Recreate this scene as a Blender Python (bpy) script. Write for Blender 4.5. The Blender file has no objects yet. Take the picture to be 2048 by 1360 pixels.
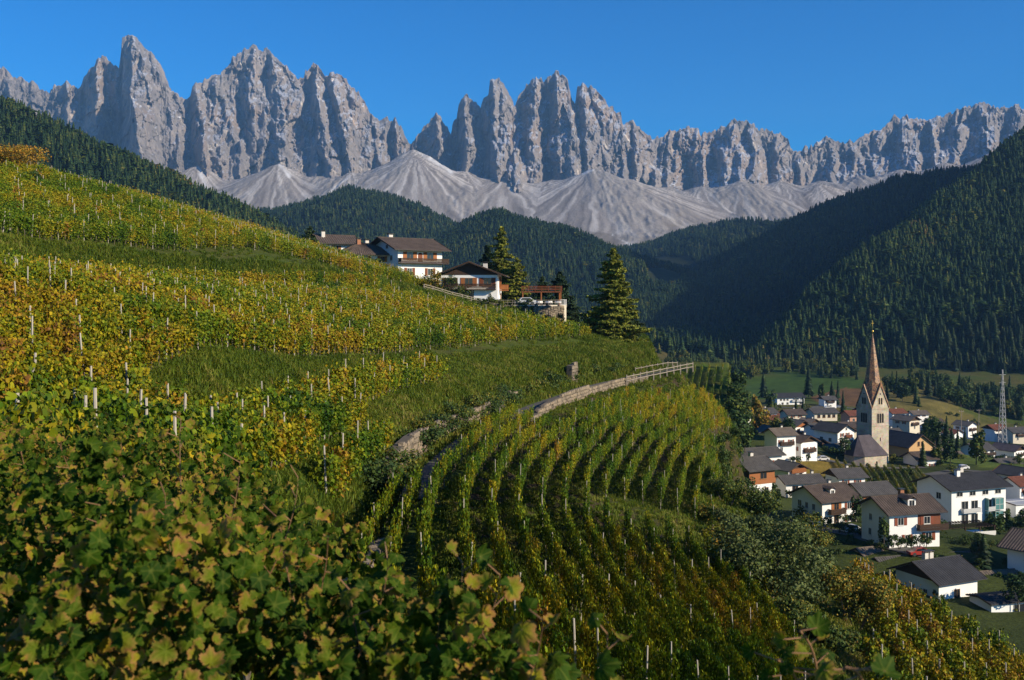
import bpy, bmesh, math, random
import numpy as np
from mathutils import Vector, Matrix, Euler

R = math.radians
scene = bpy.context.scene
COL = scene.collection
rnd = random.Random(7)
rng = np.random.default_rng(11)

# ------------------------------------------------------------------ camera
F, CX, HY = 2000.0, 1024.0, 600.0          # focal length in photo pixels, principal point
cam_d = bpy.data.cameras.new("camera")
cam = bpy.data.objects.new("camera", cam_d)
COL.objects.link(cam)
cam.location = (0, 0, 0)
cam.rotation_euler = (R(90), 0, 0)
cam_d.sensor_width = 36.0
cam_d.lens = 36.0 * F / 2048.0
cam_d.shift_y = -80.0 / 2048.0
cam_d.clip_start = 0.1
cam_d.clip_end = 40000
cam_d.dof.use_dof = True
cam_d.dof.focus_distance = 70.0
cam_d.dof.aperture_fstop = 6.3
scene.camera = cam

# ------------------------------------------------------------------ sky and sun
SUN_EL = R(25.0)
sun_h = Vector((0.88, -0.475)).normalized()
to_sun = Vector((sun_h.x * math.cos(SUN_EL), sun_h.y * math.cos(SUN_EL), math.sin(SUN_EL)))
world = bpy.data.worlds.new("World")
scene.world = world
world.use_nodes = True
wn = world.node_tree
wn.nodes.clear()
sky = wn.nodes.new("ShaderNodeTexSky")
sky.sky_type = 'NISHITA'
sky.sun_disc = False
sky.sun_elevation = SUN_EL
sky.sun_rotation = math.atan2(sun_h.x, sun_h.y)
sky.altitude = 900
sky.air_density = 1.0
sky.dust_density = 0.0
sky.ozone_density = 5.0
hsv = wn.nodes.new("ShaderNodeHueSaturation")
hsv.inputs["Saturation"].default_value = 1.62
hsv.inputs["Value"].default_value = 1.34
hsv.inputs["Hue"].default_value = 0.508
bg = wn.nodes.new("ShaderNodeBackground")
bg.inputs["Strength"].default_value = 0.08
wo = wn.nodes.new("ShaderNodeOutputWorld")
wn.links.new(sky.outputs[0], hsv.inputs["Color"])
wn.links.new(hsv.outputs[0], bg.inputs["Color"])
wn.links.new(bg.outputs[0], wo.inputs["Surface"])

sun_d = bpy.data.lights.new("sun", 'SUN')
sun_d.energy = 5.0
sun_d.angle = R(0.53)
sun_d.color = (1.0, 0.87, 0.66)
sun = bpy.data.objects.new("sun", sun_d)
COL.objects.link(sun)
sun.rotation_euler = to_sun.to_track_quat('Z', 'Y').to_euler()
sun.location = (0, 0, 500)

vs = scene.view_settings
vs.view_transform = 'Standard'
vs.look = 'None'
vs.exposure = 0.47
vs.gamma = 1.0
vs.use_curve_mapping = False
scene.render.film_transparent = False
cy = scene.cycles
cy.max_bounces = 5
cy.diffuse_bounces = 2
cy.glossy_bounces = 2
cy.transmission_bounces = 4
cy.volume_bounces = 0
cy.transparent_max_bounces = 6
cy.caustics_reflective = False
cy.caustics_refractive = False
cy.use_denoising = True

# ------------------------------------------------------------------ helpers
def P(px, py, Y):
    return Vector(((px - CX) / F * Y, Y, -(py - HY) / F * Y))

def _h(ix, iy, seed):
    n = (ix * 374761393 + iy * 668265263 + seed * 974634737) & 0x7fffffff
    n = ((n ^ (n >> 13)) * 1274126177) & 0x7fffffff
    return ((n ^ (n >> 16)) & 0xffff) / 32767.5 - 1.0

def vn(x, y, seed=0):
    x = np.asarray(x, float); y = np.asarray(y, float)
    fx = np.floor(x); fy = np.floor(y)
    ix = fx.astype(np.int64); iy = fy.astype(np.int64)
    u = x - fx; v = y - fy
    u = u * u * u * (u * (u * 6 - 15) + 10); v = v * v * v * (v * (v * 6 - 15) + 10)
    a = _h(ix, iy, seed); b = _h(ix + 1, iy, seed); c = _h(ix, iy + 1, seed); d = _h(ix + 1, iy + 1, seed)
    return (a * (1 - u) + b * u) * (1 - v) + (c * (1 - u) + d * u) * v

def fbm(x, y, octv=4, seed=0, gain=0.5, lac=2.03):
    t = 0; a = 1.0; s = 0
    for k in range(octv):
        t = t + a * vn(x, y, seed + 17 * k); s += a
        x = x * lac + 3.7; y = y * lac - 1.9; a *= gain
    return t / s

def facets(x, y, cw, ch, seed, tilt):
    """blocky faceted relief: every Voronoi cell is its own tilted plane with its own offset"""
    gx = np.floor(x / cw); gy = np.floor(y / ch)
    bd = np.full(np.shape(x), 1e9); out = np.zeros(np.shape(x))
    for i in (-1, 0, 1):
        for j in (-1, 0, 1):
            cx_ = (gx + i).astype(np.int64); cy_ = (gy + j).astype(np.int64)
            sx = (cx_ + 0.5 + 0.48 * _h(cx_, cy_, seed)) * cw; sy = (cy_ + 0.5 + 0.48 * _h(cx_, cy_, seed + 1)) * ch
            d = ((x - sx) / cw) ** 2 + ((y - sy) / ch) ** 2
            v = _h(cx_, cy_, seed + 2) + tilt * (_h(cx_, cy_, seed + 3) * (x - sx) / cw + _h(cx_, cy_, seed + 4) * (y - sy) / ch)
            m = d < bd
            out = np.where(m, v, out); bd = np.where(m, d, bd)
    return out

def ridged(x, y, octv=4, seed=0, gain=0.55, lac=2.1):
    t = 0; a = 1.0; s = 0
    for k in range(octv):
        t = t + a * (1 - 2 * np.abs(vn(x, y, seed + 31 * k))); s += a
        x = x * lac + 7.1; y = y * lac + 2.3; a *= gain
    return t / s

def mesh_np(name, verts, faces, smooth=False):
    """verts (n,3) array, faces (m,k) array with k = 3 or 4, or a python list of lists"""
    me = bpy.data.meshes.new(name)
    if isinstance(faces, np.ndarray):
        m, k = faces.shape
        me.vertices.add(len(verts))
        me.vertices.foreach_set("co", np.asarray(verts, np.float32).ravel())
        me.loops.add(m * k)
        me.loops.foreach_set("vertex_index", faces.astype(np.int32).ravel())
        me.polygons.add(m)
        me.polygons.foreach_set("loop_start", np.arange(0, m * k, k, dtype=np.int32))
        if smooth:
            me.polygons.foreach_set("use_smooth", np.ones(m, bool))
        me.update(calc_edges=True)
    else:
        me.from_pydata([tuple(v) for v in verts], [], faces)
        if smooth:
            me.polygons.foreach_set("use_smooth", np.ones(len(me.polygons), bool))
        me.update()
    return me

def fattr(me, name, vals):
    a = me.attributes.new(name, 'FLOAT', 'POINT')
    a.data.foreach_set("value", np.asarray(vals, np.float32))

def vattr(me, name, vals):
    a = me.attributes.new(name, 'FLOAT_VECTOR', 'POINT')
    a.data.foreach_set("vector", np.asarray(vals, np.float32).ravel())

def iattr(me, name, vals):
    a = me.attributes.new(name, 'INT', 'POINT')
    a.data.foreach_set("value", np.asarray(vals, np.int32))

def cattr(me, name, vals):
    a = me.attributes.new(name, 'FLOAT_COLOR', 'POINT')
    v = np.ones((len(vals), 4), np.float32); v[:, :3] = vals
    a.data.foreach_set("color", v.ravel())

def link(name, data, parent=None, loc=None, rot=None, mat=None):
    o = bpy.data.objects.new(name, data)
    COL.objects.link(o)
    if parent is not None:
        o.parent = parent
    if loc is not None:
        o.location = loc
    if rot is not None:
        o.rotation_euler = rot
    if mat is not None and data is not None:
        data.materials.clear()
        for m in (mat if isinstance(mat, (list, tuple)) else [mat]):
            data.materials.append(m)
    return o

def tag(o, label, cat, group=None, kind=None):
    o["label"] = label
    o["category"] = cat
    if group: o["group"] = group
    if kind: o["kind"] = kind
    return o

def struct(o, label=None):
    o["kind"] = "structure"
    if label: o["label"] = label
    return o

def empty(name, loc=(0, 0, 0), rz=0.0):
    o = bpy.data.objects.new(name, None)
    COL.objects.link(o)
    o.location = loc
    o.rotation_euler = (0, 0, rz)
    o.empty_display_size = 0.3
    return o

class MB:
    """collects simple solids into one mesh"""
    def __init__(s): s.v = []; s.f = []
    def add(s, vs_, fs_):
        n = len(s.v); s.v += [tuple(v) for v in vs_]; s.f += [tuple(i + n for i in f) for f in fs_]
        return s
    def box(s, x0, x1, y0, y1, z0, z1):
        v = [(x0, y0, z0), (x1, y0, z0), (x1, y1, z0), (x0, y1, z0), (x0, y0, z1), (x1, y0, z1), (x1, y1, z1), (x0, y1, z1)]
        return s.add(v, [(0, 3, 2, 1), (4, 5, 6, 7), (0, 1, 5, 4), (1, 2, 6, 5), (2, 3, 7, 6), (3, 0, 4, 7)])
    def bar(s, a, b, w, h=None, n=4, w2=None):
        """prism from a to b"""
        a = Vector(a); b = Vector(b); d = (b - a)
        if d.length < 1e-6: return s
        d.normalize()
        up = Vector((0, 0, 1)) if abs(d.z) < 0.95 else Vector((0, 1, 0))
        sx = d.cross(up).normalized(); sy = sx.cross(d).normalized()
        h = h if h is not None else w
        k = (w2 / w) if w2 is not None else 1.0
        v = []
        for p, q in ((a, 1.0), (b, k)):
            for i in range(n):
                t = 2 * math.pi * (i + 0.5) / n
                r = 0.7071 if n == 4 else 0.5
                v.append(p + sx * math.cos(t) * w * r * q + sy * math.sin(t) * h * r * q)
        f = [tuple(range(n))[::-1], tuple(range(n, 2 * n))]
        for i in range(n):
            j = (i + 1) % n
            f.append((i, j, n + j, n + i))
        return s.add(v, f)
    def prism(s, poly, z0, z1):
        n = len(poly)
        v = [(p[0], p[1], z0) for p in poly] + [(p[0], p[1], z1) for p in poly]
        f = [tuple(range(n))[::-1], tuple(range(n, 2 * n))]
        for i in range(n):
            j = (i + 1) % n
            f.append((i, j, n + j, n + i))
        return s.add(v, f)
    def xform(s, M, start=0):
        for i in range(start, len(s.v)):
            s.v[i] = tuple(M @ Vector(s.v[i]))
        return s
    def mesh(s, name, smooth=False):
        me = bpy.data.meshes.new(name)
        me.from_pydata(s.v, [], s.f)
        if smooth:
            me.polygons.foreach_set("use_smooth", np.ones(len(me.polygons), bool))
        me.update()
        return me
    def obj(s, name, mat, parent=None, loc=None, rot=None, smooth=False):
        return link(name, s.mesh(name, smooth), parent, loc, rot, mat)

# ------------------------------------------------------------------ material helpers
class NT:
    def __init__(s, name):
        s.m = bpy.data.materials.new(name); s.m.use_nodes = True
        s.t = s.m.node_tree; s.t.nodes.clear()
    def n(s, typ, **kw):
        nd = s.t.nodes.new(typ)
        for k, v in kw.items(): setattr(nd, k, v)
        return nd
    def l(s, a, b): s.t.links.new(a, b)
    def val(s, inp, v):
        if hasattr(v, "is_output") or isinstance(v, bpy.types.NodeSocket): s.l(v, inp)
        else: inp.default_value = v
    def attr(s, name, typ='GEOMETRY', out="Fac"):
        a = s.n("ShaderNodeAttribute"); a.attribute_name = name; a.attribute_type = typ
        return a.outputs[out]
    def pos(s): return s.n("ShaderNodeNewGeometry").outputs["Position"]
    def obco(s): return s.n("ShaderNodeTexCoord").outputs["Object"]
    def mapping(s, vec, scale):
        m = s.n("ShaderNodeMapping"); s.l(vec, m.inputs[0]); m.inputs["Scale"].default_value = scale
        return m.outputs[0]
    def noise(s, vec, scale, detail=4, rough=0.55, dist=0.0):
        t = s.n("ShaderNodeTexNoise"); s.l(vec, t.inputs["Vector"])
        t.inputs["Scale"].default_value = scale; t.inputs["Detail"].default_value = detail
        t.inputs["Roughness"].default_value = rough; t.inputs["Distortion"].default_value = dist
        return t.outputs["Fac"]
    def ramp(s, fac, stops, interp='LINEAR'):
        r = s.n("ShaderNodeValToRGB"); s.l(fac, r.inputs[0]); e = r.color_ramp.elements
        r.color_ramp.interpolation = interp
        while len(e) < len(stops): e.new(0.5)
        for el, (p, c) in zip(e, stops):
            el.position = p; el.color = (*c, 1) if len(c) == 3 else c
        return r.outputs[0]
    def math(s, op, a, b=0.0, c=None, clamp=False):
        m = s.n("ShaderNodeMath", operation=op, use_clamp=clamp); s.val(m.inputs[0], a); s.val(m.inputs[1], b)
        if c is not None: s.val(m.inputs[2], c)
        return m.outputs[0]
    def mix(s, fac, a, b, typ='MIX'):
        m = s.n("ShaderNodeMix", data_type='RGBA', blend_type=typ, clamp_factor=True)
        s.val(m.inputs[0], fac)
        for i, c in ((6, a), (7, b)):
            if isinstance(c, tuple): m.inputs[i].default_value = (*c, 1) if len(c) == 3 else c
            else: s.l(c, m.inputs[i])
        return m.outputs[2]
    def out(s, col, rough=0.8, bump=None, bstr=0.3, bdist=0.05, spec=0.3, metal=0.0, trans=None):
        b = s.n("ShaderNodeBsdfPrincipled")
        s.val(b.inputs["Base Color"], (*col, 1) if isinstance(col, tuple) else col)
        s.val(b.inputs["Roughness"], rough)
        b.inputs["Specular IOR Level"].default_value = spec
        b.inputs["Metallic"].default_value = metal
        if bump is not None:
            bn = s.n("ShaderNodeBump"); bn.inputs["Strength"].default_value = bstr; bn.inputs["Distance"].default_value = bdist
            s.l(bump, bn.inputs["Height"]); s.l(bn.outputs[0], b.inputs["Normal"])
        o = s.n("ShaderNodeOutputMaterial")
        if trans is not None:
            tr = s.n("ShaderNodeBsdfTranslucent"); s.val(tr.inputs[0], (*trans[0], 1) if isinstance(trans[0], tuple) else trans[0])
            mx = s.n("ShaderNodeMixShader"); mx.inputs[0].default_value = trans[1]
            s.l(b.outputs[0], mx.inputs[1]); s.l(tr.outputs[0], mx.inputs[2]); s.l(mx.outputs[0], o.inputs[0])
        else:
            s.l(b.outputs[0], o.inputs[0])
        return s.m

def plain(name, col, rough=0.8, var=0.25, scale=1.2, bstr=0.15, bdist=0.02, spec=0.3, stretch=(1, 1, 1)):
    t = NT(name)
    v = t.mapping(t.obco(), stretch)
    nz = t.noise(v, scale, 5, 0.6)
    nz2 = t.noise(v, scale * 7, 3, 0.6)
    c = t.ramp(nz, [(0.25, tuple(x * (1 - var) for x in col)), (0.75, tuple(min(1, x * (1 + var * 0.7)) for x in col))])
    c = t.mix(0.35, c, t.ramp(nz2, [(0.3, tuple(x * (1 - var) for x in col)), (0.7, tuple(min(1, x * (1 + var)) for x in col))]))
    return t.out(c, rough, nz2, bstr, bdist, spec)
# ------------------------------------------------------------------ terrain heights
# c(Y): plan curve of the vineyard road; s = distance uphill (to the left) of it
_cY = np.array([-20, 0, 5, 12, 20, 30, 40, 50, 62, 80, 105, 130, 150, 165, 185, 230, 260, 300, 340])
_cX = np.array([6, 3, 1.2, -1.8, -3.9, -5.2, -5.9, -6.4, -6.2, -4.5, 0.8, 9, 18, 26, 36, 50, 58, 66, 72.0])
_cyf = np.arange(-20, 341, 1.0)
_cxf = np.interp(_cyf, _cY, _cX)
_k = np.exp(-0.5 * (np.arange(-14, 15) / 5.0) ** 2); _k /= _k.sum()
_cxf = np.convolve(np.pad(_cxf, 14, mode='edge'), _k, 'valid')
def cx(Y): return np.interp(Y, _cyf, _cxf)

_sU = np.array([1.8, 4, 7, 12, 20, 28, 34, 40, 48, 60, 95, 130, 200])
_tU = {
  -20: [-2.4, -2.3, -2.2, -2.0, -0.5, 1.5, 2.8, 4.0, 6.0, 9, 17, 25, 34],
  0:   [-2.7, -2.5, -2.4, -2.0, -0.5, 1.5, 2.8, 4.0, 6.0, 9, 17, 25, 34],
  12:  [-3.7, -3.4, -3.3, -2.8, -1.5, 0.5, 1.8, 3.0, 5.0, 8, 16, 24, 33],
  20:  [-5.0, -4.6, -4.3, -3.7, -2.2, 0.2, 1.5, 2.6, 4.6, 7.5, 16, 24, 33],
  40:  [-7.4, -6.6, -6.2, -4.4, -1.7, 0.3, 1.3, 2.3, 4.8, 8, 17, 25, 34],
  60: [-8.7, -7.6, -7.0, -2.9, -0.6, 0.9, 1.9, 2.6, 6.7, 9.4, 18.0, 25.0, 34.0],
  80: [-9.0, -7.8, -7.2, -4.8, -1.6, 0.3, 1.2, 1.7, 6.3, 9.4, 19.0, 26.0, 35.0],
  100: [-9.2, -7.9, -7.2, -5.6, -2.9, -0.9, 0.3, 1.0, 6.1, 9.7, 19.5, 27.0, 36.0],
  150: [-9.5, -8.2, -7.3, -6.3, -4.2, -2.4, -1.1, -0.4, 5.1, 9.1, 19.8, 27.0, 36.0],
  190: [-9.5, -8.5, -7.8, -7.0, -5.6, -4.3, -1.5, -1.1, 0.4, 3.0, 14.5, 22, 32],
  230: [-18, -16.5, -15.5, -13, -8.5, -6.5, -4.8, -3.2, -0.8, 2.2, 11, 19, 28],
  260: [-25, -23, -22, -20, -17.5, -14, -12, -10, -7, -3.5, 5, 12, 20],
  300: [-27, -25, -24, -22, -20, -17, -15, -13, -11, -8, 0, 6, 14],
  340: [-34, -33, -32, -30, -28, -26, -25, -24, -22, -19, -12, -8, 0],
}
_tY = np.array(sorted(_tU)); _tA = np.array([_tU[k] for k in _tY], float)
_rY = [-20, 0, 10, 20, 30, 45, 62, 105, 150, 165, 190, 230, 260, 300, 340]
_rZ = [-5.6, -6, -7, -8, -9, -10.2, -10.8, -11.3, -11.5, -11.4, -13.0, -19, -26, -32, -38]
def zroad(Y): return np.interp(Y, _rY, _rZ)
def slope_dn(Y): return np.interp(Y, [0, 20, 40, 60, 75, 85, 95, 105, 150, 200, 260], [0.55, 0.52, 0.45, 0.42, 0.408, 0.44, 0.43, 0.40, 0.36, 0.4, 0.75])
def crest(Y): return np.interp(Y, [0, 50, 60, 68, 85, 95, 105, 120, 138, 146, 152, 160, 175, 230, 260, 300], [70, 60, 48, 42.5, 33.5, 25, 20.5, 18.3, 17.5, 13, 7.5, 4.2, 1.0, 1.0, 1.5, 3])

GX = np.arange(-200, 130.01, 0.5); GY = np.arange(-12, 335.01, 0.5)
def _build_near():
    H = np.zeros((len(GY), len(GX)))
    for i, Y in enumerate(GY):
        prof = np.array([np.interp(Y, _tY, _tA[:, j]) for j in range(len(_sU))])
        s = cx(Y) - GX
        up = np.interp(s, _sU, prof)
        zr = zroad(Y); sd = slope_dn(Y); sc = crest(Y)
        su = s; s = s + min(0.0, (24.5 + (Y - 160) * 0.12) - cx(Y)) * (Y > 160)
        d = np.maximum(-s - 3.4, 0)
        dn = zr - sd * d - np.maximum(-s - sc, 0) * np.interp(Y, [0, 80, 100, 112, 160, 175, 215, 235, 400], [0.75, 0.8, 1.7, 3.2, 3.2, 4.5, 4.5, 1.7, 1.7])
        H[i] = np.where(s > 1.8, up, np.where(s < 1.0, dn, zr + (prof[0] - zr) * (s - 1.0) / 0.8))
    g = np.exp(-0.5 * (np.arange(-4, 5) / 1.5) ** 2); g /= g.sum()
    Hs = np.apply_along_axis(lambda r: np.convolve(np.pad(r, 4, mode='edge'), g, 'valid'), 1, H)
    Hs = np.apply_along_axis(lambda r: np.convolve(np.pad(r, 4, mode='edge'), g, 'valid'), 0, Hs)
    XX, YY = np.meshgrid(GX, GY)
    plot = -30 + (YY - 240) * 0.2 - np.maximum(XX - (0.216 * YY + 0.5), 0) * 9.0 - np.maximum(225 - YY, 0) * 0.9 - np.maximum(YY - 300, 0)
    Hs = np.maximum(Hs, np.where((YY > 205) & (XX > 25), plot, -200))
    S = cx(YY) - XX
    nz = 0.22 * fbm(XX / 6, YY / 6, 3, 5) + 0.10 * fbm(XX / 1.3, YY / 1.3, 2, 9)
    Hs += nz * np.clip((np.abs(S + 1.5) - 1.8) / 2.0, 0, 1)
    return Hs
NEAR = _build_near()

def near_h(x, y):
    x = np.asarray(x, float); y = np.asarray(y, float)
    u = np.clip((x - GX[0]) / 0.5, 0, len(GX) - 1.001); v = np.clip((y - GY[0]) / 0.5, 0, len(GY) - 1.001)
    i = u.astype(int); j = v.astype(int); fu = u - i; fv = v - j
    h = (NEAR[j, i] * (1 - fu) + NEAR[j, i + 1] * fu) * (1 - fv) + (NEAR[j + 1, i] * (1 - fu) + NEAR[j + 1, i + 1] * fu) * fv
    return h - np.maximum(y - 334, 0) * 0.6 - np.maximum(x - 129, 0) * 0.6

_vc = [(1850,1187,165),(1800,1087,185),(1660,1044,212),(1510,992,245),(1930,1046,245),(1740,930,318),(1820,922,330),(1590,880,380),
  (1670,897,360),(1573,809,560),(1640,842,460),(1950,919,410),(2020,921,415),(1900,867,540),(2048,875,560),(1780,792,640),(1700,772,720),
  (1560,772,800),(1500,742,900),(1350,728,900),(1650,750,850),(1400,705,1100),(2100,862,650),(2048,1228,160),(1000,690,900),(1200,680,1000),
  (1950,815,720),(1560,860,330),(2300,880,500),(2500,1100,200)]
_vp = np.array([tuple(P(*q)) for q in _vc])
def valley(x, y):
    x = np.asarray(x, float); y = np.asarray(y, float)
    num = 0; den = 0
    for X, Y, Z in _vp:
        sc = (30 + 0.05 * Y)
        w = 1.0 / (((x - X) ** 2 + (y - Y) ** 2) / sc ** 2 + 0.15) ** 1.8
        num = num + w * Z; den = den + w
    v = num / den
    return v + np.clip(y - 2300, 0, 3000) * 0.16

def ridge(pts, sf, sb, x, y, amp=10, ns=140, seed=1, drop=11, side=False):
    best = np.full(np.shape(x), -1e9)
    pw = [P(*q) for q in pts]
    rr = np.hypot(x, y); bd = np.full(np.shape(x), 1e12)
    for a, b in zip(pw[:-1], pw[1:]):
        dx, dy = b.x - a.x, b.y - a.y
        L2 = dx * dx + dy * dy
        t = np.clip(((x - a.x) * dx + (y - a.y) * dy) / L2, 0, 1)
        qx = a.x + t * dx; qy = a.y + t * dy
        d = np.hypot(x - qx, y - qy)
        front = (dx * (y - a.y) - dy * (x - a.x) > 0) if side else (rr < np.hypot(qx, qy))
        z = a.z + t * (b.z - a.z) - drop - np.where(front, sf, sb) * np.maximum(np.sqrt(d * d + 400) - 20, 0)
        if side:
            best = np.where(d < bd, z, best); bd = np.minimum(bd, d)
        else:
            best = np.maximum(best, z)
    return best + amp * fbm(x / ns, y / ns, 4, seed) * np.clip((best + 60) / 40, 0, 1)

HILLS = [
  # name, points, front slope, back slope
  ("L",  [(-700,-150,1500),(-300,60,1300),(0,197,1200),(150,264,1170),(300,347,1130),(480,432,1080),(600,490,1040),(760,570,1000)], 0.5, 0.5, 8, 120, 3),
  ("M1", [(300,450,2750),(440,428,2650),(600,402,2550),(705,364,2500),(780,407,2450),(860,454,2400),(930,500,2350),(1000,545,2300),(1080,600,2200)], 0.5, 0.6, 26, 210, 4),
  ("M2", [(840,520,2150),(900,470,2150),(1000,426,2100),(1060,442,2080),(1130,450,2050),(1230,494,2000),(1300,537,1950),(1390,600,1900),(1450,650,1850)], 0.42, 0.6, 26, 200, 5),
  ("M3", [(1230,505,3300),(1340,474,3200),(1400,446,3100),(1480,440,3050),(1560,443,3000),(1700,420,2900)], 0.35, 0.5, 24, 260, 6),
  ("R2", [(1330,630,1800),(1368,594,1850),(1463,548,1900),(1618,440,2000),(1679,403,2050),(1737,373,2100),(1808,349,2150),(1886,338,2200),(1957,327,2250),(2150,290,2350)], 0.62, 0.5, 14, 200, 7),
  ("R1", [(2200,150,1607),(2048,265,1399),(1957,341,1299),(1852,423,1200),(1750,485,1116),(1666,560,1056),(1578,657,1000),(1510,704,960)], 0.30, 0.95, 20, 150, 8),
  ("R0", [(3300,-330,2100),(2800,-250,1850),(2550,-190,1680),(2380,-95,1580),(2260,60,1510)], 1.3, 1.5, 22, 170, 9),  # unseen ridge right of the view, raised to cast shade on R2
]
def hills(x, y):
    return [ridge(h[1], h[2], h[3], x, y, h[4], h[5], h[6], 11, h[0] in ('R1', 'R0')) for h in HILLS]

def G(x, y):
    x = np.asarray(x, float); y = np.asarray(y, float)
    h = np.maximum(near_h(x, y), valley(x, y))
    for q in hills(x, y): h = np.maximum(h, q)
    return h

def hit(px, py, y0=3.0, y1=400.0):
    Y = y0 * (y1 / y0) ** np.linspace(0, 1, 700)
    x = (px - CX) / F * Y; d = -(py - HY) / F * Y - np.maximum(near_h(x, Y), valley(x, Y))
    k = np.argmax(d < 0) if (d < 0).any() else len(Y) - 1
    return Vector((x[k], Y[k], G(x[k:k + 1], Y[k:k + 1])[0]))
def g1(x, y): return float(G(np.array([x]), np.array([y]))[0])
def proj(x, y, z): return CX + F * x / y, HY - F * z / y

def in_poly(px, py, poly):
    px = np.asarray(px); py = np.asarray(py)
    c = np.zeros(px.shape, bool); n = len(poly)
    for i in range(n):
        x1, y1 = poly[i]; x2, y2 = poly[(i + 1) % n]
        if y1 == y2: continue
        k = ((y1 > py) != (y2 > py)) & (px < (x2 - x1) * (py - y1) / (y2 - y1) + x1)
        c ^= k
    return c

# ------------------------------------------------------------------ the ground sheet
def build_ground():
    t = np.concatenate([np.linspace(-1.3, -0.62, 40, endpoint=False), np.linspace(-0.62, 0.62, 520, endpoint=False), np.linspace(0.62, 1.7, 70)])
    Yr = np.concatenate([np.linspace(-8, 2.0, 14, endpoint=False), 2.0 * np.exp(np.linspace(0, math.log(9000 / 2.0), 640))])
    Yd = np.maximum(Yr, 9.0)                      # fan opens from a strip 9 m deep round the camera
    X = Yd[:, None] * t[None, :]
    Y = np.repeat(Yr[:, None], len(t), 1)
    Z = G(X, Y)
    s = cx(Y) - X
    px = CX + F * X / np.maximum(Y, 1); py = HY - F * Z / np.maximum(Y, 1)
    # ground cover colours (albedo)
    grass = np.array([0.058, 0.085, 0.014]); soil = np.array([0.075, 0.055, 0.032]); forest = np.array([0.022, 0.03, 0.014])
    dry = np.array([0.17, 0.135, 0.045]); lush = np.array([0.055, 0.105, 0.016]); plough = np.array([0.15, 0.085, 0.042]); rock = np.array([0.27, 0.25, 0.22])
    C = np.empty(X.shape + (3,)); C[:] = grass
    nz = fbm(X / 5, Y / 5, 4, 21); n2 = fbm(X / 60, Y / 60, 4, 22)
    near = Y < 336
    low = near & (s < -3.2) & (-s < crest(Y) + 6)
    w = np.clip(0.45 + 1.3 * nz, 0, 1)[..., None]
    C = np.where(low[..., None], soil * 0.75 * (1 - w) + grass * 0.6 * w, C)
    up = near & (s > 9)
    C = np.where(up[..., None], grass * (0.55 + 0.45 * w) + soil * 0.4 * (1 - w), C)
    bank = near & (((s > 0.2) & (s < 9)) | ((s > 39) & (s < 48)))
    C = np.where(bank[..., None], lush * (1 - 0.6 * (1 - w)) + dry * 0.35 * (1 - w), C)
    hs = hills(X, Y); v = valley(X, Y)
    hm = np.max(np.array(hs), 0)
    isf = (hm > np.maximum(v, near_h(X, Y)) - 2) & (Y > 340)
    wv = np.clip(0.5 + 0.9 * n2, 0, 1)[..., None]
    far = (Y > 150) & ~low & ~up & ~bank
    C = np.where(far[..., None], lush * 0.8 * wv + dry * 0.6 * (1 - wv), C)
    vil = (Y > 120) & (Y < 480) & (X > 45) & (near_h(X, Y) < v + 0.5)
    C = np.where(vil[..., None], (lush * 0.55 + soil * 0.35) * (0.6 + 0.6 * wv), C)
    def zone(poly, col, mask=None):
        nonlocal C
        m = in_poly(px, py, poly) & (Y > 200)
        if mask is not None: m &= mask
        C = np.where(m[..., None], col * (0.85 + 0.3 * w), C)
    zone([(1490,775),(1520,760),(1600,752),(1680,750),(1740,762),(1700,778),(1600,792),(1500,800)], lush * 0.85)
    zone([(1620,795),(1690,775),(1735,780),(1735,815),(1640,808)], plough)
    zone([(1755,752),(1830,770),(1910,810),(1980,855),(2048,862),(2048,888),(1880,872),(1760,850)], dry * 0.75 + lush * 0.15)  # dry, slightly green meadow; colour dimmed to stand for shade lying on it
    zone([(1560,905),(1640,905),(1700,930),(1690,955),(1600,950)], np.array([0.19, 0.14, 0.03]))
    zone([(1855,905),(2048,915),(2048,940),(1990,935),(1880,928)], lush * 0.9 + dry * 0.25)
    C = np.where((isf & (Y > 420))[..., None], forest, C)
    C = np.where(((Y > 2600) & (hm < v + 8))[..., None], dry * 0.35 + forest * 0.6 + rock * 0.12, C)
    m, n = X.shape
    idx = np.arange(m * n).reshape(m, n)
    f = np.stack([idx[:-1, :-1], idx[:-1, 1:], idx[1:, 1:], idx[1:, :-1]], -1).reshape(-1, 4)
    me = mesh_np("ground", np.stack([X, Y, Z], -1).reshape(-1, 3), f, True)
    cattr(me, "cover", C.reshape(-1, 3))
    t_ = NT("ground_cover")
    p = t_.pos()
    a = t_.attr("cover", 'GEOMETRY', "Color")
    n1 = t_.noise(p, 1.7, 5, 0.65); n3 = t_.noise(p, 0.12, 4, 0.6)
    c = t_.mix(1.0, a, t_.ramp(n1, [(0.25, (0.45, 0.45, 0.45)), (0.7, (1.35, 1.3, 1.2))]), 'MULTIPLY')
    c = t_.mix(1.0, c, t_.ramp(n3, [(0.3, (0.75, 0.8, 0.8)), (0.7, (1.2, 1.15, 1.05))]), 'MULTIPLY')
    mat = t_.out(c, 0.95, n1, 0.7, 0.25, 0.1)
    struct(link("ground", me, mat=mat), "hillside, valley floor and forest slopes in one terrain sheet")
build_ground()

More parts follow.
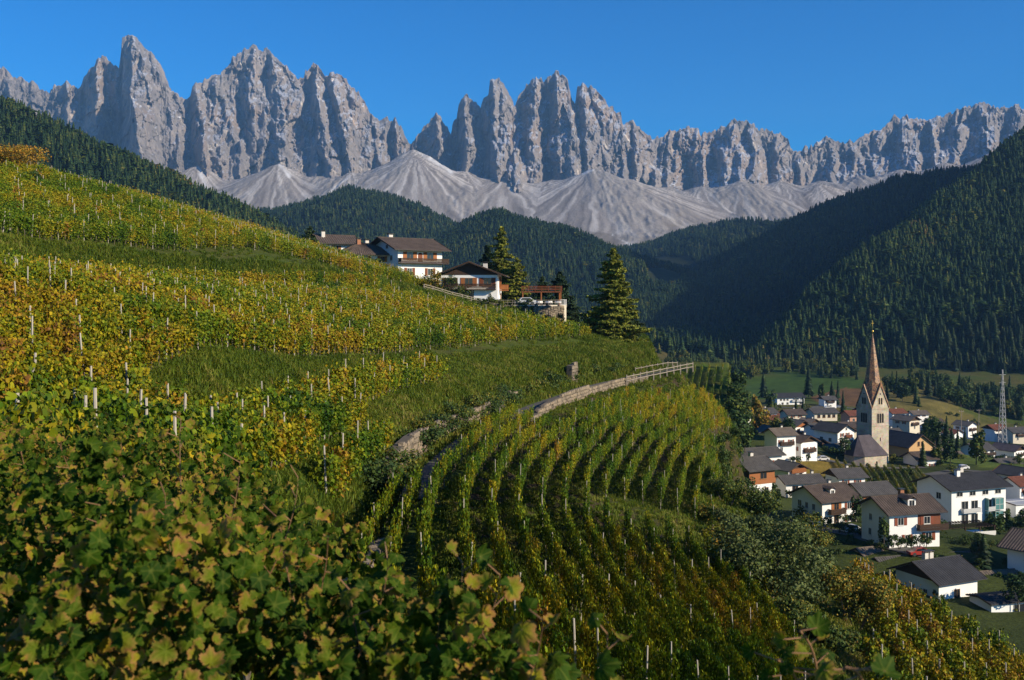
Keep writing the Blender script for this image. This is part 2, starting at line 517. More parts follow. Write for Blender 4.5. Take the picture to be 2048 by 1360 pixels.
# ------------------------------------------------------------------ the mountain range
SKYL = [(-420,190),(-300,150),(-200,165),(-120,120),(-50,118),(0,135),(7,139),(25,159),(37,154),(51,162),(69,169),(81,179),(98,189),(105,176),(117,172),(132,162),(142,169),(156,179),(159,176),(169,154),(184,134),(193,120),(206,116),(220,125),(238,140),(242,112),(244,81),(259,72),(274,76),(284,91),(304,110),(320,129),(328,152),(333,176),(348,184),(369,201),(380,193),(384,179),(396,166),(406,165),(411,157),(426,152),(440,154),(443,145),(463,123),(487,101),(507,96),(523,100),(538,102),(555,117),(572,132),(585,149),(595,162),(607,157),(612,142),(626,132),(639,135),(650,149),(656,151),(663,145),(680,154),(694,164),(707,179),(717,186),(727,201),(741,222),(761,245),(775,240),(781,245),(790,236),(797,249),(810,269),(819,286),(824,286),(836,269),(849,257),(863,242),(875,230),(880,235),(886,244),(895,256),(902,271),(905,249),(913,239),(917,212),(922,198),(932,187),(940,196),(951,205),(961,219),(968,198),(977,190),(980,164),(998,158),(1008,164),(1018,188),(1025,201),(1028,218),(1032,205),(1042,188),(1055,171),(1069,160),(1083,159),(1088,171),(1091,163),(1099,154),(1110,147),(1123,147),(1132,156),(1137,174),(1143,198),(1150,212),(1152,198),(1155,174),(1167,169),(1184,174),(1194,179),(1208,198),(1218,215),(1231,227),(1241,232),(1245,250),(1265,240),(1272,256),(1289,266),(1306,278),(1319,276),(1340,261),(1360,257),(1395,257),(1402,268),(1422,262),(1449,255),(1464,243),(1483,245),(1508,246),(1513,262),(1537,262),(1557,267),(1568,275),(1584,299),(1605,299),(1618,295),(1639,281),(1666,280),(1693,284),(1710,280),(1733,268),(1757,258),(1784,248),(1787,236),(1811,233),(1831,241),(1842,240),(1858,243),(1872,233),(1889,236),(1902,231),(1916,218),(1930,213),(1963,211),(1997,214),(2011,218),(2048,214),(2120,200),(2220,215),(2320,190),(2480,230)]
# buttresses: apex px, py, half width left / right at 100 px below, protrusion per 100 px, lean px per 100 px, maximum protrusion
BUT = [(20,138,30,40,34,5,70),(60,165,40,40,30,8,60),(132,163,30,32,46,6,60),(196,118,26,16,50,-4,90),(262,73,16,42,60,4,150),(300,110,30,34,30,22,110),(315,205,22,30,44,5,90),
  (396,168,22,26,52,4,95),(430,152,40,30,36,4,90),(467,178,30,40,66,8,140),(505,97,34,36,44,4,140),(540,103,36,36,52,20,150),(553,160,30,42,62,10,150),(600,230,40,40,40,5,120),(628,133,20,30,56,16,130),(665,146,24,30,50,22,130),
  (700,178,30,34,50,14,120),(745,225,30,34,46,14,100),(790,237,20,26,50,14,90),(875,231,36,20,52,6,90),(932,188,18,24,64,0,110),(940,210,24,20,44,10,110),(990,160,26,30,60,4,130),(1005,168,26,26,50,10,130),(960,262,36,30,40,0,120),
  (1068,160,34,26,54,0,120),(1112,148,22,34,60,4,140),(1075,220,40,34,50,-6,150),(1115,238,34,30,46,2,150),(1162,170,22,44,50,10,120),(1195,180,30,40,40,12,120),(1180,270,44,40,44,4,130),(1240,232,24,26,44,8,90),(1265,241,28,36,52,10,90),
  (1340,262,40,40,40,0,80),(1395,258,36,30,44,6,80),(1464,244,34,40,60,0,110),(1505,247,26,26,50,0,100),(1555,268,30,40,40,4,80),(1430,310,40,40,44,4,110),(1520,320,44,40,46,4,110),(1600,310,36,40,50,4,110),(1660,290,40,36,52,6,110),(1710,285,36,40,50,8,110),
  (1760,262,36,40,50,4,110),(1811,235,36,36,56,4,110),(1860,243,30,34,50,8,110),(1910,222,36,40,50,0,110),(1960,212,40,36,60,4,120),(2030,216,40,40,50,0,120),(-60,118,40,40,50,0,90),(-200,160,50,40,50,0,90),(2150,205,40,40,50,0,100),
  (350,186,24,30,40,4,60),(236,141,12,10,20,0,40),(585,150,22,24,46,8,100),(650,190,26,26,50,8,120),(830,270,26,20,30,0,60),(1030,215,24,24,36,4,110),(1145,215,22,22,40,4,120),(1215,215,26,26,44,8,110)]
YM = 5600.0
def build_mountains():
    cols = np.concatenate([np.arange(-420, -60, 6.0), np.arange(-60, 2110, 1.6), np.arange(2110, 2480, 6.0)])
    sk = np.array(SKYL, float)
    top = np.interp(cols, sk[:, 0], sk[:, 1])
    top = top - 6.0 * (ridged(cols / 19.0, cols * 0 + 3.3, 3, 40) - 0.1) - 4.5 * np.maximum(facets(cols, cols * 0 + 5, 7, 50, 42, 0.6), -0.3) - 2.0 * vn(cols / 3.3, cols * 0 + 9, 41)
    nr = 230
    V = np.linspace(0, 1, nr)
    bot = 470.0
    PY = top[None, :] + (bot - top[None, :]) * (1 - V[:, None] ** 0.92)
    PX = np.repeat(cols[None, :], nr, 0)
    # depth (in px units; 1 px = YM/F metres), positive = towards the viewer
    wx = PX + 9 * fbm(PX / 60, PY / 60, 3, 51)
    wy = PY + 12 * fbm(PX / 50, PY / 70, 3, 52)
    wx = wx + 3.5 * ridged(PX / 10, PY / 26, 3, 53); wy = wy + 4 * ridged(PX / 14, PY / 14, 2, 54)
    D = np.zeros_like(PX)
    rb = np.random.default_rng(5)
    bx_ = rb.uniform(-60, 2110, 150)
    extra = [(x, float(np.interp(x, sk[:, 0], sk[:, 1])) + rb.uniform(18, 130), rb.uniform(12, 26), rb.uniform(16, 34), rb.uniform(45, 80), rb.uniform(-10, 18), rb.uniform(30, 75)) for x in bx_]
    for bi, (ax, ay, wl, wr, pr, lean, mx) in enumerate(BUT + extra):
        d = np.maximum(wy - ay, 0) / 100.0
        rx = ax + lean * d
        hl = 5 + wl * d * 0.85; hr = 6 + wr * d * 1.3
        u = np.where(wx < rx, (rx - wx) / hl, (wx - rx) / hr)
        pk = np.minimum(8 + pr * 1.25 * d, mx) * (wy > ay - 4)
        prot = pk * np.maximum(1 - u, 0) ** 0.8
        D = np.maximum(D, prot) if bi < len(BUT) else D + 0.55 * prot
    g1_ = ridged(wx / 34, wy / 150, 4, 61); g2 = ridged(wx / 11, wy / 38, 4, 62); g3 = ridged((wx + 0.5 * wy) / 17, wy / 30, 3, 63)
    g4 = ridged((wx - 0.8 * wy) / 30, (wy + 0.6 * wx) / 55, 4, 67)
    fine = ridged(PX / 5.5, PY / 16, 3, 68)
    fx = PX + 3.0 * fbm(PX / 12, PY / 12, 2, 71); fy = PY + 5.0 * fbm(PX / 16, PY / 16, 2, 72) + 0.35 * PX
    f1 = facets(fx, fy, 30, 62, 73, 1.3); f2 = facets(fx, fy, 13, 27, 74, 1.5); f3 = facets(fx, fy, 6, 12, 75, 1.5)
    D = D + 6 * g1_ + 2.5 * g2 + 3.0 * g3 + 7 * g4 + 1.2 * fine + 4 * fbm(PX / 70, PY / 20, 3, 64) + 9.0 * f1 + 5.2 * f2 + 2.0 * f3
    hang = (PY - top[None, :])
    D *= np.clip(hang / 26 + 0.18, 0, 1)
    depth = 0.42 * (bot - PY) - 1.15 * D
    Yw = YM + depth * (YM / F) * 1.15 + 180 * fbm(PX / 300, PX * 0, 2, 66) + np.where(PX > 1300, (PX - 1300) * 0.35, 0)
    X = (PX - CX) / F * Yw; Z = -(PY - HY) / F * Yw
    # ledge terraces: pull rows into steps
    verts = np.stack([X, Yw, Z], -1)
    # back slope
    back = []
    for k, (dy, dz) in enumerate([(60, -25), (220, -220), (600, -700)]):
        b = verts[-1].copy(); b[:, 1] += dy; b[:, 2] += dz + 14 * vn(cols / 6, cols * 0 + k, 70); back.append(b)
    verts = np.concatenate([verts, np.array(back)], 0)
    m, n = verts.shape[:2]
    idx = np.arange(m * n).reshape(m, n)
    f = np.stack([idx[:-1, :-1], idx[:-1, 1:], idx[1:, 1:], idx[1:, :-1]], -1).reshape(-1, 4)
    me = mesh_np("mountain_range", verts.reshape(-1, 3), f, False)
    t = NT("dolomite_rock")
    p = t.pos()
    ps = t.mapping(p, (1, 1, 0.35))
    n1 = t.noise(ps, 0.006, 6, 0.62, 0.6); n2 = t.noise(ps, 0.03, 6, 0.7, 1.0); n3 = t.noise(p, 0.0022, 4, 0.6, 0.5); n4 = t.noise(ps, 0.15, 4, 0.7)
    c = t.ramp(n1, [(0.28, (0.25, 0.233, 0.218)), (0.5, (0.43, 0.392, 0.355)), (0.72, (0.58, 0.50, 0.42))])
    warm = t.ramp(n3, [(0.5, (0, 0, 0)), (0.66, (1, 1, 1))])
    c = t.mix(t.math('MULTIPLY', warm, 0.6), c, (0.55, 0.40, 0.28))
    c = t.mix(1.0, c, t.ramp(n2, [(0.3, (0.62, 0.62, 0.64)), (0.65, (1.15, 1.13, 1.1))]), 'MULTIPLY')
    # snow on ledges high up
    g = t.n("ShaderNodeNewGeometry"); sx = t.n("ShaderNodeSeparateXYZ"); t.l(g.outputs["Normal"], sx.inputs[0])
    sp = t.n("ShaderNodeSeparateXYZ"); t.l(g.outputs["Position"], sp.inputs[0])
    hz = t.math('MULTIPLY_ADD', sp.outputs[2], 1 / 1500.0, -0.42)
    sn = t.math('ADD', sx.outputs[2], t.math('MULTIPLY_ADD', n2, 0.5, -0.25))
    sn = t.math('ADD', sn, t.math('MULTIPLY', hz, 0.30))
    sn = t.math('ADD', sn, t.math('MULTIPLY', t.math('SUBTRACT', n3, 0.5), 0.55))
    rightm = t.math('MULTIPLY_ADD', sp.outputs[0], 1 / 26000.0, 0.0)
    sn = t.math('ADD', sn, t.math('MINIMUM', rightm, 0.06))
    snow = t.ramp(sn, [(0.82, (0, 0, 0)), (0.93, (1, 1, 1))])
    c = t.mix(t.math('MULTIPLY', snow, 0.85), c, (0.72, 0.75, 0.80))
    rg = t.n("ShaderNodeTexNoise"); rg.noise_type = 'RIDGED_MULTIFRACTAL'; t.l(t.mapping(p, (1, 1, 0.4)), rg.inputs["Vector"]); rg.inputs["Scale"].default_value = 0.016; rg.inputs["Detail"].default_value = 7; rg.inputs["Roughness"].default_value = 0.6
    crk = t.ramp(rg.outputs["Fac"], [(0.22, (0.38, 0.38, 0.42)), (0.5, (1.10, 1.09, 1.07))])
    c = t.mix(0.75, c, t.mix(1.0, c, crk, 'MULTIPLY'))
    hgt = t.math('ADD', t.math('MULTIPLY', rg.outputs["Fac"], 1.0), t.math('MULTIPLY', n4, 0.25))
    mat = t.out(c, 0.95, hgt, 1.0, 16.0, 0.05)
    struct(link("mountain_range", me, mat=mat), "jagged grey limestone peaks with warm ochre faces and snow on the ledges")

    # scree fans: heightfield of cones below the walls
    cones = [(-200,250,5200,.55),(-40,250,5200,.55),(120,285,5200,.55),(235,330,5150,.55),(330,352,5100,.55),(396,322,5100,.50),(470,358,5050,.5),(556,318,5080,.50),(640,345,5030,.5),(706,338,5000,.48),(765,330,5150,.5),(826,290,5350,.60),(850,318,5250,.55),(930,335,5150,.45),
      (1010,342,5100,.42),(1100,352,5080,.42),(1186,328,5080,.43),(1262,352,5100,.42),(1330,372,5100,.42),(1400,366,5150,.42),(1480,352,5200,.42),(1560,352,5250,.42),(1640,352,5300,.42),(1720,345,5300,.42),(1800,330,5350,.42),(1890,318,5350,.42),(1980,300,5400,.42),(2080,290,5400,.42),(2200,290,5400,.42)]
    rc = np.random.default_rng(12)
    for q in range(14):
        pq = rc.uniform(-60, 2120); b_ = np.interp(pq, [c_[0] for c_ in cones[:29]], [c_[1] for c_ in cones[:29]])
        cones.append((pq, b_ + rc.uniform(2, 30), 5150 + rc.uniform(-120, 60), rc.uniform(.40, .52)))
    tt = np.arange(-400, 2420, 2.5); tt = (tt - CX) / F
    Yr = np.linspace(3300, 5700, 190)
    X = Yr[:, None] * tt[None, :]; Y = np.repeat(Yr[:, None], len(tt), 1)
    wxx = X + 14 * fbm(X / 60, Y / 90, 3, 81); wyy = Y
    Z = np.full(X.shape, -100.0); STK = np.zeros(X.shape)
    for px, py, Yc, sl in cones:
        a = P(px, py, Yc)
        d = np.hypot(wxx - a.x, wyy - a.y)
        ang = np.arctan2(wxx - a.x, a.y - wyy)
        gul = (0.6 + 0.0025 * d) * ridged(ang * 12, d / 2500 + px, 3, 82)
        stk = fbm(ang * 26 + 0.4 * fbm(X / 90, Y / 90, 2, 87), d / 700 + px, 4, 89)
        z = a.z - 26 - sl * (np.sqrt(d * d + 200) - 14) + gul + np.clip(d - 900, 0, 2000) * 0.12
        STK = np.where(z > Z, stk, STK); hi_ = np.maximum(Z, z); Z = hi_ + 20.0 * np.log1p(np.exp(-np.abs(Z - z) / 20.0))
    pxs = CX + F * X / Y
    rib = np.clip(fbm(X / 230, Y / 420, 3, 86) * 2.4 - 0.30 + 0.75 * np.exp(-((pxs - 790) / 90) ** 2) + 0.55 * np.clip((pxs - 1230) / 120, 0, 1), 0, 1)
    Z = Z + rib * (9 * ridged(X / 30, Y / 120, 4, 83) + 5) + 1.5 * fbm(X / 25, Y / 25, 3, 84)
    m, n = X.shape
    idx = np.arange(m * n).reshape(m, n)
    f = np.stack([idx[:-1, :-1], idx[:-1, 1:], idx[1:, 1:], idx[1:, :-1]], -1).reshape(-1, 4)
    me = mesh_np("scree_slope", np.stack([X, Y, Z], -1).reshape(-1, 3), f, True)
    fattr(me, "rib", rib.ravel()); fattr(me, "streak", STK.ravel() * 0.5 + 0.5)
    pys = HY - F * Z / Y; sn = np.zeros(X.shape)
    for (ax, ay, bx, by, w) in [(822, 286, 862, 318, 6), (862, 318, 905, 345, 5), (395, 330, 410, 372, 5), (410, 372, 440, 400, 3), (560, 330, 578, 352, 5), (640, 345, 720, 322, 4), (700, 352, 640, 400, 2), (1186, 340, 1150, 352, 3), (1000, 352, 1080, 362, 3), (1225, 470, 1275, 498, 1.6)]:
        tt_ = np.clip(((pxs - ax) * (bx - ax) + (pys - ay) * (by - ay)) / ((bx - ax) ** 2 + (by - ay) ** 2), 0, 1)
        dd = np.hypot(pxs - ax - tt_ * (bx - ax), pys - ay - tt_ * (by - ay)) + 2.2 * fbm(pxs / 6, pys / 6, 3, 88)
        sn = np.maximum(sn, np.clip(1.2 - dd / w, 0, 1) * np.clip(0.75 + 0.9 * fbm(pxs / 9, pys / 9, 3, 90), 0, 1))
    fattr(me, "snow", sn.ravel())
    t = NT("scree")
    p = t.pos()
    st = t.mapping(p, (1, 0.12, 0.12))
    n1 = t.noise(st, 0.022, 5, 0.65, 0.4); n2 = t.noise(p, 0.004, 5, 0.6, 0.5); n3 = t.noise(p, 0.05, 5, 0.7)
    n1 = t.math('ADD', t.math('MULTIPLY', n1, 0.35), t.math('MULTIPLY', t.attr("streak"), 0.65))
    c = t.ramp(n1, [(0.32, (0.15, 0.125, 0.105)), (0.5, (0.29, 0.255, 0.225)), (0.66, (0.50, 0.465, 0.43))])
    sp = t.n("ShaderNodeSeparateXYZ"); t.l(p, sp.inputs[0])
    hgt = t.math('MULTIPLY_ADD', sp.outputs[2], 1 / 420.0, -0.62)
    veg = t.math('SUBTRACT', t.math('MULTIPLY_ADD', n2, 1.5, -0.35), hgt)
    c = t.mix(t.ramp(veg, [(0.36, (0, 0, 0)), (0.70, (1, 1, 1))]), c, (0.135, 0.105, 0.065))
    c = t.mix(t.math('MULTIPLY', t.attr("rib"), 0.55), c, t.ramp(n3, [(0.3, (0.12, 0.11, 0.105)), (0.7, (0.27, 0.245, 0.22))]))
    c = t.mix(t.math('MULTIPLY', t.attr("snow"), 0.8), c, (0.66, 0.66, 0.67))
    mat = t.out(c, 0.95, n3, 0.6, 8.0, 0.1)
    struct(link("scree_slope", me, mat=mat), "pale scree fans spreading below the rock walls")
build_mountains()

# ------------------------------------------------------------------ haze
def build_haze():
    mb = MB().box(-6500, 6500, -400, 9200, -190, 1750)
    t = NT("haze_air")
    pv = t.n("ShaderNodeVolumePrincipled")
    pv.inputs["Color"].default_value = (0.27, 0.57, 1.0, 1)
    pv.inputs["Density"].default_value = 0.00005
    pv.inputs["Anisotropy"].default_value = 0.0
    o = t.n("ShaderNodeOutputMaterial"); t.l(pv.outputs[0], o.inputs["Volume"])
    h = mb.obj("haze", t.m)
    h["kind"] = "stuff"; h["label"] = "thin bluish air between the valley and the mountains"; h["category"] = "haze"
HAZE = True
if HAZE: build_haze()
# ------------------------------------------------------------------ scatter (for masses of leaves, grass and far forest)
def proto_collection(name, meshes):
    c = bpy.data.collections.new(name)
    for i, me in enumerate(meshes):
        o = bpy.data.objects.new("%s_%02d" % (name, i), me)
        c.objects.link(o)
    return c

def scatter_group(name, coll):
    ng = bpy.data.node_groups.new(name, 'GeometryNodeTree')
    ng.interface.new_socket("Geometry", in_out='INPUT', socket_type='NodeSocketGeometry')
    ng.interface.new_socket("Geometry", in_out='OUTPUT', socket_type='NodeSocketGeometry')
    N = ng.nodes.new; L = ng.links.new
    gi = N("NodeGroupInput"); go = N("NodeGroupOutput")
    ci = N("GeometryNodeCollectionInfo"); ci.inputs[0].default_value = coll
    ci.inputs["Separate Children"].default_value = True; ci.inputs["Reset Children"].default_value = True
    ip = N("GeometryNodeInstanceOnPoints"); ip.inputs["Pick Instance"].default_value = True
    def na(nm, typ):
        a = N("GeometryNodeInputNamedAttribute"); a.data_type = typ; a.inputs["Name"].default_value = nm
        return a.outputs["Attribute"]
    e2r = N("FunctionNodeEulerToRotation")
    L(na("rot", 'FLOAT_VECTOR'), e2r.inputs[0])
    L(gi.outputs[0], ip.inputs["Points"]); L(ci.outputs[0], ip.inputs["Instance"])
    L(na("var", 'INT'), ip.inputs["Instance Index"]); L(e2r.outputs[0], ip.inputs["Rotation"])
    L(na("scl", 'FLOAT_VECTOR'), ip.inputs["Scale"])
    L(ip.outputs[0], go.inputs[0])
    return ng

def scatter_obj(name, pts, rot, scl, var, ng, tint=None, parent=None):
    me = bpy.data.meshes.new(name)
    pts = np.asarray(pts, np.float32)
    me.vertices.add(len(pts)); me.vertices.foreach_set("co", pts.ravel())
    vattr(me, "rot", rot); vattr(me, "scl", scl); iattr(me, "var", var)
    fattr(me, "tint", tint if tint is not None else np.zeros(len(pts)))
    me.update()
    o = link(name, me, parent)
    m = o.modifiers.new("scatter", 'NODES'); m.node_group = ng
    o["kind"] = "stuff"
    return o

# ------------------------------------------------------------------ leaf clouds
def leaf_cloud(pos, nrm, size, shape, r):
    """pos, nrm (n,3); size (n,). returns verts, faces(list array), rnd per vertex"""
    n = len(pos)
    nrm = nrm / (np.linalg.norm(nrm, axis=1, keepdims=True) + 1e-9)
    a = r.normal(size=(n, 3)); a -= nrm * np.sum(a * nrm, 1, keepdims=True)
    a /= np.linalg.norm(a, axis=1, keepdims=True) + 1e-9
    b = np.cross(nrm, a)
    if shape == 'quad':
        tpl = np.array([(0, -0.5, 0.10), (0.5, 0.05, -0.02), (0.0, 0.6, 0.08), (-0.5, 0.05, -0.02)])
        fc = np.array([(0, 1, 2), (0, 2, 3)])
    elif shape == 'lobed':
        tpl = np.array([(0, 0, 0.0), (0.10, -0.48, -.06), (0.50, -0.30, -.10), (0.42, 0.10, -.05), (0.34, 0.46, -.12), (0, 0.62, -.08), (-0.34, 0.46, -.12), (-0.42, 0.10, -.05), (-0.50, -0.30, -.10), (-0.10, -0.48, -.06)])
        fc = np.array([(0, i, i + 1) for i in range(1, 9)])
    elif shape == 'needle':
        tpl = np.array([(-0.13, 0, 0), (0.13, 0, 0), (0.0, 1, 0)])
        fc = np.array([(0, 1, 2)])
    k = len(tpl)
    V = pos[:, None, :] + size[:, None, None] * (tpl[None, :, 0:1] * a[:, None, :] + tpl[None, :, 1:2] * b[:, None, :] + tpl[None, :, 2:3] * nrm[:, None, :])
    Fc = (fc[None, :, :] + (np.arange(n) * k)[:, None, None]).reshape(-1, 3)
    return V.reshape(-1, 3), Fc, np.repeat(r.random(n), k)

def join_np(parts):
    V = []; Fs = []; A = []; n = 0
    for v, f, a in parts:
        V.append(v); Fs.append(f + n); A.append(a); n += len(v)
    return np.concatenate(V), np.concatenate(Fs), np.concatenate(A)

# vine foliage material
def leaf_mat(name, stops, tint_amt=0.55, noise_scale=0.09, trans=0.3, dark=0.55, rough=0.55, inst=True, rv=0.62):
    t = NT(name)
    r1 = t.attr("rnd")
    ti = t.attr("tint", 'INSTANCER') if inst else t.attr("tint")
    nz = t.noise(t.pos(), noise_scale, 3, 0.6)
    f = t.math('MULTIPLY_ADD', t.math('SUBTRACT', nz, 0.5), 0.9, t.math('MULTIPLY_ADD', t.math('SUBTRACT', r1, 0.5), rv, ti))
    c = t.ramp(f, stops)
    r2 = t.math('FRACT', t.math('MULTIPLY', r1, 7.31))
    c = t.mix(1.0, c, t.ramp(r2, [(0.0, (dark, dark, dark)), (1.0, (1.25, 1.25, 1.25))]), 'MULTIPLY')
    return t.out(c, rough, spec=0.12, trans=(c, trans))
VINE_STOPS = [(0.0, (0.028, 0.070, 0.005)), (0.28, (0.080, 0.142, 0.006)), (0.52, (0.175, 0.195, 0.007)), (0.76, (0.32, 0.235, 0.008)), (0.90, (0.30, 0.155, 0.012)), (1.0, (0.17, 0.08, 0.02))]
M_vine = leaf_mat("vine_leaf", VINE_STOPS, dark=0.40, rv=0.42, trans=0.20)
M_bark = plain("vine_bark", (0.11, 0.085, 0.06), 0.9, 0.4, 6)
M_post = plain("weathered_post", (0.40, 0.355, 0.29), 0.85, 0.3, 4, 0.3, 0.01, stretch=(1, 1, 0.2))

def vine_chunk(seed, n, size, shape):
    r = np.random.default_rng(seed)
    x = r.uniform(-0.7, 0.7, n)
    h = r.beta(1.7, 1.35, n)                         # height within the leaf wall
    z = 0.55 + 1.45 * h + 0.12 * np.sin(x * 4 + seed)
    wid = 0.36 * (1 - 0.45 * np.abs(h - 0.55))
    y = r.normal(0, 1, n); y = np.clip(y, -2, 2) * 0.5 * wid + np.sign(y) * wid * 0.35
    k = n // 14                                       # loose shoots
    z[:k] += r.uniform(0.1, 0.55, k); y[:k] *= 1.5
    z[k:k + k] = r.uniform(0.2, 0.7, k)
    pos = np.stack([x, y, z], 1)
    nrm = np.stack([r.normal(0, 0.5, n), np.sign(y) * 0.75 + r.normal(0, 0.45, n), 0.35 + r.normal(0, 0.5, n)], 1)
    sz = size * r.uniform(0.65, 1.25, n)
    V, Fc, A = leaf_cloud(pos, nrm, sz, shape, r)
    me = mesh_np("vine_foliage_piece", V, Fc, False)
    fattr(me, "rnd", A)
    me.materials.append(M_vine)
    return me
C_near = proto_collection("vine_near", [vine_chunk(100 + i, 420, 0.135, 'lobed') for i in range(6)])
C_far = proto_collection("vine_far", [vine_chunk(200 + i, 260, 0.175, 'quad') for i in range(8)])
NG_near = scatter_group("vine_row_near", C_near)
NG_far = scatter_group("vine_row_far", C_far)

def post_mesh(h, w):
    mb = MB().bar((0, 0, -0.5), (0, 0, h), w, n=6, w2=w * 0.85)
    me = mb.mesh("post"); me.materials.append(M_post)
    return me
POSTS = [post_mesh(2.2, 0.10), post_mesh(2.35, 0.085), post_mesh(2.1, 0.11), post_mesh(2.5, 0.09)]
STEMS = None

def ordinal(n):
    w = ["first","second","third","fourth","fifth","sixth","seventh","eighth","ninth","tenth","eleventh","twelfth","thirteenth","fourteenth","fifteenth","sixteenth","seventeenth","eighteenth","nineteenth","twentieth"]
    if n <= 20: return w[n - 1]
    if n == 30: return "thirtieth"
    if n < 30: return "twenty-" + w[n - 21]
    return "thirty-" + w[n - 31]

def vine_row(xs, ys, keep, label, group, tint, post_step=5.0, hs=1.0, step=1.05, posts=True, lean=0.03, ws=1.0):
    """row of vines along a plan polyline (dense arrays); keep(x,y,z,px,py)-> bool mask"""
    seg = np.hypot(np.diff(xs), np.diff(ys)); L = np.concatenate([[0], np.cumsum(seg)])
    if L[-1] < 3: return None
    d = np.arange(0.5, L[-1], step) + rng.uniform(-0.12, 0.12, len(np.arange(0.5, L[-1], step)))
    x = np.interp(d, L, xs); y = np.interp(d, L, ys)
    dx = np.interp(d + 0.4, L, xs) - np.interp(d - 0.4, L, xs); dy = np.interp(d + 0.4, L, ys) - np.interp(d - 0.4, L, ys)
    z = G(x, y); px, py = proj(x, y, z)
    m = keep(x, y, z, px, py) & (px > -70) & (px < 2118) & (py < 1460)
    gap = vn(d / 1.7, d * 0 + xs[0] * 3.1, 91) > -0.86
    m &= gap
    if m.sum() < 3: return None
    x, y, z, dx, dy, d, px, py = [q[m] for q in (x, y, z, dx, dy, d, px, py)]
    k = int(len(x) // 2)
    root = empty("vine_row", (x[k], y[k], z[k]))
    tag(root, label, "vine row", group)
    ang = np.arctan2(dy, dx); zg = G(x + 0.5 * np.cos(ang), y + 0.5 * np.sin(ang)) - G(x - 0.5 * np.cos(ang), y - 0.5 * np.sin(ang))
    rot = np.stack([rng.normal(0, 0.05, len(x)), -np.arctan(zg), ang + np.where(rng.random(len(x)) < 0.5, math.pi, 0)], 1)
    rot[:, 1] *= np.where(np.cos(rot[:, 2] - ang) < 0, -1, 1)
    big = 1 + 0.12 * fbm(x / 3, y / 3, 2, 95)
    scl = np.stack([np.full(len(x), step / 1.05), ws * hs * rng.uniform(0.9, 1.2, len(x)), hs * big * rng.uniform(0.88, 1.1, len(x))], 1)
    tn = np.clip(tint + 0.30 * fbm(x / 9, y / 9, 3, 93) + 0.14 * rng.normal(size=len(x)), 0, 1)
    near = y < 62
    base = np.array([x[k], y[k], z[k]])
    for msk, ng, nv in ((near, NG_near, 6), (~near, NG_far, 8)):
        if msk.any():
            pts = np.stack([x, y, z], 1)[msk] - base
            scatter_obj("foliage", pts, rot[msk], scl[msk], rng.integers(0, nv, msk.sum()), ng, tn[msk], root)
    # stems
    mb = MB()
    for i in range(len(x)):
        if y[i] > 130 and i % 2: continue
        jx, jy = rng.normal(0, 0.06, 2)
        a = Vector((x[i] - base[0], y[i] - base[1], z[i] - base[2] - 0.15)); b = a + Vector((jx, jy, 0.95 * hs))
        mb.bar(a, b, 0.06 if y[i] < 90 else 0.075, n=3)
    st = mb.obj("stems", M_bark, root); st["kind"] = "stuff"
    if posts:
        last = -99
        off = rng.uniform(0, post_step)
        for i in range(len(x)):
            if y[i] > 21 and d[i] - last >= post_step * rng.uniform(0.9, 1.1):
                last = d[i]
                me = POSTS[rng.integers(0, 4)]
                o = bpy.data.objects.new("post", me); COL.objects.link(o); o.parent = root
                o.location = (x[i] - base[0], y[i] - base[1], z[i] - base[2])
                o.rotation_euler = (rng.normal(0, lean), rng.normal(0, lean), rng.uniform(0, 3))
                o.scale = (0.6 if ws < 0.6 else 1, 0.6 if ws < 0.6 else 1, hs * rng.uniform(0.95, 1.12))
    return root

# ------------------------------------------------------------------ conifers and broadleaf trees
def conifer_mesh(seed, tiers, per, droop, base_r, jag, top_pow=1.0):
    """unit-height conifer crown: whorls of ragged branch sprays; far / middle distance"""
    r = np.random.default_rng(seed)
    V = []; Fc = []; A = []
    for i in range(tiers):
        f = i / tiers
        z = 0.10 + 0.88 * f
        rad = base_r * (1 - f) ** top_pow * r.uniform(0.8, 1.15) + 0.012
        for k in range(per):
            a = 2 * math.pi * (k + r.uniform(-0.35, 0.35)) / per + i * 0.7
            rr = rad * r.uniform(1 - jag, 1 + jag * 0.6)
            w = rr * r.uniform(0.28, 0.45) + 0.01
            c, s = math.cos(a), math.sin(a)
            zt = z - droop * rr + r.uniform(-0.01, 0.01)
            n = len(V)
            th = 0.9 / tiers
            V += [(0, 0, z + th), (c * rr * 0.55 - s * w, s * rr * 0.55 + c * w, z - droop * rr * 0.4), (c * rr, s * rr, zt), (c * rr * 0.55 + s * w, s * rr * 0.55 - c * w, z - droop * rr * 0.4), (c * rr * 0.3, s * rr * 0.3, z - th * 0.8)]
            Fc += [(n, n + 1, n + 2), (n, n + 2, n + 3), (n + 1, n + 4, n + 2), (n + 4, n + 3, n + 2)]
            A += [r.random()] * 5
    return np.array(V), np.array(Fc), np.array(A)

def blob_mesh(seed, n, rx, rz, zc, size):
    """unit-height broadleaf crown: leaf-sized faces in uneven lobes"""
    r = np.random.default_rng(seed)
    lobes = [(0, 0, zc, 1.0)] + [(r.uniform(-.6, .6) * rx, r.uniform(-.6, .6) * rx, zc + r.uniform(-.7, .8) * rz, r.uniform(.4, .7)) for _ in range(9)]
    P_ = []; Nn = []
    for (lx, ly, lz, k) in lobes:
        m = int(n * k / sum(q[3] for q in lobes))
        d = r.normal(size=(m, 3)); d /= np.linalg.norm(d, axis=1, keepdims=True)
        rad = r.uniform(0.55, 1.05, (m, 1)) ** 0.5
        P_.append(np.array([lx, ly, lz]) + d * rad * np.array([rx, rx, rz]) * k * 0.75)
        Nn.append(d + r.normal(0, 0.5, (m, 3)) + np.array([0, 0, 0.3]))
    pos = np.concatenate(P_); nr = np.concatenate(Nn)
    return leaf_cloud(pos, nr, size * r.uniform(0.6, 1.3, len(pos)), 'quad', r)

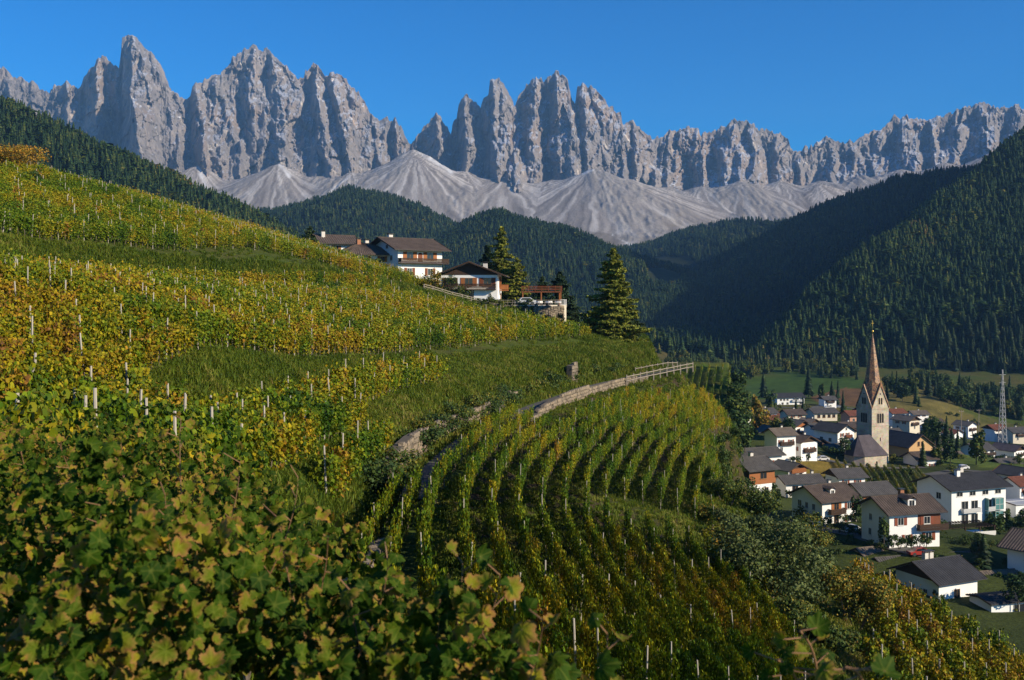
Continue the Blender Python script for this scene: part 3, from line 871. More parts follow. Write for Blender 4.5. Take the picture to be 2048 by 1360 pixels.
FOREST_STOPS = [(0.0, (0.012, 0.032, 0.014)), (0.30, (0.026, 0.056, 0.020)), (0.55, (0.058, 0.090, 0.024)), (0.78, (0.115, 0.135, 0.028)), (0.93, (0.17, 0.145, 0.035)), (1.0, (0.15, 0.085, 0.03))]
M_conif = leaf_mat("conifer_needles", FOREST_STOPS, noise_scale=0.006, trans=0.12, dark=0.6, rough=0.8)
M_broad = leaf_mat("tree_leaf", [(0.0, (0.02, 0.045, 0.012)), (0.35, (0.04, 0.075, 0.014)), (0.6, (0.09, 0.12, 0.016)), (0.8, (0.22, 0.18, 0.02)), (1.0, (0.36, 0.19, 0.02))], noise_scale=0.02, trans=0.25, dark=0.5)
M_trunk = plain("tree_bark", (0.10, 0.075, 0.055), 0.95, 0.35, 5, stretch=(1, 1, 0.25))

def finish(name, VFA, mat):
    me = mesh_np(name, VFA[0], VFA[1]); fattr(me, "rnd", VFA[2]); me.materials.append(mat)
    return me
FAR_CON = [finish("far_conifer", conifer_mesh(300 + i, 9, 6, 0.45, b, 0.35, p), M_conif) for i, (b, p) in enumerate([(0.17, .95), (0.20, .9), (0.15, 1.0), (0.18, .85), (0.22, .8), (0.13, .9)])]
FAR_BRD = [finish("far_broadleaf", blob_mesh(320 + i, 150, w, 0.42, 0.55, 0.16), M_broad) for i, w in enumerate([0.30, 0.24, 0.34])]
MID_CON = [conifer_mesh(340 + i, 17, 9, 0.5, b, 0.4, p) for i, (b, p) in enumerate([(0.19, .95), (0.16, .9), (0.23, .85), (0.14, 1.0)])]
MID_BRD = [blob_mesh(350 + i, 700, w, 0.42, 0.56, 0.075) for i, w in enumerate([0.32, 0.26, 0.38, 0.20])]
C_forest = proto_collection("forest_tree", FAR_CON + FAR_BRD)
NG_forest = scatter_group("forest_scatter", C_forest)

# trees near enough to be told apart: trunk + crown as parts
def solid(name, VFA, mat_stops_name):
    return VFA
def ind_mat(name, stops, ns):
    t = NT(name)
    r1 = t.attr("rnd"); oi = t.n("ShaderNodeObjectInfo")
    sep = t.n("ShaderNodeSeparateColor"); t.l(oi.outputs["Color"], sep.inputs[0])
    f = t.math('MULTIPLY_ADD', t.math('SUBTRACT', r1, 0.5), 0.5, sep.outputs[0])
    c = t.ramp(f, stops)
    r2 = t.math('FRACT', t.math('MULTIPLY', r1, 7.31))
    c = t.mix(1.0, c, t.ramp(r2, [(0.0, (0.5, 0.5, 0.5)), (1.0, (1.3, 1.3, 1.3))]), 'MULTIPLY')
    return t.out(c, 0.7, spec=0.25, trans=(c, 0.2))
M_conif_i = ind_mat("conifer_needles_single", FOREST_STOPS, 0)
M_broad_i = ind_mat("tree_leaf_single", [(0.0, (0.02, 0.045, 0.012)), (0.35, (0.04, 0.08, 0.014)), (0.6, (0.09, 0.12, 0.016)), (0.8, (0.24, 0.19, 0.02)), (1.0, (0.38, 0.19, 0.02))], 0)
I_CON = [finish("crown", m, M_conif_i) for m in MID_CON]
I_BRD = [finish("crown", m, M_broad_i) for m in MID_BRD]
_tk = MB().bar((0, 0, -0.06), (0, 0, 0.75), 0.03, n=6, w2=0.008).mesh("trunk"); _tk.materials.append(M_trunk)
_tkb = MB().bar((0, 0, -0.06), (0, 0, 0.5), 0.035, n=6, w2=0.012)
for _a in range(5):
    _tkb.bar((0, 0, 0.28 + 0.03 * _a), (0.16 * math.cos(_a * 1.3), 0.16 * math.sin(_a * 1.3), 0.55 + 0.03 * _a), 0.014, n=4, w2=0.005)
_tkb = _tkb.mesh("trunk"); _tkb.materials.append(M_trunk)

def tree(name, loc, h, tint, label, cat, group=None, kind='con', var=None, wscale=1.0):
    root = empty(name, loc, rnd.uniform(0, 6.28))
    tag(root, label, cat, group)
    pool = I_CON if kind == 'con' else I_BRD
    me = pool[var if var is not None else rnd.randrange(len(pool))]
    c = link("crown", me, root); c.scale = (h * wscale, h * wscale, h); c.color = (tint, 0, 0, 1)
    t = link("trunk", _tk if kind == 'con' else _tkb, root); t.scale = (h, h, h)
    return root

# detailed spruce / larch for the trees beside the farm
def fine_conifer(name, loc, h, width, tint, label, dens=1.0, droop=0.35, seed=1, open_=0.0, mat=None):
    r = np.random.default_rng(seed)
    root = empty(name, loc); tag(root, label, "tree", "tall conifers beside the farmhouses")
    mb = MB(); mb.bar((0, 0, -0.6), (0, 0, h * 0.98), h * 0.028, n=8, w2=0.03)
    pos = []; nr = []; dirs = []
    tiers = int(h * 2.6)
    br = MB()
    for i in range(tiers):
        f = (i + r.uniform(-.3, .3)) / tiers
        z = h * (0.07 + 0.92 * f)
        rad = width * 0.5 * ((1 - f) ** 0.72) * r.uniform(0.7, 1.15) + 0.12
        nb = max(4, int(9 * (1 - f * 0.5)))
        for k in range(nb):
            if r.random() < open_: continue
            a = r.uniform(0, 6.283); L = rad * r.uniform(0.6, 1.12)
            d = np.array([math.cos(a), math.sin(a)])
            tip = np.array([d[0] * L, d[1] * L, z - droop * L + 0.12 * L])
            p0 = np.array([0, 0, z])
            br.bar(p0, tip, 0.05, n=3, w2=0.012)
            m = int((14 + 34 * L) * dens)
            tt = r.uniform(0.12, 1.03, m)
            sag = -0.10 * L * np.sin(np.pi * tt)
            side = r.normal(0, 0.16 * (1 - 0.5 * tt) * max(L, 0.5), m)
            q = np.stack([d[0] * L * tt - d[1] * side, d[1] * L * tt + d[0] * side, z + (tip[2] - z) * tt + sag - np.abs(r.normal(0, 0.13, m))], 1)
            pos.append(q)
            nr.append(np.stack([r.normal(0, .6, m) + d[0] * .4, r.normal(0, .6, m) + d[1] * .4, r.normal(0.7, .5, m)], 1))
    pos = np.concatenate(pos); nr = np.concatenate(nr)
    V, Fc, A = leaf_cloud(pos, nr, 0.42 * r.uniform(0.6, 1.3, len(pos)), 'quad', r)
    me = mesh_np("crown", V, Fc); fattr(me, "rnd", A); me.materials.append(mat or M_conif_i)
    c = link("crown", me, root); c.color = (tint, 0, 0, 1)
    mb.obj("trunk", M_trunk, root)
    br.obj("branches", M_trunk, root)
    return root

# shrub made of leaves
def shrub(name, loc, w, h, tint, label, cat, group=None, n=2500, leaf=0.11, seed=1, stops=None, lean=0.0, stems=5, mat=None):
    r = np.random.default_rng(seed)
    root = empty(name, loc); tag(root, label, cat, group)
    P_ = []; Nn = []
    L = max(6, int(5 + w * h * 0.35)); ws = []
    for i in range(L):
        ws.append((r.uniform(-.5, .5) * w * 0.75, r.uniform(-.5, .5) * w * 0.6, h * r.uniform(0.22, 0.82), r.uniform(.5, 1.0)))
    tot = sum(q[3] ** 2 for q in ws)
    for lx, ly, lz, k in ws:
        m = int(n * k * k / tot)
        d = r.normal(size=(m, 3)); d /= np.linalg.norm(d, axis=1, keepdims=True)
        rad = r.uniform(0.2, 1.08, (m, 1)) ** 0.6
        P_.append(np.array([lx, ly, lz]) + d * rad * np.array([w * 0.28, w * 0.24, h * 0.26]) * k)
        Nn.append(d + r.normal(0, .6, (m, 3)) + np.array([0, 0, .4]))
    k = n // 12
    a = r.uniform(0, 6.28, k); rr = r.uniform(0.1, 0.5, k)
    P_.append(np.stack([np.cos(a) * rr * w, np.sin(a) * rr * w, h * r.uniform(0.05, 1.08, k) * (1 - rr * 0.7)], 1)); Nn.append(r.normal(size=(k, 3)))
    pos = np.concatenate(P_); nr = np.concatenate(Nn)
    pos[:, 0] += lean * pos[:, 2]
    V, Fc, A = leaf_cloud(pos, nr, leaf * r.uniform(0.6, 1.35, len(pos)), 'quad', r)
    me = mesh_np("leaves", V, Fc); fattr(me, "rnd", A); me.materials.append(mat or M_broad_i)
    c = link("leaves", me, root); c.color = (tint, 0, 0, 1); c["kind"] = "stuff"
    mb = MB()
    for i in range(stems):
        q = ws[i % len(ws)]
        mb.bar((q[0] * .2, q[1] * .2, -0.5), (q[0], q[1], q[2]), 0.03 * h + 0.02, n=4, w2=0.02)
    mb.obj("branches", M_trunk, root)
    return root
# ------------------------------------------------------------------ vineyard rows follow the road curve
def offset_curve(s, y0, y1):
    """plan curve at uphill distance s from the road edge"""
    Y = np.arange(y0 - 14, y1 + 14, 0.5)
    X = cx(Y)
    tx = np.gradient(X, Y); n = np.sqrt(1 + tx * tx)
    nx, ny = -1 / n, tx / n
    xs = X + nx * s; ys = Y + ny * s
    m = (ys > y0) & (ys < y1)
    return xs[m], ys[m]

# grass strips between the vineyards, as plan zones: (s min, s max, Y min, Y max)
GRASS_ZONES = [(40.5, 47.0, 60, 200), (7.6, 11.6, 44, 104), (0, 1.3, 10, 62), (0, 2.6, 16, 40), (0, 4.4, 62, 200), (0, 9.2, 96, 215), (10, 29, 167, 200), (24, 47, 160, 215), (47, 62, 196, 215)]
PATH_POLY = [(1190, 996), (1290, 1012), (1420, 1062), (1470, 1105), (1440, 1118), (1330, 1078), (1200, 1040)]

def s_of(x, y):
    # distance along x from the road curve, corrected for its direction
    t = (cx(y + 1) - cx(y - 1)) / 2
    return (cx(y) - x) / np.sqrt(1 + t * t)

def keep_upper(x, y, z, px, py):
    s = s_of(x, y)
    m = np.ones(len(x), bool)
    for a, b, c, d in GRASS_ZONES:
        m &= ~((s > a) & (s < b) & (y > c) & (y < d))
    m &= ~((px < 150) & (py < 352))
    return m

def keep_lower(x, y, z, px, py):
    s = -s_of(x, y)
    m = (s < crest(y) - 0.5) & ~in_poly(px, py, PATH_POLY)
    m &= ~((py > 985) & (px > 1405 + 0.55 * (py - 985)))
    m &= ~((y > 92) & (s < 6.2 + np.maximum(y - 126, 0) * 0.15))
    return m

cnt = 0
for i, s in enumerate([-0.5, -1.45, -2.4] + list(np.arange(-3.9, -24, -1.34))):
    xs, ys = offset_curve(s, 17 + 0.35 * abs(s), 172 if s < -3 else 97 if s < -2 else 53)
    if vine_row(xs, ys, keep_lower, ordinal(i + 1) + " vine row down from the road in the curved lower vineyard", "vine rows of the curved lower vineyard", 0.40, 8.5, 0.82, ws=0.42): cnt += 1
s_list = [1.6, 3.3, 5.0, 6.7, 8.4, 10.1, 12.2] + list(np.arange(14.5, 40.5, 2.1)) + list(np.arange(47.6, 104, 2.5))
k = 0
for s in s_list:
    y0 = 12.0
    y1 = 96 if s < 8 else 45 if s < 11 else (166 if s < 41 else 212)
    xs, ys = offset_curve(s, y0, y1)
    tint = 0.43 if s < 12 else (0.52 if s < 42 else 0.45)
    r = vine_row(xs, ys, keep_upper, ordinal(k + 1) + " vine row up the slope from the road, on the left hillside", "vine rows of the left hillside", tint, 4.4 if s < 42 else 3.6)
    if r: k += 1
    cnt += 1 if r else 0

# the brown vineyard at the lower right
def keep_br(x, y, z, px, py):
    s = -s_of(x, y)
    return (s < crest(y) + 3) & ~((px < 1745) & (py > 1215)) & ~((px < 1640 + 0.9 * (py - 1100)) & (py < 1260)) & (px > 1640)
k = 0
for x0 in np.arange(14.5, 56, 1.75):
    ys = np.arange(44, 104, 0.5); xs = x0 + (ys - 55) * 0.27
    if vine_row(xs, ys, keep_br, ordinal(k + 1) + " vine row from the yellow bush in the brown vineyard at lower right", "vine rows of the brown lower right vineyard", 0.62, 4.0): k += 1; cnt += 1

# young rows on the far slope behind the road bend
k = 0
for x0 in np.arange(40, 64, 2.0):
    ys = np.arange(226, 300, 1.0); xs = x0 - 2 + (ys - 260) * 0.24
    if vine_row(xs, ys, lambda x, y, z, px, py: (px > 1365) & (px < 1474) & (py > 735) & (py < 870), ordinal(k + 1) + " vine row of the green plot beyond the road bend", "vine rows beyond the road bend", 0.30, 9, 0.6, 1.1, ws=0.6): k += 1; cnt += 1
# little vineyard under the church
k = 0
for u in np.arange(0, 11):
    a = P(1708 + u * 16, 990, 268); b = P(1672 + u * 16, 934, 306)
    q = np.linspace(0, 1, 40)
    if vine_row(a.x + (b.x - a.x) * q, a.y + (b.y - a.y) * q, lambda x, y, z, px, py: px > 0, ordinal(k + 1) + " vine row from the village side of the plot under the church", "vine rows under the church", 0.5, 3, 0.75, 1.1, ws=0.7): k += 1; cnt += 1
print("vine rows", cnt)
# ------------------------------------------------------------------ road, walls, fences on the vineyard slope
M_asph = plain("asphalt", (0.085, 0.08, 0.072), 0.95, 0.45, 0.8, 0.3, 0.02)
def build_road():
    Y = np.arange(52, 176, 1.0)
    V = []; Fq = []
    tx = np.gradient(cx(Y), Y); n = np.sqrt(1 + tx * tx)
    nx, ny = -1 / n, tx / n
    offs = np.array([0.35, -0.2, -0.8, -1.4, -1.95])
    for i in range(len(Y)):
        for s in offs:
            V.append((cx(Y[i]) + nx[i] * s, Y[i] + ny[i] * s, zroad(Y[i]) + 0.10 - 0.03 * abs(s + 1.6)))
    m = len(offs)
    for i in range(len(Y) - 1):
        for j in range(m - 1):
            Fq.append((i * m + j + 1, i * m + j, (i + 1) * m + j, (i + 1) * m + j + 1))
    struct(link("road", mesh_np("road", np.array(V), np.array(Fq), True), mat=M_asph), "narrow asphalt vineyard road curving round the hillside")
build_road()

def stone_mesh(seed):
    r = np.random.default_rng(seed)
    bm = bmesh.new(); bmesh.ops.create_cube(bm, size=1.0)
    bmesh.ops.bevel(bm, geom=list(bm.edges), offset=0.16, segments=1, affect='EDGES')
    for v in bm.verts: v.co += Vector(r.normal(0, 0.07, 3))
    me = bpy.data.meshes.new("stone"); bm.to_mesh(me); bm.free()
    return me
def stone_mat(name, col, var=0.35):
    t = NT(name)
    oi = t.n("ShaderNodeObjectInfo")
    nz = t.noise(t.obco(), 2.2, 5, 0.65)
    c = t.ramp(oi.outputs["Random"], [(0, tuple(x * (1 - var) for x in col)), (0.5, col), (1, (min(1, col[0] * 1.25), col[1] * 1.2, col[2] * 1.1))])
    c = t.mix(1.0, c, t.ramp(nz, [(0.3, (0.6, 0.6, 0.6)), (0.7, (1.15, 1.13, 1.1))]), 'MULTIPLY')
    return t.out(c, 0.95, nz, 0.5, 0.15, 0.15)
M_stone = stone_mat("wall_stone", (0.25, 0.205, 0.155), 0.45)
STONES = [stone_mesh(i) for i in range(5)]
for q in STONES: q.materials.append(M_stone)
M_core = plain("wall_core", (0.10, 0.085, 0.065), 0.95, 0.3, 3)

def stone_wall(label, pts, heights, th, course, length, face, name="stone_wall", seed=1, skip=0.0):
    """dry stone wall along plan pts (x,y,zbase); face = +1/-1 side that carries the visible stones"""
    r = random.Random(seed)
    root = empty(name, pts[0]); tag(root, label, "stone wall")
    P0 = Vector(pts[0])
    mb = MB(); cntw = 0
    for i in range(len(pts) - 1):
        a = Vector(pts[i]); b = Vector(pts[i + 1]); d = (b - a); d.z = 0; L = d.length; d.normalize()
        nrm = Vector((d.y, -d.x, 0)) * face
        ha, hb = heights[i], heights[i + 1]
        v = []
        for p, h in ((a, ha), (b, hb)):
            for o in (0, -th):
                for zz in (-0.8, h - 0.05):
                    q = p + nrm * (o - 0.06) - P0; v.append((q.x, q.y, q.z + zz))
        mb.add(v, [(0, 1, 5, 4), (2, 6, 7, 3), (1, 3, 7, 5), (0, 2, 3, 1), (4, 5, 7, 6)])
        z = 0.0; row = 0
        hm = max(ha, hb)
        while z < hm - 0.05:
            ch = course * r.uniform(0.65, 1.35)
            u = -r.uniform(0, length * 0.5)
            while u < L:
                ll = length * r.uniform(0.6, 1.45)
                c0 = max(0, u); c1 = min(L, u + ll)
                u += ll
                if c1 - c0 < 0.05: continue
                t = (c0 + c1) / 2 / L
                if z + ch * 0.4 > ha + (hb - ha) * t: continue
                if r.random() < skip: continue
                p = a + d * ((c0 + c1) / 2) - P0
                p.z = (a.z + (b.z - a.z) * t) - P0.z + z + ch / 2
                o = bpy.data.objects.new("stone", STONES[r.randrange(5)]); COL.objects.link(o); o.parent = root
                o.location = p + nrm * (-th * 0.28 + r.uniform(-0.03, 0.04))
                o.scale = ((c1 - c0) * 0.92, th * 0.7, ch * 0.90)
                o.rotation_euler = (r.uniform(-.05, .05), r.uniform(-.05, .05), math.atan2(d.y, d.x) + r.uniform(-.05, .05))
                cntw += 1
            z += ch; row += 1
    mb.obj("core", M_core, root)
    return root

def curve_pts(s, ys, dz=0.0):
    out = []
    for y in ys:
        t = float((cx(y + 1) - cx(y - 1)) / 2); n = math.sqrt(1 + t * t)
        out.append((float(cx(y)) - s / n, y + t / n * s, float(zroad(y)) + dz))
    return out
# wall end above the road where the upper terrace stops
stone_wall("sunlit dry stone wall of large blocks where the road bends behind the terrace", curve_pts(0.45, [50, 53, 55.5, 58, 61, 64.5, 68], -0.1), [0.5, 1.1, 1.6, 1.9, 2.1, 2.2, 2.1], 0.6, 0.34, 0.55, 1, seed=3, skip=0.04)
stone_wall("ivy grown dry stone wall along the uphill road edge", curve_pts(0.5, [68.5, 76, 84, 92, 100], -0.1), [2.1, 1.8, 1.7, 1.6, 1.4], 0.5, 0.40, 0.7, 1, seed=5, skip=0.1)
stone_wall("long pale stone retaining wall along the downhill road edge", curve_pts(-3.4, [94, 100, 106, 113, 121, 130, 139, 147], -1.7), [1.6, 2.3, 2.6, 2.7, 2.7, 2.6, 2.5, 2.0], 0.6, 0.36, 0.62, 1, seed=7)
stone_wall("narrow stone buttress standing in the grassy bank above the road", curve_pts(0.8, [128, 130.2], 0.0), [3.0, 3.2], 0.7, 0.4, 0.6, 1, seed=9)
stone_wall("broken stone wall remnant in the grassy bank above the road", curve_pts(1.0, [104, 107], 0.2), [1.5, 1.2], 0.6, 0.35, 0.5, 1, seed=10, skip=0.2)
_p = [P(688, 1105, 20), P(725, 1050, 25), P(775, 990, 34)]
stone_wall("weathered stone step wall in shade at the end of the upper terrace", [(q.x, q.y, g1(q.x + 0.8, q.y) - 0.1) for q in _p], [1.5, 1.7, 1.3], 0.5, 0.28, 0.45, 1, seed=11, skip=0.1)
# pale boulders in the grass strip of the upper slope
for i, (px, py, Yd, nst) in enumerate([(580, 582, 118, 22), (330, 556, 98, 10), (420, 574, 104, 9)]):
    c = P(px, py, Yd); r = random.Random(50 + i)
    root = empty("rock_outcrop", (c.x, c.y, g1(c.x, c.y)))
    tag(root, ["largest pale rock outcrop in the upper grass strip", "small pale rock outcrop at the left end of the upper grass strip", "low rock outcrop near the middle of the upper grass strip"][i], "rocks", "rock outcrops in the upper grass strip")
    for k in range(nst):
        x = r.uniform(-1.6, 1.6); y = r.uniform(-1.5, 1.5)
        o = bpy.data.objects.new("stone", STONES[r.randrange(5)]); COL.objects.link(o); o.parent = root
        o.location = (x, y, g1(c.x + x, c.y + y) - root.location.z + 0.15)
        sc = r.uniform(0.35, 0.9); o.scale = (sc, sc * 0.8, sc * 0.7); o.rotation_euler = (r.uniform(-.4, .4), r.uniform(-.4, .4), r.uniform(0, 3))

M_wood = plain("grey_timber", (0.30, 0.25, 0.20), 0.85, 0.35, 4, 0.2, 0.01, stretch=(1, 1, 1))
M_pale = plain("pale_timber", (0.28, 0.235, 0.185), 0.8, 0.3, 4, 0.2, 0.01)
def rail_fence(name, label, pts, post_h, rails, mat, pw=0.12, rw=0.07, pales=0):
    root = empty(name, pts[0]); tag(root, label, "fence")
    P0 = Vector(pts[0])
    q = [Vector(p) - P0 for p in pts]
    for a in q:
        MB().bar(a + Vector((0, 0, -0.4)), a + Vector((rnd.uniform(-.03, .03), 0, post_h)), pw).obj("post", mat, root)
    for a, b in zip(q[:-1], q[1:]):
        for h in rails:
            MB().bar(a + Vector((0, 0, h)), b + Vector((0, 0, h + rnd.uniform(-.04, .04))), rw).obj("rail", mat, root)
        for k in range(pales):
            t = (k + 0.5) / pales; c = a + (b - a) * t
            MB().bar(c + Vector((0, 0, 0.08)), c + Vector((0, 0, post_h * 0.95)), 0.05).obj("picket", mat, root)
    return root
ys = np.linspace(137, 166, 11)
rail_fence("road_railing", "pale wooden railing on the outer edge of the road bend", [(p[0], p[1], p[2] + 0.0) for p in curve_pts(-3.7, ys, 0.05)], 1.25, (0.45, 1.0), M_pale, 0.16, 0.1)
rail_fence("road_railing", "dark low railing on the hill side of the road bend", [(p[0], p[1], p[2] + 0.1) for p in curve_pts(0.4, np.linspace(152, 170, 9), 0.05)], 1.1, (0.9,), M_pale, 0.13, 0.08)

# street lamp by the road bend
def street_lamp(loc, h, label):
    root = empty("street_lamp", loc); tag(root, label, "street lamp")
    m = plain("galvanised", (0.42, 0.43, 0.43), 0.5, 0.15, 3)
    MB().bar((0, 0, -0.5), (0, 0, h), 0.12, n=8, w2=0.07).obj("pole", m, root)
    MB().bar((0, 0, h - 0.03), (-0.9, -0.2, h + 0.12), 0.06, n=6).obj("arm", m, root)
    MB().bar((-0.75, -0.17, h + 0.10), (-1.35, -0.3, h + 0.14), 0.26, 0.12).obj("lamp_head", m, root)
_c = P(1296, 710, 178); street_lamp((_c.x, _c.y, _c.z - 0.5), 3.0, "thin grey street lamp beside the tall larch at the road bend")

# ------------------------------------------------------------------ grass on the banks (too many blades to count)
def tuft(seed, n, h):
    r = np.random.default_rng(seed)
    V = []; Fc = []; A = []
    for i in range(n):
        a = r.uniform(0, 6.28); d = r.uniform(0, 0.28); x, y = d * math.cos(a), d * math.sin(a)
        l = h * r.uniform(0.5, 1.2); t = r.uniform(0, 6.28); bend = r.uniform(0.15, 0.75) * l; w = r.uniform(0.012, 0.026)
        c, s = math.cos(t), math.sin(t); k = len(V)
        V += [(x - s * w, y + c * w, -0.05), (x + s * w, y - c * w, -0.05), (x + c * bend * .4 + s * w * .8, y + s * bend * .4 - c * w * .8, l * .6), (x + c * bend * .4 - s * w * .8, y + s * bend * .4 + c * w * .8, l * .6), (x + c * bend, y + s * bend, l * .9)]
        Fc += [(k, k + 1, k + 2), (k, k + 2, k + 3), (k + 3, k + 2, k + 4)]; A += [r.random()] * 5
    return np.array(V), np.array(Fc), np.array(A)
M_grass = leaf_mat("grass_blades", [(0.0, (0.055, 0.095, 0.010)), (0.4, (0.135, 0.185, 0.018)), (0.7, (0.23, 0.235, 0.032)), (1.0, (0.40, 0.30, 0.11))], noise_scale=0.35, trans=0.4, dark=0.65)
C_grass = proto_collection("grass_tuft", [finish("tuft", tuft(400 + i, 44, h), M_grass) for i, h in enumerate([0.22, 0.30, 0.38, 0.26])])
NG_grass = scatter_group("grass_scatter", C_grass)
def grass_strip(label, s0, s1, y0, y1, n, tint, scale=1.0, cond=None):
    Y = y0 * (y1 / y0) ** rng.random(n * 2) if y0 > 0 else rng.uniform(y0, y1, n * 2)
    S = rng.uniform(s0, s1, n * 2)
    x = cx(Y) - S; z = G(x, Y)
    px, py = proj(x, Y, z)
    m = (px > -40) & (px < 2090) & (py < 1420) & (py > 200)
    if cond is not None: m &= cond(x, Y, px, py)
    x, Y, z = [q[m][:n] for q in (x, Y, z)]
    k = len(x)
    sc = scale * (0.65 + Y / 210.0) * rng.uniform(0.7, 1.4, k)
    o = scatter_obj("grass", np.stack([x, Y, z], 1), np.stack([rng.normal(0, .15, k), rng.normal(0, .15, k), rng.uniform(0, 6.28, k)], 1), np.stack([sc * 1.3, sc * 1.3, sc], 1), rng.integers(0, 4, k), NG_grass, np.clip(tint + 0.25 * fbm(x / 4, Y / 4, 3, 33) + 0.1 * rng.normal(size=k), 0, 1))
    o["label"] = label; o["category"] = "grass"
grass_strip("long grass on the bank at the edge of the upper terrace", 0.1, 4.6, 14, 62, 9000, 0.38)
grass_strip("grass on the bank above the far part of the road", 0.1, 10, 58, 215, 11000, 0.42)
grass_strip("grass strip between the two upper vineyards", 39.5, 48, 55, 215, 6000, 0.30, 1.1)
grass_strip("grass bank between the lower terrace and the golden vineyard", 7.2, 12, 40, 110, 4500, 0.30)
grass_strip("green lawn slope below the farmhouse terrace wall", 10, 32, 160, 200, 5000, 0.25)
grass_strip("rough grass between the vine rows below the road", -24, -2.5, 18, 175, 9000, 0.40, 0.8)
grass_strip("dry grass on the far edge of the lower vineyard slope", -46, -16, 40, 125, 8000, 0.52, 1.1)
grass_strip("grass between the vine rows of the left hillside", 12, 100, 25, 205, 9000, 0.36, 0.9)
# ------------------------------------------------------------------ houses
M_white = plain("white_plaster", (0.80, 0.79, 0.76), 0.9, 0.08, 0.6, 0.1, 0.01)
M_cream = plain("cream_plaster", (0.62, 0.55, 0.43), 0.9, 0.12, 0.6, 0.1, 0.01)
M_ochre = plain("ochre_boards", (0.52, 0.33, 0.16), 0.9, 0.2, 1.5, 0.2, 0.02, stretch=(4, 4, 0.5))
M_pink = plain("salmon_plaster", (0.52, 0.27, 0.18), 0.9, 0.12, 0.6, 0.1, 0.01)
M_greyp = plain("pale_grey_plaster", (0.58, 0.58, 0.57), 0.9, 0.1, 0.6, 0.1, 0.01)
def roof_mat(name, col, var=0.35):
    t = NT(name)
    v = t.obco()
    n1 = t.noise(v, 0.6, 5, 0.65); n2 = t.noise(t.mapping(v, (3.2, 3.2, 1.2)), 2.5, 4, 0.7)
    c = t.ramp(n1, [(0.25, tuple(x * (1 - var) for x in col)), (0.75, tuple(x * (1 + var) for x in col))])
    c = t.mix(1.0, c, t.ramp(n2, [(0.3, (0.6, 0.6, 0.6)), (0.7, (1.3, 1.28, 1.25))]), 'MULTIPLY')
    return t.out(c, 0.8, n2, 0.4, 0.03, 0.25)
M_rbrown = roof_mat("brown_roof_tile", (0.105, 0.078, 0.062))
M_rgrey = roof_mat("grey_roof_tile", (0.10, 0.092, 0.086))
M_rblack = roof_mat("black_roof_tile", (0.048, 0.048, 0.052))
M_rtan = roof_mat("weathered_roof_tile", (0.17, 0.135, 0.105))
M_rred = roof_mat("red_roof_tile", (0.20, 0.075, 0.045))
M_rviolet = roof_mat("slate_roof", (0.075, 0.062, 0.07))
M_wdark = plain("dark_timber", (0.055, 0.030, 0.018), 0.75, 0.35, 2, 0.2, 0.01, stretch=(1, 1, 5))
M_worange = plain("orange_timber", (0.30, 0.105, 0.030), 0.7, 0.3, 2, 0.2, 0.01, stretch=(1, 1, 5))
M_wred = plain("red_timber", (0.17, 0.05, 0.02), 0.7, 0.3, 2, 0.2, 0.01, stretch=(1, 1, 5))
M_shut = plain("red_brown_shutter", (0.20, 0.05, 0.022), 0.6, 0.2, 3)
M_frame = plain("window_frame", (0.62, 0.60, 0.56), 0.6, 0.1, 3)
M_framew = plain("wooden_window_frame", (0.26, 0.13, 0.05), 0.6, 0.2, 3)
M_chim = plain("chimney_plaster", (0.60, 0.56, 0.50), 0.9, 0.2, 2)
M_brick = plain("chimney_brick", (0.34, 0.15, 0.08), 0.9, 0.25, 3)
M_cap = plain("dark_metal", (0.05, 0.05, 0.05), 0.5, 0.2, 3)
def glass_mat(name, col, rough=0.08):
    t = NT(name)
    return t.out(col, rough, spec=0.6)
M_glass = glass_mat("window_glass", (0.018, 0.022, 0.028))
M_teal = glass_mat("teal_glass", (0.09, 0.22, 0.22), 0.08)

def face_frame(face, L, W):
    if face == 'F': return Vector((0, -W / 2, 0)), Vector((1, 0, 0)), Vector((0, -1, 0))
    if face == 'B': return Vector((0, W / 2, 0)), Vector((-1, 0, 0)), Vector((0, 1, 0))
    if face == 'R': return Vector((L / 2, 0, 0)), Vector((0, 1, 0)), Vector((1, 0, 0))
    return Vector((-L / 2, 0, 0)), Vector((0, -1, 0)), Vector((-1, 0, 0))

def obox(o, U, N, u0, u1, z0, z1, d0, d1):
    """box in a wall frame: u along the wall, z up, d outward"""
    mb = MB(); v = []
    for d in (d0, d1):
        for u, z in ((u0, z0), (u1, z0), (u1, z1), (u0, z1)):
            p = o + U * u + N * d; v.append((p.x, p.y, z))
    f = [(3, 2, 1, 0), (4, 5, 6, 7), (0, 1, 5, 4), (1, 2, 6, 5), (2, 3, 7, 6), (3, 0, 4, 7)]
    # keep faces outward whichever handedness
    if (U.cross(Vector((0, 0, 1)))).dot(N) > 0: pass
    else: f = [tuple(reversed(q)) for q in f]
    return mb.add(v, f)

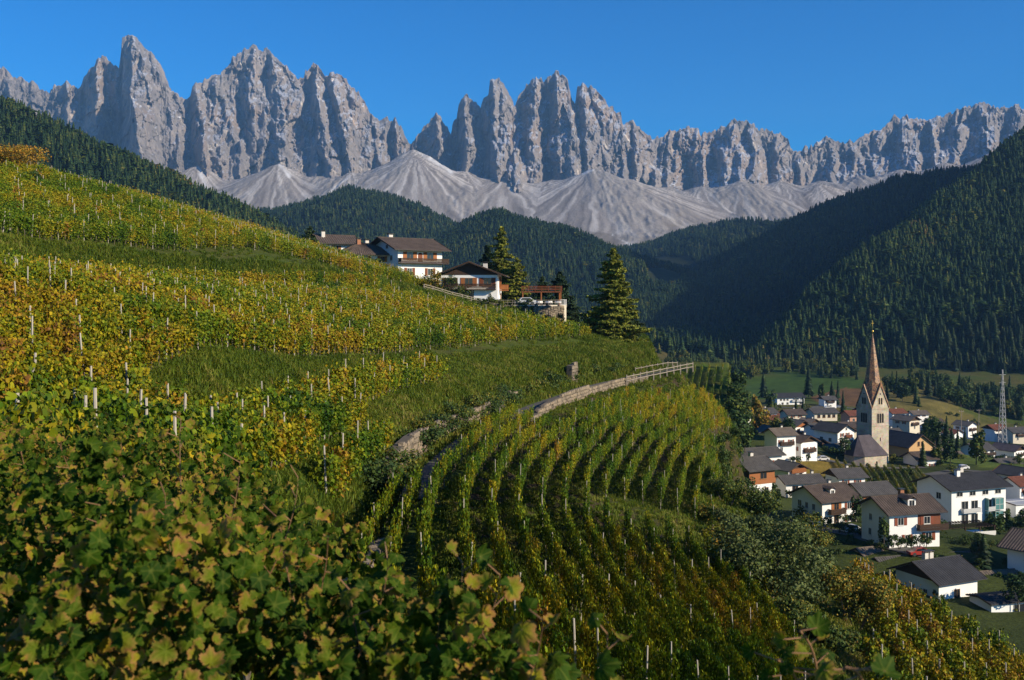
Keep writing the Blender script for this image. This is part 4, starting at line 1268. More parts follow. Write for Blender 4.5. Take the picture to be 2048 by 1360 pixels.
def add_window(root, fr, u, z, w, h, shut=None, frame=None, sill=True, cross=True, glass=None, door=False):
    o, U, N = fr
    frame = frame or M_frame
    mb = MB()
    t = 0.07
    for a in ((u - w / 2, u + w / 2, z + h - t, z + h), (u - w / 2, u + w / 2, z, z + t), (u - w / 2, u - w / 2 + t, z + t, z + h - t), (u + w / 2 - t, u + w / 2, z + t, z + h - t)):
        q = obox(o, U, N, *a, -0.02, 0.06); mb.add(q.v, q.f)
    if cross:
        q = obox(o, U, N, u - 0.03, u + 0.03, z + t, z + h - t, -0.02, 0.05); mb.add(q.v, q.f)
    if sill and not door:
        q = obox(o, U, N, u - w / 2 - 0.08, u + w / 2 + 0.08, z - 0.09, z - 0.005, -0.02, 0.14); mb.add(q.v, q.f)
    wn_ = mb.obj("door" if door else "window", frame, root)
    obox(o, U, N, u - w / 2 + 0.02, u + w / 2 - 0.02, z + 0.02, z + h - 0.02, -0.02, 0.022).obj("pane", glass or M_glass, wn_)
    if shut:
        sw = w * 0.5
        for sgn in (-1, 1):
            c = u + sgn * (w / 2 + sw / 2 + 0.03)
            obox(o, U, N, c - sw / 2, c + sw / 2, z - 0.03, z + h + 0.03, 0.01, 0.075).obj("shutter", shut, wn_)
    return wn_

def add_balcony(root, fr, u0, u1, z, depth=1.1, mat=None, rail_h=1.0, gaps=True):
    mat = mat or M_wdark
    o, U, N = fr
    fl = obox(o, U, N, u0, u1, z - 0.16, z, 0.0, depth).obj("balcony", mat, root)
    mb = MB()
    q = obox(o, U, N, u0, u1, z + rail_h - 0.1, z + rail_h, depth - 0.1, depth + 0.04); mb.add(q.v, q.f)
    for uu in (u0, u1 - 0.09):
        q = obox(o, U, N, uu, uu + 0.09, z + rail_h - 0.1, z + rail_h, 0, depth - 0.1); mb.add(q.v, q.f)
    mb.obj("handrail", mat, fl)
    mb = MB()
    n = max(2, int((u1 - u0) / 0.2)); st = (u1 - u0) / n
    for i in range(n):
        a = u0 + i * st
        q = obox(o, U, N, a + 0.02, a + st - (0.03 if gaps else -0.02), z + 0.08, z + rail_h - 0.1, depth - 0.06, depth - 0.02); mb.add(q.v, q.f)
    for uu in (u0 + 0.02, u1 - 0.06):
        q = obox(o, U, N, uu, uu + 0.04, z + 0.08, z + rail_h - 0.1, 0.05, depth - 0.06); mb.add(q.v, q.f)
    p = mb.obj("railing", mat, fl)
    return fl

def roof_plane(mb, p0, p1, q0, q1, th=0.16, period=0.5, amp=0.055):
    """ribbed slab: p0-p1 eave line, q0-q1 ridge line"""
    p0, p1, q0, q1 = map(Vector, (p0, p1, q0, q1))
    n = max(2, int((p1 - p0).length / period)) * 2
    nr = (p1 - p0).cross(q0 - p0).normalized()
    if nr.z < 0: nr = -nr
    V = []
    for i in range(n + 1):
        t = i / n; a = p0 + (p1 - p0) * t; b = q0 + (q1 - q0) * t
        k = amp * (1 if i % 2 else -1)
        V += [a + nr * (k + th), b + nr * (k + th), a, b]
    Fc = []
    for i in range(n):
        j = i * 4; k = j + 4
        Fc += [(j, k, k + 1, j + 1), (j + 2, j + 3, k + 3, k + 2), (j, j + 2, k + 2, k), (j + 1, k + 1, k + 3, j + 3)]
    e = n * 4
    Fc += [(0, 1, 3, 2), (e, e + 2, e + 3, e + 1)]
    mb.add(V, Fc)

def house(name, label, loc, rz, L, W, H, pitch=24, over=0.9, gover=0.9, wall=None, roof=None, group="village houses", cat="house", windows=(), balconies=(), clad=(), chimneys=(), doors=(), gable_wood=None, dormers=(), hip=0.0, base=4.0, ridge_off=0.0, fascia=None):
    wall = wall or M_white; roof = roof or M_rbrown
    root = empty(name, loc, R(rz)); tag(root, label, cat, group)
    rise = math.tan(R(pitch)) * W / 2
    mb = MB()
    l, w = L / 2, W / 2
    v = [(-l, -w, -base), (l, -w, -base), (l, w, -base), (-l, w, -base), (-l, -w, H), (l, -w, H), (l, w, H), (-l, w, H), (-l, 0, H + rise), (l, 0, H + rise)]
    mb.add(v, [(0, 1, 5, 4), (2, 3, 7, 6), (1, 2, 6, 9, 5), (3, 0, 4, 8, 7)] if hip == 0 else [(0, 1, 5, 4), (2, 3, 7, 6), (1, 2, 6, 5), (3, 0, 4, 7)])
    mb.obj("wall", wall, root)
    # roof
    rb = MB(); tp = math.tan(R(pitch)); lift = 0.03
    ze = H - tp * over + lift; zr = H + rise + lift
    lx0, lx1 = -l - gover, l + gover
    if hip == 0:
        roof_plane(rb, (lx0, -w - over, ze), (lx1, -w - over, ze), (lx0, 0, zr), (lx1, 0, zr))
        roof_plane(rb, (lx1, w + over, ze), (lx0, w + over, ze), (lx1, 0, zr), (lx0, 0, zr))
        rf = rb.obj("roof", roof, root)
        MB().bar((lx0 - 0.02, 0, zr + 0.17), (lx1 + 0.02, 0, zr + 0.17), 0.26, 0.16, n=6).obj("ridge_cap", roof, rf)
        for x in (lx0 - 0.05, lx1 + 0.012):
            fm = MB()
            for sg in (-1, 1):
                a = [(x, sg * (w + over), ze - 0.06), (x, 0, zr - 0.06), (x, 0, zr + 0.2), (x, sg * (w + over), ze + 0.2)]
                b = [(x + 0.04, q[1], q[2]) for q in a]
                fm.add(a + b, [(0, 1, 2, 3), (7, 6, 5, 4), (0, 4, 5, 1), (1, 5, 6, 2), (2, 6, 7, 3), (3, 7, 4, 0)])
            fm.obj("barge_board", fascia or M_wdark, rf)
        for sg in (-1, 1):
            MB().bar((lx0, sg * (w + over + 0.07), ze + 0.03), (lx1, sg * (w + over + 0.07), ze + 0.03), 0.13, n=6).obj("gutter", M_cap, rf)
    else:
        hx = hip * (w + over)
        hx = min(hx, l + gover - 0.2)
        roof_plane(rb, (lx0, -w - over, ze), (lx1, -w - over, ze), (lx0 + hx, 0, zr), (lx1 - hx, 0, zr))
        roof_plane(rb, (lx1, w + over, ze), (lx0, w + over, ze), (lx1 - hx, 0, zr), (lx0 + hx, 0, zr))
        roof_plane(rb, (lx1, -w - over, ze), (lx1, w + over, ze), (lx1 - hx, 0, zr), (lx1 - hx, 0.01, zr))
        roof_plane(rb, (lx0, w + over, ze), (lx0, -w - over, ze), (lx0 + hx, 0, zr), (lx0 + hx, 0.01, zr))
        rf = rb.obj("roof", roof, root)
    if gable_wood:
        for sg in (-1, 1):
            x = sg * (l + 0.05); x2 = sg * (l + 0.002); zz = H - 0.25
            ww = w + 0.02
            a = [(x, -ww, zz), (x, ww, zz), (x, ww, H - 0.05), (x, 0, H + rise - 0.06), (x, -ww, H - 0.05)]
            b = [(x2, q[1], q[2]) for q in a]
            f = [(0, 1, 2, 3, 4), (5, 9, 8, 7, 6)] + [(i, 5 + i, 5 + (i + 1) % 5, (i + 1) % 5) for i in range(5)]
            MB().add(a + b, f).obj("gable_boarding", gable_wood, root)
    for face, u0, u1, z0, z1, m in clad:
        o, U, N = face_frame(face, L, W)
        obox(o, U, N, u0, u1, z0, z1, 0.004, 0.07).obj("timber_cladding", m, root)
    for wdw in windows:
        face, u, z, ww, hh = wdw[:5]; kw = wdw[5] if len(wdw) > 5 else {}
        o, U, N = face_frame(face, L, W)
        kw = dict(kw); d = kw.pop("d", 0.0)
        add_window(root, (o + N * d, U, N), u, z, ww, hh, **kw)
    for b in balconies:
        face, u0, u1, z = b[:4]; kw = b[4] if len(b) > 4 else {}
        add_balcony(root, face_frame(face, L, W), u0, u1, z, **kw)
    for c in chimneys:
        x, y, ch, cw, cm = c
        z0 = H + rise - abs(y) * tp - 0.3
        co = MB().box(x - cw / 2, x + cw / 2, y - cw / 2, y + cw / 2, z0, z0 + ch + 0.3).obj("chimney", cm, root)
        cp = MB()
        for sx in (-1, 1):
            for sy in (-1, 1): cp.box(x + sx * cw * .4 - .05, x + sx * cw * .4 + .05, y + sy * cw * .4 - .05, y + sy * cw * .4 + .05, z0 + ch + 0.3, z0 + ch + 0.55)
        cp.box(x - cw * .7, x + cw * .7, y - cw * .7, y + cw * .7, z0 + ch + 0.55, z0 + ch + 0.63)
        cp.obj("chimney_cap", M_cap, co)
    for (x, dw, dh) in dormers:
        y = -w * 0.5; zb = H + rise - abs(y) * tp + 0.1
        do = MB().box(x - dw / 2, x + dw / 2, y - dw * 0.55, y + 1.6, zb - 0.9, zb + dh * 0.55).obj("dormer", wall, root)
        dr = MB()
        yr0 = y - dw * 0.55 - 0.4
        roof_plane(dr, (x - dw / 2 - .35, yr0, zb + dh * .5), (x - dw / 2 - .35, y + 2.2, zb + dh * .5), (x, yr0, zb + dh * .5 + dw * .38), (x, y + 2.2, zb + dh * .5 + dw * .38), 0.1)
        roof_plane(dr, (x + dw / 2 + .35, y + 2.2, zb + dh * .5), (x + dw / 2 + .35, yr0, zb + dh * .5), (x, y + 2.2, zb + dh * .5 + dw * .38), (x, yr0, zb + dh * .5 + dw * .38), 0.1)
        dr.obj("dormer_roof", roof, do)
        add_window(do, (Vector((x, y - dw * 0.55, 0)), Vector((1, 0, 0)), Vector((0, -1, 0))), 0, zb - 0.5, dw * 0.7, dh * 0.8, sill=False)
    return root

S = dict(shut=M_shut); SO = dict(shut=M_worange, frame=M_framew); FW = dict(frame=M_framew)
def at(px, py, Y): return tuple(P(px, py, Y))
def grid(face, us, zs, w, h, **kw): return [(face, u, z, w, h, kw) for z in zs for u in us]

# front group -----------------------------------------------------------------
house("village_house", "white house with black tiled roof just above the brown vineyard", at(1872, 1186, 168), 24, 8.6, 9.2, 3.6, 24, 1.0, 1.1, M_white, M_rblack,
      windows=[("F", -0.3, 0.3, 1.3, 1.6, dict(frame=M_framew)), ("L", 1.8, 0.6, 0.9, 1.1), ("L", -1.0, 0.6, 0.9, 1.1)], chimneys=[(-1.2, 1.2, 1.5, .75, M_chim), (-0.1, 1.2, 1.5, .8, M_chim)], gable_wood=M_wdark)
house("village_house", "long grey roofed house behind the black roofed house with two skylights", at(1805, 1163, 181), 16, 10.0, 7.0, 3.0, 24, 0.8, 0.9, M_white, M_rgrey,
      windows=[("L", 0.8, 0.6, 0.8, 1.0)], chimneys=[(4.3, 0.6, 1.2, .7, M_chim)])
house("village_house", "small grey roof peeking out right of two chimneys", at(1905, 1150, 184), 16, 6.5, 6.0, 2.8, 22, 0.6, 0.6, M_white, M_rgrey, windows=[("F", 1.2, 0.8, 0.9, 1.0)])
house("village_shed", "low shed with pale weathered roof above the yellow bush", at(1735, 1135, 184), 20, 4.4, 5.4, 2.4, 24, 0.6, 0.5, M_greyp, M_rtan, windows=[("L", 0, 0.5, 0.7, 0.8)])
house("village_house", "low pink white building under a weathered roof at the right edge", at(1990, 1180, 176), 14, 7.0, 5.0, 2.3, 22, 0.7, 0.7, M_cream, M_rtan, windows=[("F", 1.6, 0.9, 1.0, 1.0, dict(sill=False)), ("F", -1.6, 0.9, 0.8, 0.8)])
house("village_garage", "flat low white building in dappled shade below the weathered roof", at(2000, 1226, 161), 14, 7.4, 5.0, 2.4, 10, 0.4, 0.4, M_white, M_rblack, windows=[("F", 1.5, 0.4, 2.2, 1.7, dict(sill=False))])
house("village_house", "shaded white house with broad eaves cut by the right photo edge", at(2108, 1158, 176), -52, 12, 9.0, 5.6, 24, 1.2, 1.3, M_white, M_rbrown,
      windows=[("F", -2.5, 3.4, 1.2, 1.3, {}), ("F", -2.2, 0.8, 1.4, 1.3, {}), ("F", 0.8, 3.4, 1.2, 1.3, {}), ("F", 0.8, 0.8, 1.2, 1.3, {})], gable_wood=M_wdark)
house("village_house", "white house with brown roof, dormer, timber corner and long balcony", at(1800, 1078, 190), 15, 10.8, 8.6, 6.2, 25, 1.0, 1.0, M_white, M_rbrown,
      windows=[("F", -3.0, 3.7, 1.3, 1.4, S), ("F", 2.6, 3.7, 1.4, 1.4, dict(shut=M_shut, d=0.07)), ("F", 3.0, 0.6, 1.4, 1.5, S), ("F", -1.6, 0.6, 1.1, 1.3, S), ("L", 1.6, 3.6, 0.9, 1.3), ("L", -1.4, 3.6, 0.9, 1.3), ("L", 1.4, 0.8, 0.9, 1.3), ("L", -1.6, 0.8, 0.9, 1.3)],
      clad=[("F", 0.7, 5.55, 2.9, 6.1, M_wred)], balconies=[("F", 0.4, 6.6, 2.75)], chimneys=[(0.6, 0.5, 1.2, .8, M_brick)], dormers=[(0.3, 1.7, 1.5)])
house("village_house", "white house with brown shuttered windows and small balcony, brown tiled roof", at(1648, 1042, 216), 24, 9.4, 9.6, 5.6, 25, 0.9, 1.0, M_white, M_rbrown,
      windows=[("F", 2.6, 3.3, 1.2, 1.4, S), ("F", -0.9, 3.1, 1.3, 1.9, dict(frame=M_framew, shut=M_worange)), ("F", 2.7, 0.7, 1.2, 1.4, S), ("F", -0.9, 0.6, 1.3, 1.8, FW), ("L", 2.2, 3.2, 0.9, 1.3), ("L", 0.0, 3.2, 0.9, 1.3), ("L", -2.2, 3.2, 1.2, 1.4), ("L", 2.0, 0.8, 0.9, 1.3), ("L", -2, 0.8, 0.9, 1.3)],
      balconies=[("F", -3.2, 0.9, 2.8)], chimneys=[(2.2, 1.0, 1.0, .6, M_chim)], dormers=[(-0.4, 1.3, 1.2)])
house("village_house", "timber clad chalet with grey roof beside the lower vineyard", at(1500, 990, 243), 27, 7.8, 8.6, 7.2, 24, 1.2, 1.0, M_white, M_rgrey,
      clad=[("F", -3.88, 3.88, 3.4, 7.0, M_worange), ("L", -3.6, 4.25, 3.4, 7.0, M_wdark)], windows=[("F", 0.4, 4.6, 2.0, 1.6, dict(frame=M_framew, d=0.07)), ("F", 1.4, 0.6, 1.2, 1.9, FW), ("L", 1.6, 4.4, 1.6, 1.5, dict(d=0.07)), ("L", -2.0, 4.4, 1.0, 1.4, dict(d=0.07)), ("L", 0.5, 0.8, 1.0, 1.2)],
      balconies=[("L", -2.2, 3.4, 3.3), ("R", -3.5, 1.0, 3.4, dict(mat=M_worange))], chimneys=[(0.9, 0.8, 1.3, .9, M_chim)])
house("village_house", "wide low dark roofed house directly behind the timber chalet", at(1508, 935, 285), 22, 13.5, 7.5, 4.0, 22, 0.9, 0.9, M_white, M_rgrey, windows=[("F", 4.6, 1.2, 1.0, 1.2, S), ("F", 2.0, 1.2, 1.0, 1.2, S)])
house("village_house", "small white gabled house with flower box right of the timber chalet", at(1578, 962, 266), -60, 6.0, 6.4, 3.6, 25, 0.8, 1.0, M_white, M_rgrey, windows=[("R", -1.2, 1.4, 1.1, 1.1, FW), ("R", 1.2, 1.4, 1.1, 1.1, FW)], gable_wood=M_wdark, balconies=[("R", -2.6, 2.6, 2.9, dict(depth=0.7, mat=M_worange))])
house("village_house", "low house with long grey roof between the chalet and the church plot", at(1597, 984, 248), 14, 10.2, 6.0, 2.9, 23, 0.7, 0.7, M_white, M_rgrey, windows=[("F", -2.6, 0.6, 1.6, 1.6, dict(frame=M_framew)), ("F", 0.2, 0.6, 1.2, 1.6, dict(frame=M_framew)), ("F", 2.8, 0.6, 1.2, 1.3)], chimneys=[(3.9, 0.4, 0.9, .6, M_chim)])
house("village_house", "orange timber house half hidden behind the brown roofs below the church", at(1738, 1024, 236), 16, 8.6, 7.0, 5.2, 26, 0.9, 0.9, M_white, M_rgrey,
      clad=[("F", -4.28, 4.28, 1.6, 5.0, M_worange)], windows=[("F", 1.0, 3.0, 1.2, 1.3, dict(d=0.07)), ("F", -2.4, 3.0, 1.1, 1.3, dict(d=0.07)), ("F", -2.2, 0.2, 1.4, 1.2, {})], balconies=[("F", -4.6, 0, 1.2, dict(mat=M_worange))])
# big modern white house ------------------------------------------------------
def modern():
    L, W, H = 17.0, 11.5, 9.3
    root = house("village_house", "large white house with dark roof and teal glass bays", at(1922, 1040, 250), 20, L, W, H, 22, 1.1, 1.3, M_white, M_rblack,
        windows=grid("F", [-6.0, -2.0, 2.0, 6.0], [7.3], 1.9, 1.1) + [("L", 1.6, 6.2, 1.6, 1.6), ("L", -2.2, 3.0, 1.3, 1.5), ("L", 1.8, 3.0, 1.3, 1.5)],
        chimneys=[(-2.2, -1.0, 1.4, 1.0, M_white), (0.8, 1.0, 1.7, 1.0, M_chim)])
    fr = face_frame("F", L, W)
    for z in (0.4, 3.6):
        for u in (-4.4, -1.4):
            add_window(root, fr, u, z, 2.1, 2.5, sill=False, frame=M_frame)
        for u in (3.0,):
            add_window(root, fr, u, z, 2.0, 2.5, sill=False, frame=M_frame)
        o, U, N = fr
        bay = obox(o, U, N, 4.3, 6.9, z - 0.1, z + 2.8, 0.0, 0.9).obj("glass_bay", M_teal, root)
        fm = MB()
        for uu in (4.26, 5.58, 6.86):
            for zz0, zz1 in ((z - 0.1, z + 2.8),):
                q = obox(o, U, N, uu, uu + 0.08, zz0, zz1, 0.9, 0.96); fm.add(q.v, q.f)
        for zz in (z - 0.1, z + 1.2, z + 2.74):
            q = obox(o, U, N, 4.26, 6.94, zz, zz + 0.07, 0.965, 1.0); fm.add(q.v, q.f)
        fm.obj("bay_frame", M_frame, bay)
        pn = obox(o, U, N, 1.9, 2.0, z - 0.1, z + 2.9, 0.0, 1.1).obj("glass_screen", M_teal, root)
    add_balcony(root, fr, -5.6, -0.2, 3.5, 1.0, M_greyp, 0.9, True)
    add_balcony(root, fr, 2.05, 4.2, 3.5, 1.0, M_greyp, 0.9, True)
modern()
house("village_house", "white gabled house with orange shutters right of the large white house", at(2035, 985, 275), -62, 8, 7.0, 5.4, 24, 0.9, 1.0, M_white, M_rblack, windows=[("R", -1.8, 3.2, 1.1, 1.3, SO), ("R", 1.6, 3.2, 1.1, 1.3, SO), ("R", -1.6, 0.6, 1.1, 1.3, SO), ("R", 1.6, 0.6, 1.1, 1.3, SO)], balconies=[("R", 0, 3.4, 2.6, dict(mat=M_worange))], fascia=M_worange)
house("village_annex", "flat white annex with terrace railing beside the large white house", at(2035, 1030, 252), 18, 7, 6, 3.2, 3, 0.2, 0.2, M_white, M_greyp, windows=[("F", -1.5, 0.8, 1.6, 1.2), ("F", 1.6, 0.8, 1.6, 1.2)])
# pergola terrace ---------------------------------------------------------------
def pergola():
    c = at(1930, 1082, 214)
    root = empty("garden_pergola", c, R(14)); tag(root, "white garden terrace with flat dark pergola in front of the large white house", "pergola", "village houses")
    MB().box(-5.5, 5.5, -2.5, 2.5, -4, 1.6).obj("terrace_wall", M_white, root)
    MB().box(-5.6, 5.6, -2.6, -2.45, 1.62, 2.5).obj("parapet", M_frame, root)
    rp = MB()
    for i in range(16): rp.box(-5.6 + i * .72, -5.5 + i * .72, -2.8, 2.7, 3.6, 3.75)
    rp.box(-5.7, 5.7, -2.5, -2.38, 3.45, 3.59); rp.box(-5.7, 5.7, 2.3, 2.42, 3.45, 3.59)
    rp.obj("rafters", M_wdark, root)
    for x in (-5.4, -1.8, 1.8, 5.4):
        for y in (-2.44, 2.36): MB().bar((x, y, 1.6), (x, y, 3.45), 0.14).obj("post", M_wdark, root)
pergola()
# far village -------------------------------------------------------------------
house("village_house", "white house with wooden gable and long balconies left of the church", at(1588, 879, 382), -62, 9.5, 8.6, 5.6, 26, 0.9, 1.1, M_white, M_rgrey, gable_wood=M_worange, windows=[("R", -2.3, 3.2, 1.4, 1.5, FW), ("R", 1.6, 3.2, 2.2, 1.5, FW), ("R", -2.0, 0.4, 1.8, 1.8, FW), ("R", 1.8, 0.4, 1.8, 1.8, FW), ("F", 0, 3.2, 1, 1.2, {})], balconies=[("R", -4.2, 4.2, 2.8, dict(mat=M_wdark))])
house("village_house", "tall white gabled house with rust red shutters beside the church roof", at(1668, 897, 362), -60, 11, 8.4, 7.0, 27, 0.9, 0.9, M_white, M_rblack, windows=[("R", -2.0, 5.0, 1.0, 1.3, S), ("R", 0.8, 5.0, 1.0, 1.3, S), ("R", -2.2, 2.4, 1.0, 1.3, S), ("R", 0.6, 2.4, 1.0, 1.3, S), ("R", 2.6, 2.4, 1.0, 1.3, S), ("R", 0.2, 7.2, .9, 1.0, {}), ("F", 2, 3, 1.4, 1.4, {}), ("F", -2, 3, 1.4, 1.4, {})], balconies=[("R", -0.6, 2.6, 4.6, dict(mat=M_wred, depth=.8))])
house("village_house", "low white gabled house with creeper covered front before the church", at(1622, 907, 338), -62, 9, 7.6, 3.6, 25, 0.9, 0.9, M_white, M_rgrey, gable_wood=M_wdark, windows=[("R", -1.8, 0.8, 1.2, 1.4, FW), ("R", 1.8, 0.8, 1.2, 1.4, FW)])
house("village_shed", "small grey roofed lean-to left of the church roof", at(1664, 906, 332), 20, 5.4, 4.5, 2.0, 22, .5, .5, M_white, M_rgrey, windows=[("F", 0, .5, 1.0, 1.0)])
house("village_house", "wooden fronted white house with dark roof behind the timber chalet", at(1550, 893, 336), -58, 9, 8.0, 4.8, 25, 1.0, 1.1, M_white, M_rgrey, gable_wood=M_wred, clad=[("R", -3.6, 3.6, 2.5, 3.4, M_worange)], windows=[("R", -1.8, 3.45, 1.2, 1.3, FW), ("R", 1.6, 3.45, 1.2, 1.3, FW), ("R", -1.6, .5, 1.2, 1.5, FW), ("R", 1.6, .5, 1.2, 1.5, FW)], balconies=[("R", -3.8, 3.8, 2.5, dict(mat=M_wred, depth=.9))])
house("village_house", "long white two storey house at the foot of the green meadow", at(1574, 809, 565), 12, 16.5, 9, 4.6, 22, .9, .9, M_white, M_rblack, windows=grid("F", [-6, -4, -2, 2, 4.2, 6.4], [2.6], 1.3, 1.2) + grid("F", [-5, -2, 3, 6], [.4], 1.3, 1.4), balconies=[("F", 0.5, 7.8, 2.2, dict(mat=M_greyp))])
house("village_house", "cream house with ribbon windows above the tall gabled house", at(1643, 842, 466), 12, 11.5, 8, 4.4, 22, .9, .9, M_cream, M_rgrey, windows=grid("F", [-3.6, -1, 1.6, 4], [2.0], 1.5, 1.4, frame=M_framew))
house("village_house", "salmon pink house with rust red roof behind the bell tower", at(1704, 848, 436), 14, 6.6, 7, 4.2, 24, .8, .8, M_pink, M_rred, windows=[("F", -1.4, 1.6, 1.1, 1.3), ("F", 1.4, 1.6, 1.1, 1.3)])
house("village_house", "low house with rust red roof among the upper village trees", at(1568, 842, 480), 12, 9.5, 7, 3.0, 24, .8, .8, M_pink, M_rred, windows=[("F", -2.4, .9, 1.1, 1.3), ("F", 2, .9, 1.1, 1.3)])
house("village_house", "white house with grey roof and balcony at the far right of the church", at(1955, 919, 415), 22, 9.6, 8.8, 4.8, 24, .9, .9, M_white, M_rgrey, windows=[("F", -3.2, 2.9, 1, 1.2), ("F", 0, 2.9, 1.6, 1.6), ("F", 3.2, 2.9, 2.2, 1.4), ("F", -3.2, .4, 1, 1.2), ("F", -.2, .4, 1.6, 1.6), ("F", 3, .4, 1.6, 1.2), ("L", 1.5, 2.9, 1, 1.2), ("L", -1.5, .6, 1, 1.2)], balconies=[("F", -1, 4.6, 2.5, dict(mat=M_wdark, depth=.9))])
house("village_house", "white gabled house with dark roof left of the lattice mast foot", at(2017, 921, 422), -58, 10, 8.2, 5.0, 25, .9, 1.0, M_white, M_rviolet, gable_wood=M_wdark, windows=grid("R", [-2.6, -.8, 1, 2.8], [3.1, .6], .9, 1.1) + [("F", 1, 1, 1, 1.2), ("F", -2, 1, 1, 1.2)], balconies=[("R", -2, 2, 2.7, dict(mat=M_wdark, depth=.8))])
house("village_house", "pale house with grey roof behind the two white houses at right", at(1972, 887, 490), 18, 9, 8, 3.6, 22, .8, .8, M_cream, M_rgrey, windows=[("F", -2, .9, 1.1, 1.3), ("F", 1.5, .9, 1.1, 1.3)])
for i, (px, py, Yd, lab) in enumerate([(1843, 884, 450, "small white cottage among trees right of the church barn"), (1880, 900, 430, "white cottage hidden by dark conifers right of the barn"), (1862, 866, 500, "far white cottage at the edge of the dry meadow"), (1905, 880, 470, "pale cottage behind the leaning power pole"), (1500, 850, 360, "grey roofed cottage under the yellow poplar")]):
    house("village_cottage", lab, at(px, py, Yd), [20, -55, 15, -60, 25][i], 6.5, 6, 3.6, 25, .7, .7, M_white, [M_rgrey, M_rtan, M_rbrown, M_rred, M_rgrey][i], windows=[("F", -1.4, 1.2, 1, 1.2), ("F", 1.4, 1.2, 1, 1.2), ("R", 0, 1.2, 1, 1.2)])

# ------------------------------------------------------------------ church
M_ashlar = stone_mat("church_stone", (0.47, 0.40, 0.30), 0.15)
def ashlar():
    t = NT("church_masonry")
    v = t.obco()
    b = t.n("ShaderNodeTexVoronoi"); t.l(t.mapping(v, (1.1, 1.1, 2.0)), b.inputs["Vector"]); b.inputs["Scale"].default_value = 1.3
    nz = t.noise(v, 0.5, 5, 0.65)
    c = t.ramp(nz, [(0.28, (0.33, 0.27, 0.20)), (0.5, (0.47, 0.40, 0.30)), (0.72, (0.58, 0.51, 0.40))])
    c = t.mix(0.22, c, b.outputs["Color"], 'MULTIPLY')
    return t.out(c, 0.95, b.outputs["Distance"], 0.5, 0.06, 0.1)
M_mas = ashlar()
def spire_mat():
    t = NT("glazed_spire_tile")
    g = t.obco()
    sp = t.n("ShaderNodeSeparateXYZ"); t.l(g, sp.inputs[0])
    w = t.n("ShaderNodeTexVoronoi"); t.l(t.mapping(g, (1, 1, 1.0)), w.inputs["Vector"]); w.inputs["Scale"].default_value = 2.6
    ang = t.math('ARCTAN2', sp.outputs[1], sp.outputs[0])
    zig = t.math('PINGPONG', t.math('MULTIPLY', ang, 8 / math.pi * 1.0), 0.5)
    band = t.math('FRACT', t.math('MULTIPLY_ADD', sp.outputs[2], 0.42, t.math('MULTIPLY', zig, 1.1)))
    c = t.ramp(band, [(0.0, (0.24, 0.085, 0.035)), (0.32, (0.26, 0.10, 0.04)), (0.36, (0.40, 0.24, 0.06)), (0.45, (0.055, 0.05, 0.045)), (0.72, (0.10, 0.06, 0.045)), (0.8, (0.30, 0.12, 0.05))], 'LINEAR')
    sepc = t.n("ShaderNodeSeparateColor"); t.l(w.outputs["Color"], sepc.inputs[0])
    c = t.mix(0.55, c, t.ramp(sepc.outputs[0], [(0.2, (0.05, 0.035, 0.03)), (0.5, (0.25, 0.10, 0.05)), (0.8, (0.42, 0.26, 0.10))]))
    return t.out(c, 0.45, w.outputs["Distance"], 0.3, 0.05, 0.4)
M_spire = spire_mat()
M_gold = NT("gilded_metal"); M_gold = M_gold.out((0.55, 0.36, 0.08), 0.3, metal=0.9)
def arch_poly(u, z, w, h, n=8):
    pts = [(u - w / 2, z), (u + w / 2, z)]
    for i in range(n + 1):
        a = math.pi * i / n
        pts.append((u + w / 2 * math.cos(a), z + h - w / 2 + w / 2 * math.sin(a)))
    return pts
def plate(o, U, N, pts, d0, d1):
    mb = MB(); n = len(pts); v = []
    for d in (d0, d1):
        for u, z in pts:
            p = o + U * u + N * d; v.append((p.x, p.y, z))
    f = [tuple(range(n))[::-1], tuple(range(n, 2 * n))] + [(i, (i + 1) % n, n + (i + 1) % n, n + i) for i in range(n)]
    if (U.cross(Vector((0, 0, 1)))).dot(N) <= 0: f = [tuple(reversed(q)) for q in f]
    return mb.add(v, f)
